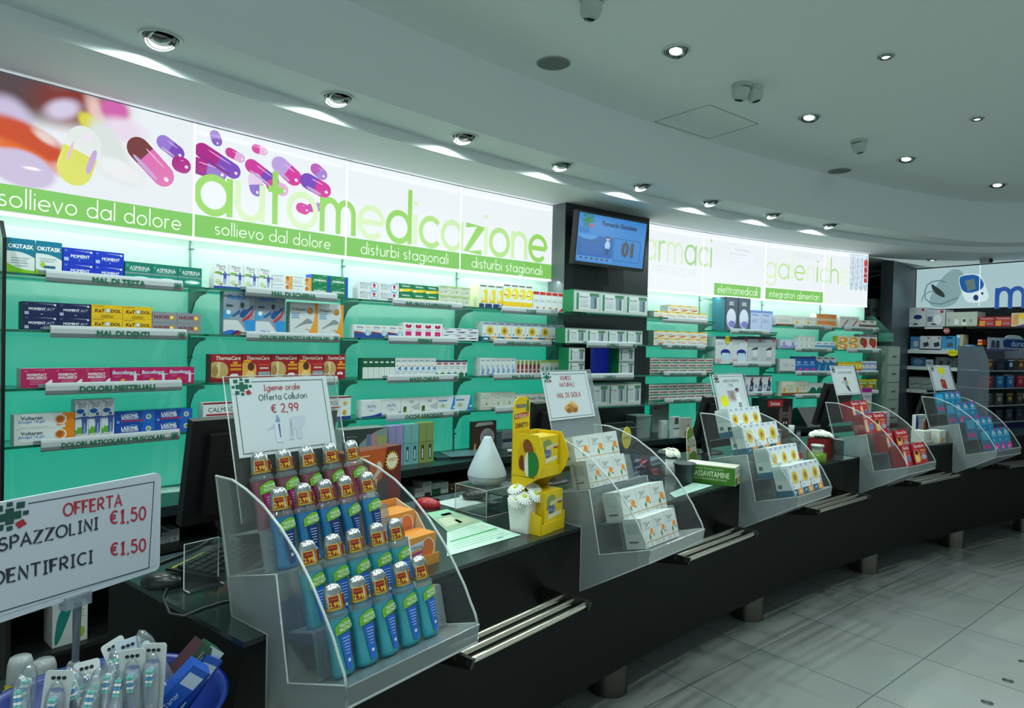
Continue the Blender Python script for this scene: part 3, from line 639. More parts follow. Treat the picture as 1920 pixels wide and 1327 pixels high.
SPEC = {
 'okitask': (WH, WH, [('p', [(0, .62), (.4, .62), (.75, .56), (1, .46), (1, 1), (0, 1)], '#0d7a9a'), ('p', [(0, 0), (1, 0), (1, .08), (.6, .1), (.3, .16), (0, .27)], '#7fc31e'), ('t', 'OKiTASK', .5, .77, .12, '#ffffff', .03), small('#b4bcc0', 3, .42), ('r', .3, .2, .75, .24, '#cfd6d8')]),
 'okitask2': (WH, WH, [('p', [(0, .62), (.4, .62), (.75, .56), (1, .46), (1, 1), (0, 1)], '#0d7a9a'), ('p', [(0, 0), (1, 0), (1, .02), (.5, .06), (0, .16)], '#7fc31e'), ('t', 'OKiTASK', .5, .77, .12, '#ffffff', .03), small('#b4bcc0', 2, .46), ('r', .3, .2, .75, .27, '#18607c'), ('e', .26, .3, .09, .07, '#a8cc3a')]),
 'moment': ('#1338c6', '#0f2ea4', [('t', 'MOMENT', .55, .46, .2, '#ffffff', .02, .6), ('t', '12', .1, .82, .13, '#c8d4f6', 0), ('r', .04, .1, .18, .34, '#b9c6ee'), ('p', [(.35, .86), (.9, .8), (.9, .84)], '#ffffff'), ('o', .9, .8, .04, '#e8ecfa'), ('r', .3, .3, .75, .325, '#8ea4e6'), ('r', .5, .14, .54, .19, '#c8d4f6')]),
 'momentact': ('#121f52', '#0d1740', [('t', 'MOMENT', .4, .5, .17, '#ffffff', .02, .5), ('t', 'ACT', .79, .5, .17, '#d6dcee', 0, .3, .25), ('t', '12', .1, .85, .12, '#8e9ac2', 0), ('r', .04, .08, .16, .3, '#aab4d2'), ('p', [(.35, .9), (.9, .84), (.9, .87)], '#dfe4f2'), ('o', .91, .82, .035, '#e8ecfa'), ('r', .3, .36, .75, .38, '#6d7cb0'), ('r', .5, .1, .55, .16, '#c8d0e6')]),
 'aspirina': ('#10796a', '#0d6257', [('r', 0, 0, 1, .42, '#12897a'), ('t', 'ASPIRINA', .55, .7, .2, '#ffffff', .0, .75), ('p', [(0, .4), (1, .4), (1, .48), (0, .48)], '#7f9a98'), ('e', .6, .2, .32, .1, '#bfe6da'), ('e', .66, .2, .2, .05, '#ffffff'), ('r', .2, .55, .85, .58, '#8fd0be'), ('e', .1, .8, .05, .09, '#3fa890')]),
 'ketodol': ('#f0c00e', '#d8a90a', [('t', 'KeT', .27, .56, .26, '#5a2110', .03, .36, .1), ('t', 'DOL', .78, .56, .24, '#5a2110', .03, .34, .1), ('o', .52, .56, .085, '#aab2b6'), ('o', .52, .58, .055, '#e6eaec'), ('l', .3, .75, .03, .22, 3, .08, '#b08a10'), ('r', .05, .9, .4, .93, '#a8850c')]),
 'nurofen': ('#8b8f97', '#777b84', [('t', 'NUROFEN', .4, .52, .3, '#8a1f3e', .03, .66), ('o', .78, .5, .12, '#b4863a'), ('o', .78, .5, .085, '#f4c23e'), ('o', .76, .53, .045, '#fff0b8'), ('r', .05, .12, .7, .16, '#b4b8be')]),
 'analgesico': ('#c21a60', '#cfd0d4', [('t', 'MOMENTACT', .5, .66, .13, '#ffffff', .02, .62), ('t', 'ANALGESICO', .5, .5, .13, '#ffffff', .02, .64), ('l', .28, .78, .03, .34, 3, .09, '#e88cb0'), ('p', [(.78, .22), (.98, .42), (1, .42), (1, .12), (.86, .1)], '#eef0f2'), ('p', [(.3, .9), (.75, .88), (.75, .91)], '#eab0c8'), ('t', '12', .16, .86, .1, '#f0c0d4', 0)]),
 'buscofen': ('#c01560', '#a0104e', [('t', 'Buscofenact', .45, .74, .2, '#cfe0f4', .03, .8, .2), ('m', .82, .42, .7, '#d9dcea'), ('e', .4, .3, .08, .07, '#f0a84a'), ('p', [(.4, .3), (.72, .34), (.72, .3)], '#e06a5a'), small('#e07aa6', 2, .52, .1, .35)]),
 'voltaren': (WH, '#c3c8ca', [('t', 'Voltaren', .28, .74, .24, '#3a424c', .02, .44), ('t', 'Emulgel 1% gel', .28, .5, .17, '#3f8fd0', .01, .42, .25), ('r', .84, 0, 1, 1, '#f08a1a'), ('p', [(.66, .2), (.76, .1), (.84, .3), (.84, 0), (1, 0), (1, 1), (.8, 1)], '#f08a1a'), ('o', .76, .55, .1, '#f6f7f7'), ('o', .75, .56, .085, '#e88b2a'), ('o', .745, .57, .055, '#b8602a'), ('r', .1, .12, .55, .14, '#9aa4aa')]),
 'plantadolgel': ('#d9dfe8', '#b9c0c8', [('p', [(0, .66), (1, .66), (1, .78), (.7, .8), (0, .8)], '#dfe5ec'), ('t', 'Planta', .5, .92, .07, '#26304e', .0, .8), ('t', 'Dol', .5, .85, .08, '#26304e', .0, .5), ('e', .38, .72, .3, .06, '#1c5fae'), ('m', .68, .42, .5, '#3a5a9c'), ('p', [(.6, .16), (.78, .16), (.76, .42), (.66, .4)], '#8fa6d0'), ('p', [(.05, .12), (.3, .2), (.55, .12), (.45, .25), (.55, .34), (.32, .3), (.2, .36), (.18, .26), (0, .26)], '#5fae2e'), ('o', .45, .12, .12, '#e6d8a0'), ('r', 0, 0, 1, .07, '#1f3f8c')]),
 'lasonil': ('#1549ae', '#0f3a92', [('p', [(.6, 0), (1, 0), (1, 1), (.7, 1)], '#1a6ac8'), ('t', 'LASONIL', .36, .68, .26, '#ffffff', .03, .42, .1), ('t', 'ANTIDOLORE', .36, .45, .15, '#ffffff', .02, .42, .1), ('r', .14, .2, .72, .3, '#c8304a'), ('o', .83, .52, .07, '#e9eef8'), ('o', .83, .52, .045, '#8a9a4a'), ('p', [(.2, .85), (.45, .95), (.6, .85), (.45, .9)], '#3fc0d8'), ('o', .07, .18, .04, '#6f9be0')]),
 'plantadol': (WH, '#cdd4d2', [('t', 'Planta', .48, .9, .1, '#2c3356', .0, .75), ('t', 'Dol', .55, .78, .1, '#a8283c', .0, .45), ('e', .3, .63, .26, .05, '#7cae3e'), ('m', .74, .45, .5, '#4a56a8'), ('p', [(.66, .18), (.82, .18), (.8, .4), (.7, .4)], '#a9b4e0'), ('s', .3, .28, .1, .22, 6, '#c9d8a0'), ('o', .5, .18, .1, '#d6cba0'), ('o', .5, .18, .07, '#8a8a6a'), ('r', 0, 0, 1, .1, '#26489a')]),
 'diclo': (WH, WH, [('r', .04, .86, .55, .93, '#8a92b0'), ('l', .04, .5, .03, .6, 4, .12, '#b0b6c2'), ('p', [(.78, 0), (1, 0), (1, 1), (.86, 1), (.9, .5)], '#f0a03a'), ('o', .76, .72, .1, '#c0702a'), ('p', [(.66, .2), (.82, .2), (.86, .75), (.8, .75)], '#d88a2e'), ('o', .74, .3, .09, '#e8a050')]),
 'momendol': ('#0c7a4c', '#1e3fae', [('r', .86, 0, 1, 1, '#2248b8'), ('t', 'MOMENDOL', .46, .46, .2, '#ffffff', .02, .66), ('r', .05, .2, .15, .45, '#5fae8a'), ('r', .3, .68, .6, .71, '#9ad0b4'), ('r', .6, .85, .8, .9, '#9ad0b4'), ('r', .42, .16, .46, .22, '#d8efe2')]),
 'flector': ('#8f9aa8', '#6b7a8a', [('p', [(0, .34), (.45, .34), (.8, 0), (0, 0)], '#d6dade'), ('p', [(.62, .36), (1, .36), (1, 0), (.75, 0)], '#2f8fd8'), ('p', [(0, .6), (.0, .36), (.2, .38), (.3, .5)], '#3f9ad0'), ('t', 'Flector', .4, .88, .1, '#1a78c4', .03, .62, .2), ('e', .58, .7, .06, .065, '#2a3048'), ('p', [(.5, .5), (.62, .62), (.72, .58), (.92, .72), (.95, .68), (.74, .5), (.62, .4), (.52, .42)], '#1c4a86'), ('p', [(.52, .52), (.3, .42), (.26, .45), (.5, .6)], '#2a5a96'), ('p', [(.6, .3), (.58, .36), (.84, .5), (.92, .66), (.95, .6), (.86, .42), (.62, .32)], '#c4283c'), ('p', [(0, 0), (.2, 0), (.42, .1), (.2, .12), (0, .06)], '#2a6ac0'), ('p', [(.2, 0), (.32, 0), (.52, .09), (.42, .11)], '#1c2c5c'), ('p', [(.32, 0), (.5, 0), (.62, .06), (.52, .09)], '#b8343e'), ('o', .15, .52, .07, '#e6eaee'), ('r', .08, .66, .28, .7, '#3a4450'), ('o', .86, .05, .05, '#e8f0f8')]),
 'voltadol': ('#b9bdbf', '#a4aaac', [('p', [(0, 0), (.62, 0), (.85, .4), (.95, 1), (0, 1)], '#d2d6d7'), ('p', [(.64, 0), (1, 0), (1, 1), (.86, 1), (.93, .7), (.86, .4)], '#f09a28'), ('t', 'Voltadol', .3, .8, .09, '#3a424c', .01, .56), ('o', .72, .76, .11, '#c08030'), ('o', .7, .78, .06, '#e6a040'), ('l', .06, .36, .03, .66, 3, .06, '#6fa0c8'), ('p', [(.05, .18), (.45, .42), (.62, .56), (.84, .44), (.78, .4), (.5, .38)], '#8a9094'), ('p', [(.5, .24), (.8, .16), (.82, .2)], '#f0b060'), ('l', .1, .5, .015, .1, 2, .05, '#8a9094')]),
 'thermacare': ('#a81522', '#5f1018', [('t', 'ThermaCare', .55, .87, .13, '#f4e6dc', .02, .8, .2), ('p', [(0, .2), (0, .7), (.2, .76), (.45, .7), (.58, .45), (.5, .2), (.3, .12)], '#c9a86a'), ('p', [(.12, .2), (.2, .72), (.3, .7), (.26, .2)], '#e6d0a0'), ('e', .12, .4, .1, .2, '#a88448'), ('r', .62, .56, .98, .64, '#e89a1e'), ('r', .62, .42, .98, .5, '#e89a1e'), ('p', [(.6, .16), (.72, .22), (.86, .16), (.9, .3), (.62, .3)], '#efe8e2'), ('r', .7, .65, .85, .74, '#e8a02c'), ('e', .4, .08, .4, .05, '#8a0e18')]),
 'thermacare2': ('#b01a26', '#5f1018', [('t', 'ThermaCare', .55, .87, .13, '#f4e6dc', .02, .8, .2), ('p', [(0, .05), (0, .7), (.45, .7), (.5, .4), (.46, .05)], '#e8a848'), ('e', .3, .55, .12, .15, '#5a2a20'), ('p', [(.05, .1), (.2, .4), (.4, .36), (.44, .08)], '#f0cc80'), ('r', .56, .2, .98, .36, '#9aa0a8'), ('r', .56, .58, .98, .64, '#d04a40'), ('r', .6, .46, .92, .52, '#e8c8c0'), ('r', .04, .72, .3, .79, '#e8b020'), ('e', .12, .12, .1, .05, '#c02a2a')]),
 'calmadol': (WH, WH, [('r', 0, .93, 1, 1, '#8c1f2c'), ('t', 'CALMADOL', .4, .72, .17, '#20304a', .0, .7), ('r', .05, .5, .75, .57, '#a83038'), ('l', .1, .6, .03, .38, 4, .08, '#8a929a'), ('r', 0, 0, 1, .14, '#1f3a84'), ('o', .85, .3, .05, '#d8a030'), ('o', .86, .7, .04, '#e0b040')]),
 'acti': (WH, '#c9cfd0', [('t', 'ACTI', .2, .74, .24, '#26304a', .01, .26), ('t', 'GRIP', .46, .74, .24, '#5a9ad8', 0, .24), ('l', .08, .5, .05, .5, 3, .14, '#9aa2aa'), ('o', .76, .5, .2, '#7fb2e0'), ('o', .76, .5, .16, '#eef1f4'), ('o', .76, .66, .07, '#c8203a'), ('r', .68, .28, .84, .5, '#cfa0b0')]),
 'aspirinac': ('#0e7a50', '#0b6a44', [('p', [(0, .08), (1, .22), (1, .5), (0, .42)], '#f0d028'), ('t', 'ASPIRINA', .5, .74, .17, '#ffffff', .01, .62), ('e', .16, .25, .12, .12, '#e8e8c8'), ('o', .88, .35, .08, '#e8a020'), ('r', .1, .86, .3, .9, '#7fc0a0')]),
 'vivinc': ('#d3dac4', '#c2ccb0', [('t', 'VIVIN C', .5, .78, .2, '#6b7660', .0, .85), ('r', .06, .5, .94, .53, '#8a937e'), ('p', [(.6, .42), (.76, .42), (.68, .28)], '#3c443a'), ('l', .1, .5, .04, .34, 2, .12, '#aab39c'), ('r', 0, .9, 1, 1, '#b4cc78')]),
 'zerinodek': (WH, WH, [('t', 'Zerino', .34, .83, .14, '#33406a', .02, .5), ('t', 'Dek', .8, .83, .14, '#e89a30', .02, .3), ('p', [(0, 0), (1, 0), (1, .3), (.5, .36), (0, .42)], '#1f4f9c'), ('p', [(0, .42), (.6, .36), (.6, .44), (0, .52)], '#b02a40'), ('o', .8, .42, .16, '#8fc0d8'), ('p', [(.7, .2), (.9, .2), (.86, .6), (.76, .6)], '#c9d8e2'), small('#aab2ba', 1, .62, .06, .5)]),
 'pinkshape': ('#eceef0', '#cfd6d8', [('p', [(.2, .68), (.8, .68), (.8, .9), (.6, .9), (.5, .82), (.4, .9), (.2, .9)], '#c01a4c'), ('p', [(.2, .22), (.8, .22), (.8, .48), (.2, .48)], '#d81a78'), ('p', [(.2, .14), (.8, .14), (.8, .24), (.5, .18), (.2, .24)], '#f0c030'), ('r', .18, .55, .82, .6, '#d8a8b8')]),
 'zerinol': (WH, '#d0d4d8', [('p', [(.05, .34), (.5, .2), (.9, .3), (.9, .44), (.5, .36)], '#2a56a8'), ('p', [(.05, .46), (.5, .36), (.9, .44), (.9, .5), (.5, .44)], '#c03848'), ('r', .1, .72, .5, .84, '#5a6a9a'), ('r', 0, .96, 1, 1, '#c9d0d6')]),
 'greenspray': ('#dfe6e2', '#1f5a40', [('r', 0, .55, 1, 1, '#0f5a3a'), ('p', [(.08, 0), (.92, 0), (.92, .36), (.5, .62), (.08, .36)], '#e6ecea'), ('r', .2, .76, .8, .84, '#d8e6de'), ('r', .47, .02, .53, .5, '#b8c8c0')]),
 'bluespray': (WH, '#c8ced2', [('r', .1, .8, .9, .9, '#a8b2bc'), ('o', .35, .6, .14, '#e8a84a'), ('p', [(.4, .45), (.95, .6), (.95, .35)], '#3f8ad0'), ('l', .15, .8, .03, .3, 3, .09, '#9ab2cc')]),
 'redspray': (WH, '#b8c8c0', [('r', 0, .88, 1, 1, '#1d3f54'), ('r', .15, .74, .85, .84, '#b0404a'), ('p', [(0, 0), (1, 0), (1, .26), (.5, .16), (0, .3)], '#15704a'), ('p', [(.4, 0), (.62, 0), (.6, .28), (.46, .28)], '#e8ecea'), ('l', .2, .8, .03, .6, 2, .1, '#9aa4a8')]),
 'alfa': (WH, WH, [('t', 'ALFA', .5, .66, .2, '#2a3c5a', .0, .42), ('p', [(0, 0), (1, 0), (1, .24), (.6, .1), (0, .06)], '#1d3fa0'), ('e', .5, .66, .3, .26, WH), ('e', .5, .64, .28, .24, '#dfe3ee'), ('t', 'ALFA', .5, .64, .18, '#2a3c5a', .0, .42), ('r', .4, .36, .6, .39, '#9aa4b2')]),
 'vis': (WH, '#cfd4d2', [('t', 'VIS', .55, .78, .18, '#3a444c', .0, .3), ('p', [(.05, .12), (.2, .5), (.3, .52), (.26, .3), (.35, .1)], '#6a7a2a'), ('o', .2, .4, .09, '#4a5a22'), ('p', [(.55, .5), (1, .7), (1, .3), (.75, .3)], '#c2c8c8'), ('r', 0, 0, 1, .06, '#3a3050'), ('o', .5, .1, .07, '#8a3050'), ('o', .5, .1, .045, WH)]),
 'eyedrops': ('#dfeaf0', '#c2d4de', [('r', .06, .7, .55, .8, '#5a92b8'), ('p', [(.7, 0), (1, 0), (1, 1), (.94, 1), (.85, .5)], '#2a7fd0'), ('o', .95, .3, .06, '#e6f0f8'), ('e', .3, .42, .2, .14, '#cfd8a8'), ('r', .28, .34, .33, .5, '#4a7a9a'), ('r', 0, 0, 1, .05, '#7fa8c0')]),
 'bisolvon': ('#e3e5dc', '#d8ddb0', [('r', .1, .9, .9, .96, '#6a7272'), ('p', [(.2, .24), (1, .24), (1, .78), (.6, .8), (.3, .6)], '#f0d010'), ('e', .5, .5, .2, .2, '#e8e4c0'), ('r', 0, 0, 1, .18, '#1d3a6c'), ('m', .68, .12, .2, '#e8ecf0'), ('p', [(.2, .22), (1, .22), (1, .28), (.3, .3)], '#e8c008')]),
 'bisolvon2': ('#e6e6de', '#dcdcd0', [('r', .1, .9, .9, .96, '#6a7272'), ('e', .62, .62, .44, .22, '#f2d61a'), ('e', .45, .6, .2, .12, '#efe6b0'), ('r', .1, .54, .6, .58, '#c87a3a'), ('r', 0, 0, 1, .3, '#f0c416'), ('p', [(0, 0), (1, 0), (1, .1), (.5, .16), (0, .12)], '#ee8a28')]),
 'redcorner': ('#dcdfe0', '#b8bec0', [('r', .05, .82, .95, .97, '#c42a22'), ('p', [(.05, .04), (.9, .04), (.9, .24), (.6, .2), (.3, .1)], '#c42a22'), ('t', 'VERA', .5, .52, .12, '#9aa2aa', .0, .7), ('r', 0, .0, 1, .02, '#9a2a24')]),
 'grintuss': ('#dfe4ea', '#c6d2cc', [('r', 0, .82, 1, 1, '#aab6c4'), ('r', .1, .87, .44, .93, '#6a7c98'), ('r', .56, .87, .9, .93, '#6a7c98'), ('s', .5, .55, .2, .3, 14, '#e6c02a'), ('o', .5, .55, .13, '#b98a2a'), ('r', .48, .47, .52, .63, '#5a4a1a'), ('o', .14, .36, .05, '#6a8a4a'), ('o', .86, .36, .05, '#c87a5a'), ('r', 0, 0, .5, .24, '#1d6c84'), ('r', .5, 0, 1, .24, '#e89a48'), ('r', .1, .08, .35, .16, '#e6eef2'), ('r', .6, .08, .85, .16, '#f4e2c8')], [(0, 1, 0, .24, '#1d6c84')]),
 'throatspray': (WH, '#d3d9d8', [('r', .15, .82, .85, .9, '#a8b0ba'), ('p', [(.2, .1), (.5, .5), (.85, .3), (.7, .05)], '#7f9ed0'), ('e', .4, .5, .18, .14, '#a8c0e4'), ('r', 0, 0, 1, .05, '#8a9ab8')]),
 'redtube': ('#e2e2dc', '#d0d2cc', [('r', .2, .04, .8, .72, '#8c1c28'), ('r', .2, .72, .8, .96, '#7fa03a'), ('r', .32, .3, .68, .42, '#d8a0a0')]),
 'greentop': ('#e2e8dc', '#d2dccc', [('r', 0, .84, 1, 1, '#a8c060'), ('p', [(.2, .2), (.5, .1), (.8, .3), (.7, .6), (.35, .55)], '#7fbcc0'), ('e', .5, .4, .15, .12, '#4f98a8')]),
 'propolis': ('#d9ddd2', '#c6ccc0', [('t', 'Propol', .45, .72, .12, '#8a9286', .0, .5), ('o', .5, .32, .07, '#7a9a2e'), ('p', [(.5, .5), (.44, .36), (.56, .36)], '#a8a83a'), ('r', 0, .1, 1, .13, '#c9a86a'), ('o', .16, .3, .04, '#a8b09c')]),
 'benagol': ('#dfe0d8', '#cfd2c8', [('t', 'Benagol', .45, .68, .22, '#3a4248', .01, .8), ('p', [(.6, .1), (.7, .4), (.76, .3), (.9, .5), (.85, .1)], '#c07a3a'), ('o', .72, .26, .07, '#8aa03a'), ('o', .84, .2, .06, '#b84a3a')]),
 'bioscalin': ('#cfd6d2', '#0d7a4a', [('r', 0, .94, 1, 1, '#7a8a86'), ('r', .08, .12, .92, .86, '#e2e8ea'), ('r', .1, .12, .19, .86, '#3f8a6a'), ('t', 'Bioscalin', .38, .7, .1, '#3a464c', .0, .3), ('l', .24, .56, .02, .54, 4, .09, '#b4bec2'), ('r', .6, .74, .96, .88, '#4f8a64'), ('r', .64, .2, .88, .74, '#8fa4ac'), ('r', .78, .2, .86, .7, '#5a6e7c'), ('r', 0, 0, 1, .05, '#b2bcb8')]),
 'immuno': ('#ebe6da', '#8fa09a', [('r', 0, .84, 1, 1, '#f2c83a'), ('r', .06, .87, .3, .96, '#c8502a'), ('p', [(.2, .1), (.55, .16), (.95, .36), (.95, .48), (.5, .3)], '#e2482a'), ('p', [(.45, .08), (.95, .26), (.95, .34), (.5, .18)], '#f2b02a'), ('l', .1, .8, .04, .6, 3, .12, '#c2b8a8')]),
 'homeo': ('#d6d8d2', '#a8b0aa', [('r', 0, .9, 1, 1, '#2f7a58'), ('r', .94, 0, 1, 1, '#6a8a78'), ('r', .08, .36, .44, .62, '#c0504a'), ('r', .46, .34, .9, .64, '#6a6e70'), ('r', .08, .16, .8, .22, '#9aa4a0'), ('p', [(0, 0), (1, 0), (1, .12), (0, .06)], '#4a8a6a')]),
 'diffuser': ('#5a6470', '#2f6f7c', [('e', .5, .36, .38, .3, '#c6c4e8'), ('e', .5, .42, .34, .24, '#dfe2f2'), ('e', .55, .2, .26, .1, '#8a84cc'), ('t', 'age', .5, .84, .07, '#e6eaf0', .0, .4), ('r', .3, .76, .7, .79, '#b8c0ca'), ('r', 0, 0, .05, 1, '#2a3038')]),
 'lilac': ('#c3cdec', '#b2bce0', [('r', 0, .88, 1, 1, '#7f96dc'), ('r', .1, .76, .7, .81, '#7f92c8'), ('l', .1, .6, .012, .6, 5, .04, '#aab6dc'), ('r', .96, 0, 1, 1, '#a2b0dc')]),
 'aerosol': ('#d5d8de', '#aeb8b8', [('r', 0, .9, 1, 1, '#2a3640'), ('e', .62, .4, .3, .14, '#1c2f8c'), ('p', [(.38, .12), (.88, .12), (.86, .4), (.4, .4)], '#c6dcec'), ('o', .92, .9, .08, '#b04048'), ('r', .05, .08, .4, .18, '#d8a8b0'), ('l', .08, .5, .015, .76, 2, .05, '#9aa2ac'), ('r', .06, .03, .3, .05, '#2a3036')]),
 'inhaler': ('#c6c9cf', '#aeb4b8', [('r', 0, .9, 1, 1, '#2a3640'), ('r', 0, .6, 1, .9, '#aab0b8'), ('o', .84, .88, .1, '#b04048'), ('r', .36, .28, .68, .6, '#e0e3e6'), ('p', [(.25, .5), (.7, .52), (.7, .62), (.4, .58)], '#3c444e'), ('l', .3, .7, .015, .2, 2, .05, '#8a929a')]),
 'glucose': ('#d8dbe0', '#b4bcc0', [('r', 0, .94, 1, 1, '#20303c'), ('p', [(.4, .1), (.85, .1), (.95, .6), (.6, .6)], '#2a3a60'), ('r', .55, .2, .78, .4, '#9aa8b8'), ('o', .75, .82, .12, '#b83a44'), ('r', .1, .3, .3, .5, '#8a96a8'), ('e', .7, .66, .14, .1, '#1c2436')]),
 'flora': ('#dcd9d6', '#c8c8c4', [('r', 0, 0, 1, .14, '#8a4a3a'), ('l', .1, .8, .04, .5, 2, .16, '#a09a98')]),
 'florayellow': ('#e0e0d8', '#cfd0c8', [('p', [(.1, .1), (.3, .6), (.5, .4), (.4, .1)], '#e0b84a'), ('r', .1, .7, .7, .75, '#a8a49a')]),
 'orangebox': ('#e6c8a8', '#c9c4bc', [('r', .05, .3, .97, .92, '#ea8c3e'), ('l', .1, .8, .05, .5, 2, .2, '#f4b88a')]),
 'lilacsmall': ('#d3d4e4', '#b8bcc8', [('p', [(0, 0), (1, 0), (1, .2), (.4, .5), (0, .2)], '#9a94d0'), ('o', .35, .55, .12, '#7f86b8'), ('r', .1, .8, .6, .86, '#9aa0b0')]),
 'whitegreen': ('#dfe4de', '#c2ccc6', [('o', .5, .5, .1, '#6a8a5a'), ('r', .1, .75, .9, .8, '#a4b2a8'), ('l', .1, .8, .04, .3, 2, .14, '#c0cac2')]),
 'bluewhite': ('#dfe6ea', '#c2ccd0', [('r', 0, 0, 1, .5, '#1f8fc0'), ('r', .2, .68, .8, .78, '#5a7aa0'), ('r', .1, .3, .9, .34, '#a8d8ea')]),
 'greywide': ('#cfd2d2', '#9aa6a4', [('r', 0, 0, 1, .12, '#5a6664'), ('l', .2, .6, .03, .6, 2, .14, '#8a9494'), ('o', .8, .5, .03, '#4a5050')]),
 'bluepink': ('#1f66b8', '#15508f', [('t', 'Gavi', .5, .66, .12, '#e6f0fa', .01, .7), ('p', [(.3, .06), (.6, .28), (.95, .3), (.95, .06)], '#e02a92'), ('r', 0, .88, 1, 1, '#3a3f8c'), ('r', .1, .46, .9, .52, '#7fb4e4')]),
 'bluewave': ('#1d6aa0', '#15507a', [('r', 0, .8, 1, 1, '#c6ccd0'), ('p', [(0, .8), (1, .8), (1, .6), (.5, .66)], '#c6ccd0'), ('p', [(.3, .05), (.5, .05), (.6, .5), (.5, .5)], '#7ab8dc'), ('r', .2, .86, .8, .92, '#3a4450')]),
 'supposit': ('#dedbc8', '#c2c4b8', [('r', 0, 0, 1, .2, '#7a4a2e'), ('e', .2, .42, .1, .2, '#e0a83e'), ('t', 'MicroClismi', .6, .7, .1, '#6a6458', .0, .5), ('l', .4, .9, .03, .5, 2, .12, '#a8a08c'), ('r', 0, .2, 1, .24, '#d8c06a')]),
 'greenarch': ('#d2dcd4', '#b2c0b8', [('r', 0, 0, 1, .34, '#1d7a5a'), ('e', .3, .36, .2, .3, '#176a4e'), ('e', .72, .36, .2, .3, '#176a4e'), ('r', 0, 0, 1, .1, '#5aa888')]),
 'swoosh': ('#dfdfdc', '#c6cac8', [('p', [(.2, .1), (.75, .7), (.95, .92), (.8, .55), (.3, .1)], '#c04a4a'), ('p', [(.1, .1), (.4, .14), (.8, .6), (.5, .3)], '#8a929a'), ('r', .1, .78, .6, .83, '#b0b4b4')]),
 'brownband': ('#dcd8d0', '#c4c2ba', [('r', 0, .22, 1, .5, '#6a5a48'), ('r', .15, .78, .4, .9, '#6a2a30'), ('r', .64, .78, .85, .9, '#3a2a30')]),
 'energy': ('#f0ddb0', '#c8b23a', [('e', .5, .72, .42, .2, '#ee9a1e'), ('e', .5, .28, .42, .2, '#ee9a1e'), ('e', .4, .72, .22, .1, '#f4e2c0'), ('e', .4, .28, .22, .1, '#f4e2c0'), ('r', 0, .46, .3, .54, '#4a8a5a')]),
 'kidney': ('#ddd8d2', '#8a8f8e', [('r', 0, .84, 1, 1, '#a8aaa8'), ('r', .1, .88, .9, .94, '#5a5a5a'), ('e', .36, .54, .24, .24, '#8a2a20'), ('e', .64, .44, .28, .3, '#c82a26'), ('e', .36, .54, .12, .12, '#5a7a2a'), ('l', .2, .8, .02, .1, 2, .05, '#a8a8a4')]),
 'yellowred': ('#efc51c', '#c8a414', [('r', 0, 0, 1, .3, '#b8401e'), ('e', .5, .6, .3, .2, '#f6e48a'), ('r', .1, .86, .9, .92, '#a88a10')]),
 'whiteblue': ('#d6dbe2', '#b8c0c8', [('r', 0, .4, 1, .6, '#5a7ac0'), ('o', .3, .7, .07, '#3a4a6a'), ('o', .7, .7, .07, '#3a4a6a'), ('r', .4, .1, .7, .3, '#b06a8a')]),
 'vitamins': ('#8aa03a', '#6a7a2a', [('r', 0, .84, 1, 1, '#e6d42a'), ('r', .05, .1, .95, .56, '#c86a2a'), ('e', .35, .34, .22, .2, '#e8a02c'), ('e', .7, .34, .18, .2, '#3f8a3a'), ('r', .1, .66, .9, .74, '#e8e8c8')]),
}
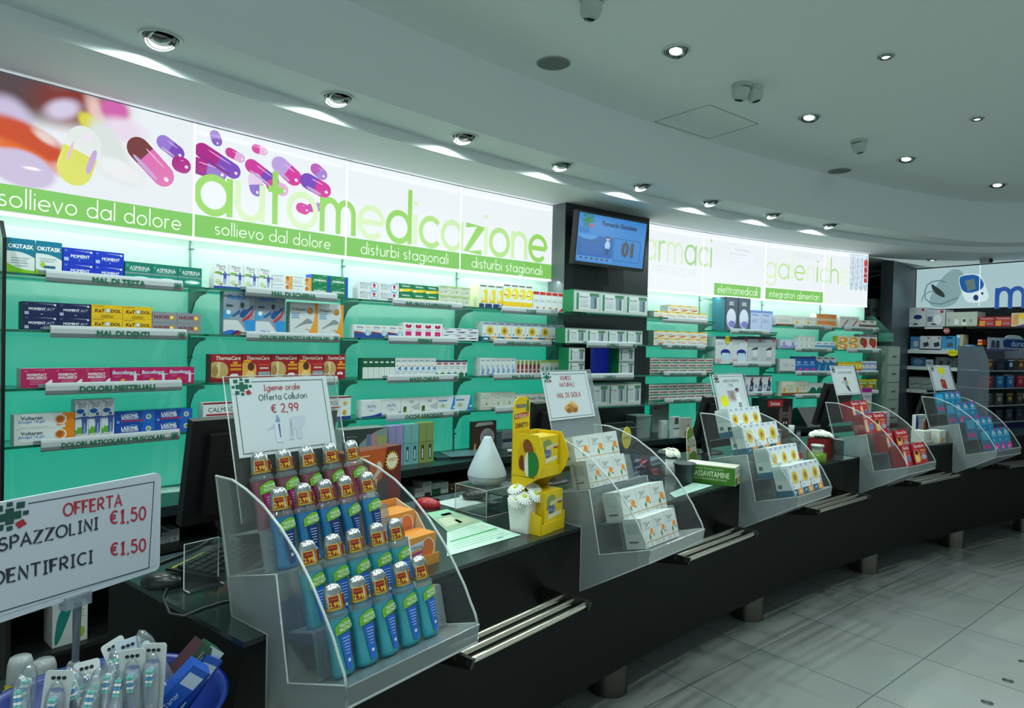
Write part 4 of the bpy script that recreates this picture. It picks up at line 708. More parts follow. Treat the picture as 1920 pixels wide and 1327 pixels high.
# (bay, level, name of the shelf used in labels, [(spec, description, columns, layers, left px, right px, top px at the left, depth)])
ROWS = [
 (1, 1, 'MAL DI TESTA', [('okitask', 'teal, white and green tall box', 1, 1, 12.5, 66, 444, .05), ('okitask2', 'teal and white tall box with dark tag', 1, 1, 67, 116.7, 450, .05), ('moment', 'bright blue box', 2, 2, 117.7, 233, 462.7, .06), ('aspirina', 'dark teal box', 3, 1, 234, 379, 488.7, .06)]),
 (1, 2, 'MAL DI DENTI', [('momentact', 'navy box', 2, 2, 43, 171, 564, .06), ('ketodol', 'yellow box', 2, 2, 171.3, 285, 570, .06), ('nurofen', 'grey box with gold disc', 2, 2, 285.3, 377.5, 583.5, .06)]),
 (1, 3, 'DOLORI MESTRUALI', [('analgesico', 'crimson box with two white title lines', 3, 1, 39, 207.5, 690.6, .06), ('buscofen', 'magenta box with white figure', 3, 1, 208, 364.5, 689.6, .06)]),
 (1, 4, 'DOLORI ARTICOLARI', [('voltaren', 'white and orange long box', 1, 2, 26, 140.5, 778, .05), ('plantadolgel', 'tall grey box with blue figure and leaves', 3, 1, 141, 215, 750, .05), ('lasonil', 'blue long box', 2, 2, 215.6, 360.8, 773, .05)]),
 (2, 1, 'MAL DI SCHIENA', [('plantadol', 'tall white box with blue figure', 4, 1, 400.7, 510.3, 492.2, .05), ('diclo', 'white and orange small box', 2, 2, 510.6, 584.4, 513.7, .06), ('momendol', 'green box with blue end', 2, 2, 584.7, 653, 513.3, .06)]),
 (2, 2, 'DOLORI REUMATICI', [('flector', 'tall grey-blue box with athlete', 2, 1, 419.3, 535.7, 545.3, .04), ('voltadol', 'tall silver and orange box', 2, 1, 544, 644.6, 565, .04)]),
 (2, 3, 'third', [('thermacare', 'dark red box with beige wrap picture', 1, 1, 396, 454, 664, .06), ('thermacare2', 'red box with yellow back picture', 1, 1, 454.4, 508, 664, .06), ('thermacare', 'red box with wrap picture, middle of five', 1, 1, 508.4, 559, 664, .06), ('thermacare2', 'red box with orange arm picture', 1, 1, 559.4, 607.5, 664, .06), ('thermacare', 'red box with wrap picture, last of five', 1, 1, 608, 648, 664.5, .06)]),
 (2, 4, 'lowest', [('calmadol', 'white box with dark red line', 3, 1, 381, 658, 755, .06)]),
 (3, 1, 'INFLUENZA', [('acti', 'white box with blue ring', 2, 2, 671.9, 748.2, 525.8, .06), ('aspirinac', 'green and yellow box', 3, 2, 748.5, 822.6, 530.6, .06), ('vivinc', 'pale green box', 3, 2, 822.8, 881.9, 534.3, .06)]),
 (3, 2, 'FEBBRE', [('zerinodek', 'white and blue box with red stripe', 3, 1, 664, 756.3, 607.6, .05), ('pinkshape', 'white box with pink shapes', 4, 1, 756.6, 829.6, 604, .06), ('zerinol', 'small white box with red-blue swoosh', 3, 2, 829.8, 897, 614, .06)]),
 (3, 3, 'NASO CHIUSO', [('greenspray', 'dark green and white slim box', 6, 1, 680, 741, 671, .05), ('bluespray', 'white slim box with blue arrow', 7, 1, 741.3, 817.4, 670.6, .05), ('redspray', 'white slim box with green foot', 5, 1, 817.6, 876.3, 675, .05)]),
 (3, 4, 'OCCHI ARROSSATI', [('alfa', 'white box with blue wave', 2, 1, 677.6, 752, 751, .06), ('vis', 'white box with small plant', 2, 1, 752.3, 820.3, 747, .06), ('eyedrops', 'pale box with blue curved edge', 2, 1, 820.6, 884, 744, .06)]),
 (4, 1, 'TOSSE', [('bisolvon', 'yellow box with navy foot', 3, 1, 899, 943.5, 531.7, .1), ('bisolvon2', 'yellow and orange box', 4, 1, 943.8, 999.2, 530.6, .1), ('redcorner', 'white box with red corners', 5, 1, 999.5, 1058, 544.4, .07)]),
 (4, 2, 'RIMEDI NATURALI: TOSSE', [('grintuss', 'sunflower box', 6, 1, 905, 1058, 601.7, .08)]),
 (4, 3, 'upper MAL DI GOLA', [('throatspray', 'white and pale blue slim box', 7, 1, 900.3, 967, 670.6, .07), ('redtube', 'slim box with red tube', 6, 1, 968, 1013.5, 674.6, .05), ('greentop', 'slim white box with green top', 5, 1, 1013.7, 1054, 675, .05)]),
 (4, 4, 'lower MAL DI GOLA', [('propolis', 'cream box with small green drop', 3, 1, 901.4, 966, 737, .07), ('benagol', 'cream box with fruit print', 3, 1, 966.4, 1029, 739.5, .06)]),
 (5, 1, 'top pillar', [('bioscalin', 'silver box with green flank', 3, 1, 1076, 1215, 541.7, .11)]),
 (5, 2, 'upper CAPELLI', [('bioscalin', 'silver and green box', 4, 1, 1060, 1205, 613.7, .1)]),
 (5, 3, 'lower CAPELLI', [('bioscalin', 'silver and green box left of the blue screen', 1, 2, 1067, 1097, 651, .1), ('bioscalin', 'silver and green box right of the blue screen', 1, 2, 1161, 1189.7, 652, .1)]),
 (5, 4, 'lowest pillar', [('bioscalin', 'silver and green box', 4, 1, 1072, 1202, 720, .1)]),
 (6, 1, 'top', [('immuno', 'white, yellow, red box', 5, 1, 1226, 1326, 582, .08)]),
 (6, 2, 'DIFESE IMMUNITARIE', [('immuno', 'white, yellow, red box', 5, 2, 1226, 1326, 619, .08)]),
 (6, 3, 'NATURALI DIFESE', [('homeo', 'small white and green box', 7, 3, 1219, 1338, 670, .06)]),
 (6, 4, 'lower RIMEDI NATURALI', [('homeo', 'small white and green box', 7, 3, 1217, 1336, 720, .06)]),
 (7, 1, 'DIFFUSORE', [('diffuser', 'tall grey box with white oval', 2, 1, 1360, 1407.5, 556, .14), ('lilac', 'lilac box', 2, 1, 1408, 1449, 581, .08)]),
 (7, 2, 'AEROSOL', [('aerosol', 'white box with blue and white device', 2, 1, 1342, 1402, 630, .12), ('inhaler', 'grey box with inhaler picture', 2, 1, 1402.4, 1455, 630, .12)]),
 (7, 3, 'lowest', [('glucose', 'white box with dark meter', 3, 1, 1398, 1447, 704, .08)]),
 (8, 1, 'FLORA INTESTINALE', [('flora', 'white and brown wide box', 1, 1, 1455.5, 1487, 590, .06), ('florayellow', 'white box with yellow mark', 2, 1, 1487.3, 1530, 592.5, .06), ('orangebox', 'orange wide box', 1, 2, 1530.7, 1569, 587.4, .07)]),
 (8, 2, 'upper BRUCIORE', [('lilacsmall', 'white and lilac box', 2, 1, 1463.8, 1498, 636, .06), ('whitegreen', 'white box with green dot', 3, 2, 1498.3, 1528, 629, .06), ('bluewhite', 'white over blue box', 3, 1, 1528.3, 1567, 639.5, .05)]),
 (8, 3, 'lower BRUCIORE', [('greywide', 'grey-white wide box', 1, 1, 1462, 1491.6, 672, .06), ('bluepink', 'blue and pink box', 3, 1, 1491.8, 1529.6, 668, .06), ('bluewave', 'dark blue box with white top', 3, 1, 1529.8, 1568, 668, .06)]),
 (8, 4, 'STITICHEZZA', [('supposit', 'cream and brown box', 2, 1, 1466, 1515, 715, .06), ('greenarch', 'white box with green arches', 1, 1, 1515.3, 1546, 718, .06)]),
 (9, 1, 'top', [('swoosh', 'white box with red swoosh', 2, 1, 1575, 1611, 592.5, .06), ('brownband', 'white box with brown band', 1, 1, 1611.3, 1643, 599.7, .06)]),
 (9, 2, 'ENERGIZZANTI', [('energy', 'orange box', 2, 1, 1572, 1610.5, 629.5, .06), ('kidney', 'white box with red fruit', 2, 1, 1611, 1644.5, 626, .06)]),
 (9, 3, 'MINERALI', [('yellowred', 'yellow and red small box', 6, 1, 1572, 1616.3, 678, .05), ('whiteblue', 'white and blue box', 3, 2, 1616.6, 1643.7, 676.6, .06)]),
 (9, 4, 'lowest', [('vitamins', 'green and orange box', 2, 1, 1609, 1644, 711, .06)]),
]
def copies(mesh, name, spots, labels, cat, group):
    for (loc, rot), l in zip(spots, labels):
        o = bpy.data.objects.new(name, mesh); COL.objects.link(o); o.location = loc
        o.rotation_euler = rot if isinstance(rot, tuple) else (0, 0, rot); tag(o, l, cat, group)
LAYER = {1: [''], 2: ['lower ', 'upper '], 3: ['bottom ', 'middle ', 'top ']}
def where(bay, lev, nm):
    if nm in ('top', 'third', 'lowest'): return '%s shelf of the %s' % (nm, BAYN[bay])
    if nm in ('top pillar', 'lowest pillar'): return nm.replace(' pillar', '') + ' shelf of the black pillar'
    return nm + ' shelf'
def lay_row(bay, lev, nm, spec, desc, n, layers, xl, xr, yt, d, zbase=None):
    f = BAY[bay]; zs = SHELFZ[bay][lev] if zbase is None else zbase; yf = FRONT[bay] + .014
    s0 = f.hit(xl, yt, yf)[0]; s1 = f.hit(xr, yt, yf)[0]; h = (f.hit(xl, yt, yf)[1] - zs) / layers; w = (s1 - s0) / n
    d = min(d, -yf - (.01 if bay != 5 else PIN + .005))
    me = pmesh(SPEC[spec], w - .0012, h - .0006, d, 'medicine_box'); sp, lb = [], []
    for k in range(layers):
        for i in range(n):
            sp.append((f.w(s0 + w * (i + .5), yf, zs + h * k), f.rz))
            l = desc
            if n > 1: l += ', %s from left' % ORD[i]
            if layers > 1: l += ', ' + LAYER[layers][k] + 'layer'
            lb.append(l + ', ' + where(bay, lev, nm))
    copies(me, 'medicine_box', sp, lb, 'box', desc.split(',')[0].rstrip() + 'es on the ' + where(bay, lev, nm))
    return s0, w, h, zs
for bay, lev, nm, items in ROWS:
    for it in items: lay_row(bay, lev, nm, *it)
# second layer of three boxes above the top shelf right of the pillar
f = BAY[6]; h0 = f.hit(1226, 582, -.186)[1] - ZS[1]
lay_row(6, 1, 'top', 'immuno', 'stacked white, yellow, red box', 3, 1, 1252, 1309, 571, .08, ZS[1] + h0)
f = BAY[7]; sx, sz = f.hit(1367, 637, -.205); mb = MB(); mb.prism(ellipse(0, 0, .028, .036, 24), -.0015, 0, mat('#d8c81c', .5), 'y'); put_text(mb, 'OFFERTA', None, 0, .012, .009, mat('#7a6a10', .5), .045, 0, 0, -.002); put_text(mb, '29,90', None, 0, -.006, .01, mat('#7a6a10', .5), .04, 0, 0, -.002)
tag(mb.build('offer_tag', None, f.w(sx, -.1885, sz), f.rz), 'yellow oval offer tag stuck on the white aerosol boxes', 'tag')
# dark blue bottles at the end of the vitamins shelf
bt = MB(); bt.lathe([(0, 0), (.018, 0), (.02, .006), (.02, .06), (.012, .072), (.012, .078)], mat('#35506a', .3), 14); bt.lathe([(.0135, .078), (.0135, .1), (0, .101)], mat('#1d3346', .4), 14)
me = bt.mesh('pill_bottle')
f = BAY[9]; h9 = (f.hit(1616.6, 676.6, -.186)[1] - SHELFZ[9][3])
copies(me, 'pill_bottle', [(f.w(f.hit(px, 670, -.1)[0], -.1, SHELFZ[9][3]), 0) for px in (1608, 1618, 1628, 1638)], ['dark blue pill bottle, %s from left behind the boxes, MINERALI shelf' % ORD[i] for i in range(4)], 'bottle', 'pill bottles on the MINERALI shelf')
# ------------------------------------------------------------------ sign holders on the shelf edges
SIGNM = mat('#b2b8bc', .35); SGRN = mat('#146a4a', .5)
def shelf_sign(bay, lev, txt, xl, xr, yl, label, lg=True, h=.034, drop=.006, th=.0, mt=SIGNM, maxw=.74):
    f = BAY[bay]; yf = FRONT[bay] - .012; z = SHELFZ[bay][lev]
    s0 = f.hit(xl, yl, yf)[0]; s1 = f.hit(xr, yl, yf)[0]; w = s1 - s0
    mb = MB(); o = [(.0, .012), (-.006, .008), (-.009, 0), (-.011, -h * .5), (-.006, -h + .004), (0, -h), (.002, -h), (.002, .012)]
    mb.prism([(y, zz) for y, zz in o], -w / 2, w / 2, mt)
    mb.box(-w / 2 - .02, .002, -.004, -w / 2, .012, .008, mat('#7f8a8c', .4)); mb.box(-w / 2, .002, -.002, w / 2, .02, .0, mat('#7f8a8c', .4))
    if txt: put_text(mb, txt, None, 0 if not txt == 'RI' else w * .3, -h * .42, h * (.62 if len(txt) < 22 else .5), SGRN, w * maxw, .035, .0, -.0116)
    if lg: logo(mb, None, w / 2 - .022, -h * .4, h * .75, -.0118)
    tag(mb.build('shelf_sign', None, f.w((s0 + s1) / 2, yf, z + drop), f.rz), label, 'sign')
for bay, lev, txt, xl, xr, yl, lg in [
 (1, 1, 'MAL DI TESTA', 85.4, 341.7, 508, True), (1, 2, 'MAL DI DENTI', 93.7, 349, 615, True), (1, 3, 'DOLORI MESTRUALI', 84.4, 339.6, 720, False), (1, 4, 'DOLORI ARTICOLARI E MUSCOLARI', 76, 335.4, 830, True),
 (2, 1, 'MAL DI SCHIENA', 460.4, 630.8, 540, False), (2, 2, 'DOLORI REUMATICI E MUSCOLARI', 461, 635.5, 626, True), (2, 3, 'RI', 455, 632, 712, False),
 (3, 1, 'INFLUENZA E RAFFREDDORE', 735.3, 865.5, 563, False), (3, 2, 'FEBBRE', 727.7, 857.4, 634, False), (3, 3, 'NASO CHIUSO', 725.3, 857.7, 704, True), (3, 4, 'OCCHI ARROSSATI', 724, 857.7, 776, True),
 (4, 1, 'TOSSE', 939.9, 1044.9, 575, False), (4, 2, 'RIMEDI NATURALI: TOSSE', 924.6, 1032.8, 638, False), (4, 3, 'MAL DI GOLA', 924.4, 1030, 699, False), (4, 4, 'MAL DI GOLA', 927.7, 1032, 762, False),
 (5, 2, 'CAPELLI', 1100.5, 1191.7, 640, True), (5, 3, 'CAPELLI', 1094, 1187, 696, False),
 (6, 1, '', 1241, 1325, 597, False), (6, 2, 'DIFESE IMMUNITARIE', 1240.7, 1321, 647, False), (6, 3, 'RIMEDI NATURALI DIFESE IMMUNITARIE', 1243.6, 1323, 696, False), (6, 4, 'RIMEDI NATURALI', 1244.6, 1318, 746, False),
 (7, 1, 'DIFFUSORE OLI ESSENZIALI', 1369.7, 1441, 614, False), (7, 2, 'AEROSOL', 1374, 1445.7, 680, False), (7, 3, 'SUPP', 1396, 1447, 738, False),
 (8, 1, 'FLORA INTESTINALE', 1490, 1557.8, 610, False), (8, 2, 'BRUCIORE DI STOMACO', 1491, 1558.7, 651, False), (8, 3, 'BRUCIORE DI STOMACO', 1491.8, 1558, 694, False), (8, 4, 'STITICHEZZA', 1491, 1540, 738, False),
 (9, 1, 'INTEGRATORI SALINI', 1583, 1646.5, 613, True), (9, 2, 'ENERGIZZANTI', 1587.7, 1651, 654, True), (9, 3, 'VITAMINE E MINERALI', 1602, 1645.6, 695, True), (9, 4, '', 1600, 1646, 733, False)]:
    k = {(4, 3): 'upper ', (4, 4): 'lower ', (5, 2): 'upper ', (5, 3): 'lower ', (8, 2): 'upper ', (8, 3): 'lower '}.get((bay, lev), '')
    l = 'grey shelf sign reading %s, %s level of the %s' % (txt, LEV[lev], BAYN[bay]) if txt and txt not in ('RI', 'SUPP') else 'grey shelf sign, %s level of the %s' % (LEV[lev], BAYN[bay])
    if len(l.split()) > 16: l = 'grey shelf sign reading %s, %s level' % (txt, LEV[lev])
    shelf_sign(bay, lev, txt, xl, xr, yl, l, lg, h=.034 if bay != 6 or lev != 1 else .036)

# ================================================================== back worktop and cabinets
WTOP = mat('#1f2a2b', .3); CABM = mat('#0e1112', .5)
mb = MB(); A0, A1 = 2.49, B[9]; nA = 26
def slab_arc(mb, r_out, r_in, z0, z1, a0, a1, n, mt, c=(CX, CY), top=None):
    P = []
    for i in range(n + 1):
        a = a0 + (a1 - a0) * i / n; P.append((cos(a), sin(a)))
    v = []
    for r, z in ((r_in, z0), (r_in, z1), (r_out, z1), (r_out, z0)): v += [(c[0] + r * x, c[1] + r * y, z) for x, y in P]
    m_ = n + 1
    for q in range(4):
        o, p_ = q * m_, ((q + 1) % 4) * m_
        mb.add(v, [(o + i, o + i + 1, p_ + i + 1, p_ + i) for i in range(n)], (top or mt) if q == 1 else mt)
    mb.add(v, [(0, m_, 2 * m_, 3 * m_), (n, m_ + n, 2 * m_ + n, 3 * m_ + n)], mt)
slab_arc(mb, R - .006, R - .40, ZW - .04, ZW, A0, A1, nA, WTOP)
tag(mb.build('back_worktop'), 'dark worktop running along the wall under the glass shelves', 'worktop')
cabs = [(1, 'under the leftmost shelves'), (2, 'under the second bay of shelves'), (3, 'under the third bay of shelves'), (4, 'left of the pillar'), (6, 'right of the pillar'), (7, 'under the aerosol shelf'), (8, 'under the stomach remedies'), (9, 'at the right end of the wall')]
SHZ = .745
for i, w_ in cabs:
    f = BAY[i]; t = thing('base_cabinet', 'dark open base cabinet below the back worktop, ' + w_, 'cabinet', f.w(0, 0, 0), f.rz)
    mb = MB(); L_ = f.L
    mb.box(.020, -.38, .06, .034, -.04, ZW - .045, CABM); mb.box(L_ - .034, -.38, .06, L_ - .020, -.04, ZW - .045, CABM)
    mb.box(.034, -.05, .06, L_ - .034, -.04, ZW - .045, CABM); mb.box(.034, -.38, SHZ - .016, L_ - .034, -.05, SHZ, CABM); mb.box(.034, -.36, .0, L_ - .034, -.34, .06, CABM); mb.box(.034, -.38, .06, L_ - .034, -.05, .075, CABM)
    mb.box(.034, -.38, .44, L_ - .034, -.05, .455, CABM)
    mb.build('body', t)

# ================================================================== the long counter
PH0, PH1 = 2.4792, 2.0
COUNTM = mat('#0a0d0e', .3); FRONTM = mat('#111313', .5, 0, 0, .15)
m, nt, out = nodes_mat('counter_glass_top')
b = nt.nodes.new('ShaderNodeBsdfPrincipled'); b.inputs['Base Color'].default_value = (.012, .022, .020, 1); b.inputs['Roughness'].default_value = .16; b.inputs['Specular IOR Level'].default_value = .7
nt.links.new(b.outputs[0], out.inputs[0]); TOPM = m
ctr = thing('service_counter', 'long curved black counter on short steel legs', 'counter', (0, 0, 0))
mb = MB(); slab_arc(mb, RK + .70, RK, ZK - .012, ZK, PH0, PH1, 40, TOPM, (KX, KY)); mb.build('worktop', ctr)
mb = MB(); n_ = 40; vs = []
prof = [(RK + .002, ZK - .012), (RK + .002, ZK - .03), (RK + .206, .17), (RK + .24, .15), (RK + .66, .15)]
for r, z in prof: vs += [(KX + r * cos(PH0 + (PH1 - PH0) * i / n_), KY + r * sin(PH0 + (PH1 - PH0) * i / n_), z) for i in range(n_ + 1)]
for q in range(4): mb.add(vs, [(q * (n_ + 1) + i, q * (n_ + 1) + i + 1, (q + 1) * (n_ + 1) + i + 1, (q + 1) * (n_ + 1) + i) for i in range(n_)], FRONTM, smooth=True)
mb.build('front_panel', ctr)
mb = MB(); c0, s0_ = cos(PH0), sin(PH0)
mb.poly([(KX + r * c0, KY + r * s0_, z) for r, z in prof + [(RK + .69, .15), (RK + .69, ZK - .012)]], FRONTM); mb.build('end_panel', ctr)
mb = MB(); slab_arc(mb, RK + .68, RK + .67, .15, ZK - .012, PH0, PH1, 40, FRONTM, (KX, KY)); mb.build('back_panel', ctr)
# pale inner counter wall seen where the counter sweeps away
for k in range(-1, 5):
    ph = [2.4312, 2.3523, 2.2683, 2.1738, 2.0905, 2.018][k + 1]
    x, y = kpt(ph, -.335); mb = MB(); mb.lathe([(.09, 0), (.09, .152)], mat('#6f6b63', .3, 1.0), 28)
    mb.build('leg', ctr, (x, y, 0))
RAILS = [(2.4425, 2.4055), (2.3625, 2.3227), (2.2800, 2.2385), (2.1935, 2.1525), (2.105, 2.064)]
for a, b_ in RAILS:
    f = kframe(a); e = kframe(b_); rail = link('bag_rail', None, ctr, (0, 0, 0))
    for q, fr in ((0, f), (1, e)):
        mb = MB(); mb.prism([(-.16, .765), (-.15, .735), (.06, .70), (.07, .765)], -.006, .006, mat('#17140f', .4)); mb.build('bracket', rail, fr.w(.006 if q == 0 else -.006, 0, 0), fr.rz)
    for u in (.045, .092, .140):
        p, q = kpt(a, u), kpt(b_, u); dx = ((q[0] - p[0]) * .0, 0)
        mb = MB(); mb.tube([(p[0], p[1], .752), (q[0], q[1], .752)], .0095, mat('#e2dacb', .22, 1.0), 12); mb.build('bar', rail)

# ================================================================== tiered acrylic displays on the counter
CURVE = [(.28, .885), (.28, .93), (.272, .95), (.256, .975), (.236, 1.01), (.205, 1.05), (.165, 1.098), (.11, 1.15), (.05, 1.193), (-.02, 1.231), (-.09, 1.255), (-.15, 1.268), (-.225, 1.267)]
TIER = [(.28, .93), (.085, .87), (.035, 1.09), (-.16, 1.04), (-.225, 1.267)]
FOOT = [(-.143, .951), (.004, .951), (.004, .72), (.28, .885)]
DPHI = [2.4757, 2.3960, 2.3156, 2.2256, 2.1392]
DW = .385
DN = ['leftmost acrylic tiered display, holding mouthwash bottles', 'second acrylic tiered display, holding white throat remedy cartons', 'third acrylic tiered display, holding sunflower cartons', 'fourth acrylic tiered display, holding red heat wrap cartons', 'last acrylic tiered display on the right, holding blue cartons']
BACKL = [(-.114, 1.172), (-.2185, 1.545)]
DF = []; DT = []
def slab2(mb, p, q, th, x0, x1, mt):
    """sheet whose section runs from p to q in (u, z), th thick, across x0..x1"""
    d = Vector((q[0] - p[0], q[1] - p[1])).normalized(); n = Vector((-d.y, d.x)) * th
    mb.prism([(-p[0], p[1]), (-q[0], q[1]), (-q[0] - n.x, q[1] + n.y), (-p[0] - n.x, p[1] + n.y)], x0, x1, mt)
for k, ph in enumerate(DPHI):
    f = kframe(ph); DF.append(f)
    t = thing('acrylic_display', DN[k], 'display stand', f.w(0, 0, 0), f.rz)
    for side, x in ((0, 0.0), (1, DW)):
        mb = MB(); th = .004
        clear = CURVE[1:] + [TIER[-1]] + TIER[-2:0:-1]
        mb.prism([(-u, z) for u, z in CURVE[1:] + TIER[-2:0:-1]], x - th / 2, x + th / 2, ACRYL)
        mb.prism([(-u, z) for u, z in FOOT + TIER], x - th / 2, x + th / 2, FROST)
        mb.tube([(x, -u, z) for u, z in CURVE], .0032, ACRYL_EDGE, 6)
        mb.tube([(x, -u, z) for u, z in TIER], .0024, ACRYL_EDGE, 6)
        mb.tube([(x, -u, z) for u, z in [TIER[-1]] + FOOT + [CURVE[0]]], .0022, ACRYL_EDGE, 6)
        mb.build('side_panel', t)
    mb = MB(); a, b_ = .004, DW - .004
    for p, q in ((TIER[0], TIER[1]), (TIER[1], TIER[2]), (TIER[2], TIER[3])): slab2(mb, p, q, .003, a, b_, FROST)
    mb.build('stepped_tray', t)
    mb = MB()
    for p, q in (((.078, .972), (.158, .994)), ((.158, .994), (.182, .904)), ((-.17, 1.13), (-.045, 1.163)), ((-.045, 1.163), (-.02, 1.078))): slab2(mb, p, q, .003, a + .002, b_ - .002, FROST)
    mb.build('riser', t)
    mb = MB(); slab2(mb, (.283, .93), (.275, .885), .004, 0, DW, FROST); slab2(mb, (.28, .885), (.10, .778), .003, 0.03, DW, FROST); mb.tube([(0, -.28, .885), (DW, -.28, .885)], .003, ACRYL_EDGE, 6); mb.build('front_lip', t)
    DT.append(t)
LEAN = math.atan2(.1045, .373)
class Tilt:
    """leaning plane of a display's back panel"""
    def __init__(s, f, u, z, lean): s.f, s.u, s.z, s.l = f, u, z, lean
    def hit(s, px, py):
        d = Vector(ray(px, py)); o = Vector((0, 0, HC)); p = Vector(s.f.w(0, -s.u, s.z))
        n = Vector(s.f.w(0, -cos(s.l), sin(s.l))) - Vector(s.f.w(0, 0, 0)); n = Vector((n.x, n.y, sin(s.l)))
        P = o + d * ((p - o).dot(n) / d.dot(n)); x, y = s.f.loc(P.x, P.y)
        return x, (P.z - s.z) / cos(s.l)
CARDS = [((429, 708), (612, 705), (630, 835.5), (449.5, 859.6)), ((1013.5, 698), (1099.4, 694.6), (1116, 779), (1031, 790)), ((1335.7, 703), (1393, 701), (1405, 764), (1349, 772.6)), ((1555, 687), (1602, 686), (1613, 739), (1569, 741)), ((1745, 686), (1780, 685), (1790.5, 731), (1752, 732))]
PAPER = mat('#ced4da', .5); INK = mat('#20282c', .5); CRED = mat('#b02032', .5); CGRN = mat('#1d5a4c', .5)
CL = ['white sign card reading Igiene orale Offerta Collutori over the mouthwash', 'white sign card reading RIMEDI NATURALI MAL DI GOLA with a honey picture', 'white sign card with yellow oval and a drawn figure, above sunflower cartons', 'white sign card with a running figure above the red cartons', 'white sign card with yellow oval and red box above the blue cartons']
for k, cs in enumerate(CARDS):
    tl = Tilt(DF[k], BACKL[0][0] + .003, BACKL[0][1], LEAN); h = [tl.hit(*c) for c in cs]
    x0 = (h[0][0] + h[3][0]) / 2; x1 = (h[1][0] + h[2][0]) / 2; v0 = (h[2][1] + h[3][1]) / 2; v1 = (h[0][1] + h[1][1]) / 2
    a, b_ = max(x0 - .014, .004), min(x1 + .03, DW - .004); top = tuple(BACKL[0][i_] + (BACKL[1][i_] - BACKL[0][i_]) * (v1 + .004) / hypot(.1045, .373) for i_ in (0, 1))
    mb = MB(); slab2(mb, BACKL[0], top, .003, a, b_, FROST if k == 1 else ACRYL)
    mb.tube([(a, -BACKL[0][0], BACKL[0][1]), (a, -top[0], top[1]), (b_, -top[0], top[1]), (b_, -BACKL[0][0], BACKL[0][1])], .0018, ACRYL_EDGE, 6); mb.build('back_panel', DT[k])
    w, hh = x1 - x0, v1 - v0; mb = MB(); mb.box(-w / 2, 0, 0, w / 2, .001, hh, PAPER)
    def X(u): return -w / 2 + u * w
    def fr(x0_, z0_, x1_, z1_, t_=.0016):
        for a, b_, c, d in ((x0_, z0_, x1_, z0_ + t_), (x0_, z1_ - t_, x1_, z1_), (x0_, z0_, x0_ + t_, z1_), (x1_ - t_, z0_, x1_, z1_)): mb.poly([(a, -.0004, b_), (c, -.0004, b_), (c, -.0004, d), (a, -.0004, d)], INK)
    fr(X(.04), .04 * hh, X(.95), .95 * hh)
    mb.poly([(X(0), -.0006, .8 * hh), (X(.2), -.0006, .8 * hh), (X(.2), -.0006, hh), (X(0), -.0006, hh)], PAPER); logo(mb, None, X(.105), .885 * hh, min(w, hh) * .2, -.0008, '#0f5f4c' if k < 2 else '#2a3a3c', '#b02234' if k < 2 else '#3a4648')
    T = lambda s, cx, cz, h_, mt, mw=.8: put_text(mb, s, None, X(cx), cz * hh, h_ * hh, mt, mw * w, 0, 0, -.0008, 'c', .18 if k < 2 else .13)
    pic = lambda pts, c: mb.poly([(X(u), -.0008, v * hh) for u, v in pts], mat(c, .5))
    if k == 0:
        T('Igiene orale', .5, .86, .072, CRED, .38); T('Offerta Collutori', .5, .735, .072, CGRN, .56); T('€ 2,99', .5, .585, .11, CRED, .34)
        pic([(.50, .16), (.55, .16), (.56, .3), (.58, .3), (.585, .16), (.64, .16), (.65, .3), (.69, .36), (.70, .45), (.66, .47), (.62, .455), (.57, .47), (.53, .44), (.53, .36)], '#c3c8d8'); pic([(.52, .2), (.54, .2), (.55, .44), (.54, .44)], '#eef0f4')
        pic([(.37, .14), (.44, .14), (.45, .38), (.43, .47), (.39, .47), (.36, .38)], '#d0d5e4'); pic([(.385, .40), (.435, .40), (.42, .5), (.40, .5)], '#9fb0d4'); pic([(.41, .2), (.42, .2), (.425, .38), (.405, .38)], '#4a66a0'); pic([(.30, .33), (.37, .38), (.37, .35), (.31, .31)], '#c3c8d8')
    elif k == 1:
        T('RIMEDI', .5, .86, .085, CRED, .3); T('NATURALI', .5, .72, .085, CRED, .42); T('MAL DI GOLA', .5, .5, .1, CRED, .72)
        pic(ellipse(.5, .22, .15, .09), '#d89a4a'); pic(ellipse(.53, .27, .1, .09), '#e8b878'); pic(ellipse(.44, .17, .06, .05), '#b8742a'); pic(ellipse(.57, .17, .06, .05), '#c07a3a'); pic([(.52, .3), (.54, .3), (.53, .4)], '#d8b060')
    elif k == 2:
        T('RIMEDI STAGIONALI', .57, .82, .07, INK, .64); T('TOSSE', .52, .7, .07, INK, .26)
        pic(ellipse(.22, .26, .12, .16), '#e6dc1e'); pic([(.36, .25), (.6, .25), (.6, .55), (.36, .55)], '#c9b6b8'); pic([(.372, .262), (.588, .262), (.588, .538), (.372, .538)], '#e9e4e6'); pic(ellipse(.48, .37, .07, .08), '#b07a68'); pic(ellipse(.69, .55, .06, .06), '#5a3440'); pic(ellipse(.69, .51, .04, .04), '#e0c0b4'); pic([(.62, .2), (.76, .2), (.73, .47), (.65, .47)], '#e8e6ea'); pic([(.66, .06), (.69, .06), (.69, .2), (.67, .2)], '#4a4a54'); pic([(.72, .06), (.75, .06), (.73, .2), (.71, .2)], '#4a4a54')
    elif k == 3:
        T('SOLLIEVO DAL DOLORE', .55, .78, .07, INK, .68)
        pic(ellipse(.5, .56, .06, .06), '#4a4438'); pic([(.44, .3), (.56, .32), (.58, .5), (.46, .52)], '#9aa0a4'); pic([(.46, .3), (.56, .32), (.62, .12), (.56, .12)], '#3a3c40'); pic([(.44, .3), (.5, .3), (.44, .16), (.4, .18)], '#e0dcd4'); pic([(.56, .46), (.68, .36), (.7, .4), (.58, .5)], '#e8e07a'); pic([(.44, .48), (.34, .4), (.33, .43), (.45, .52)], '#8a8a8c')
    else:
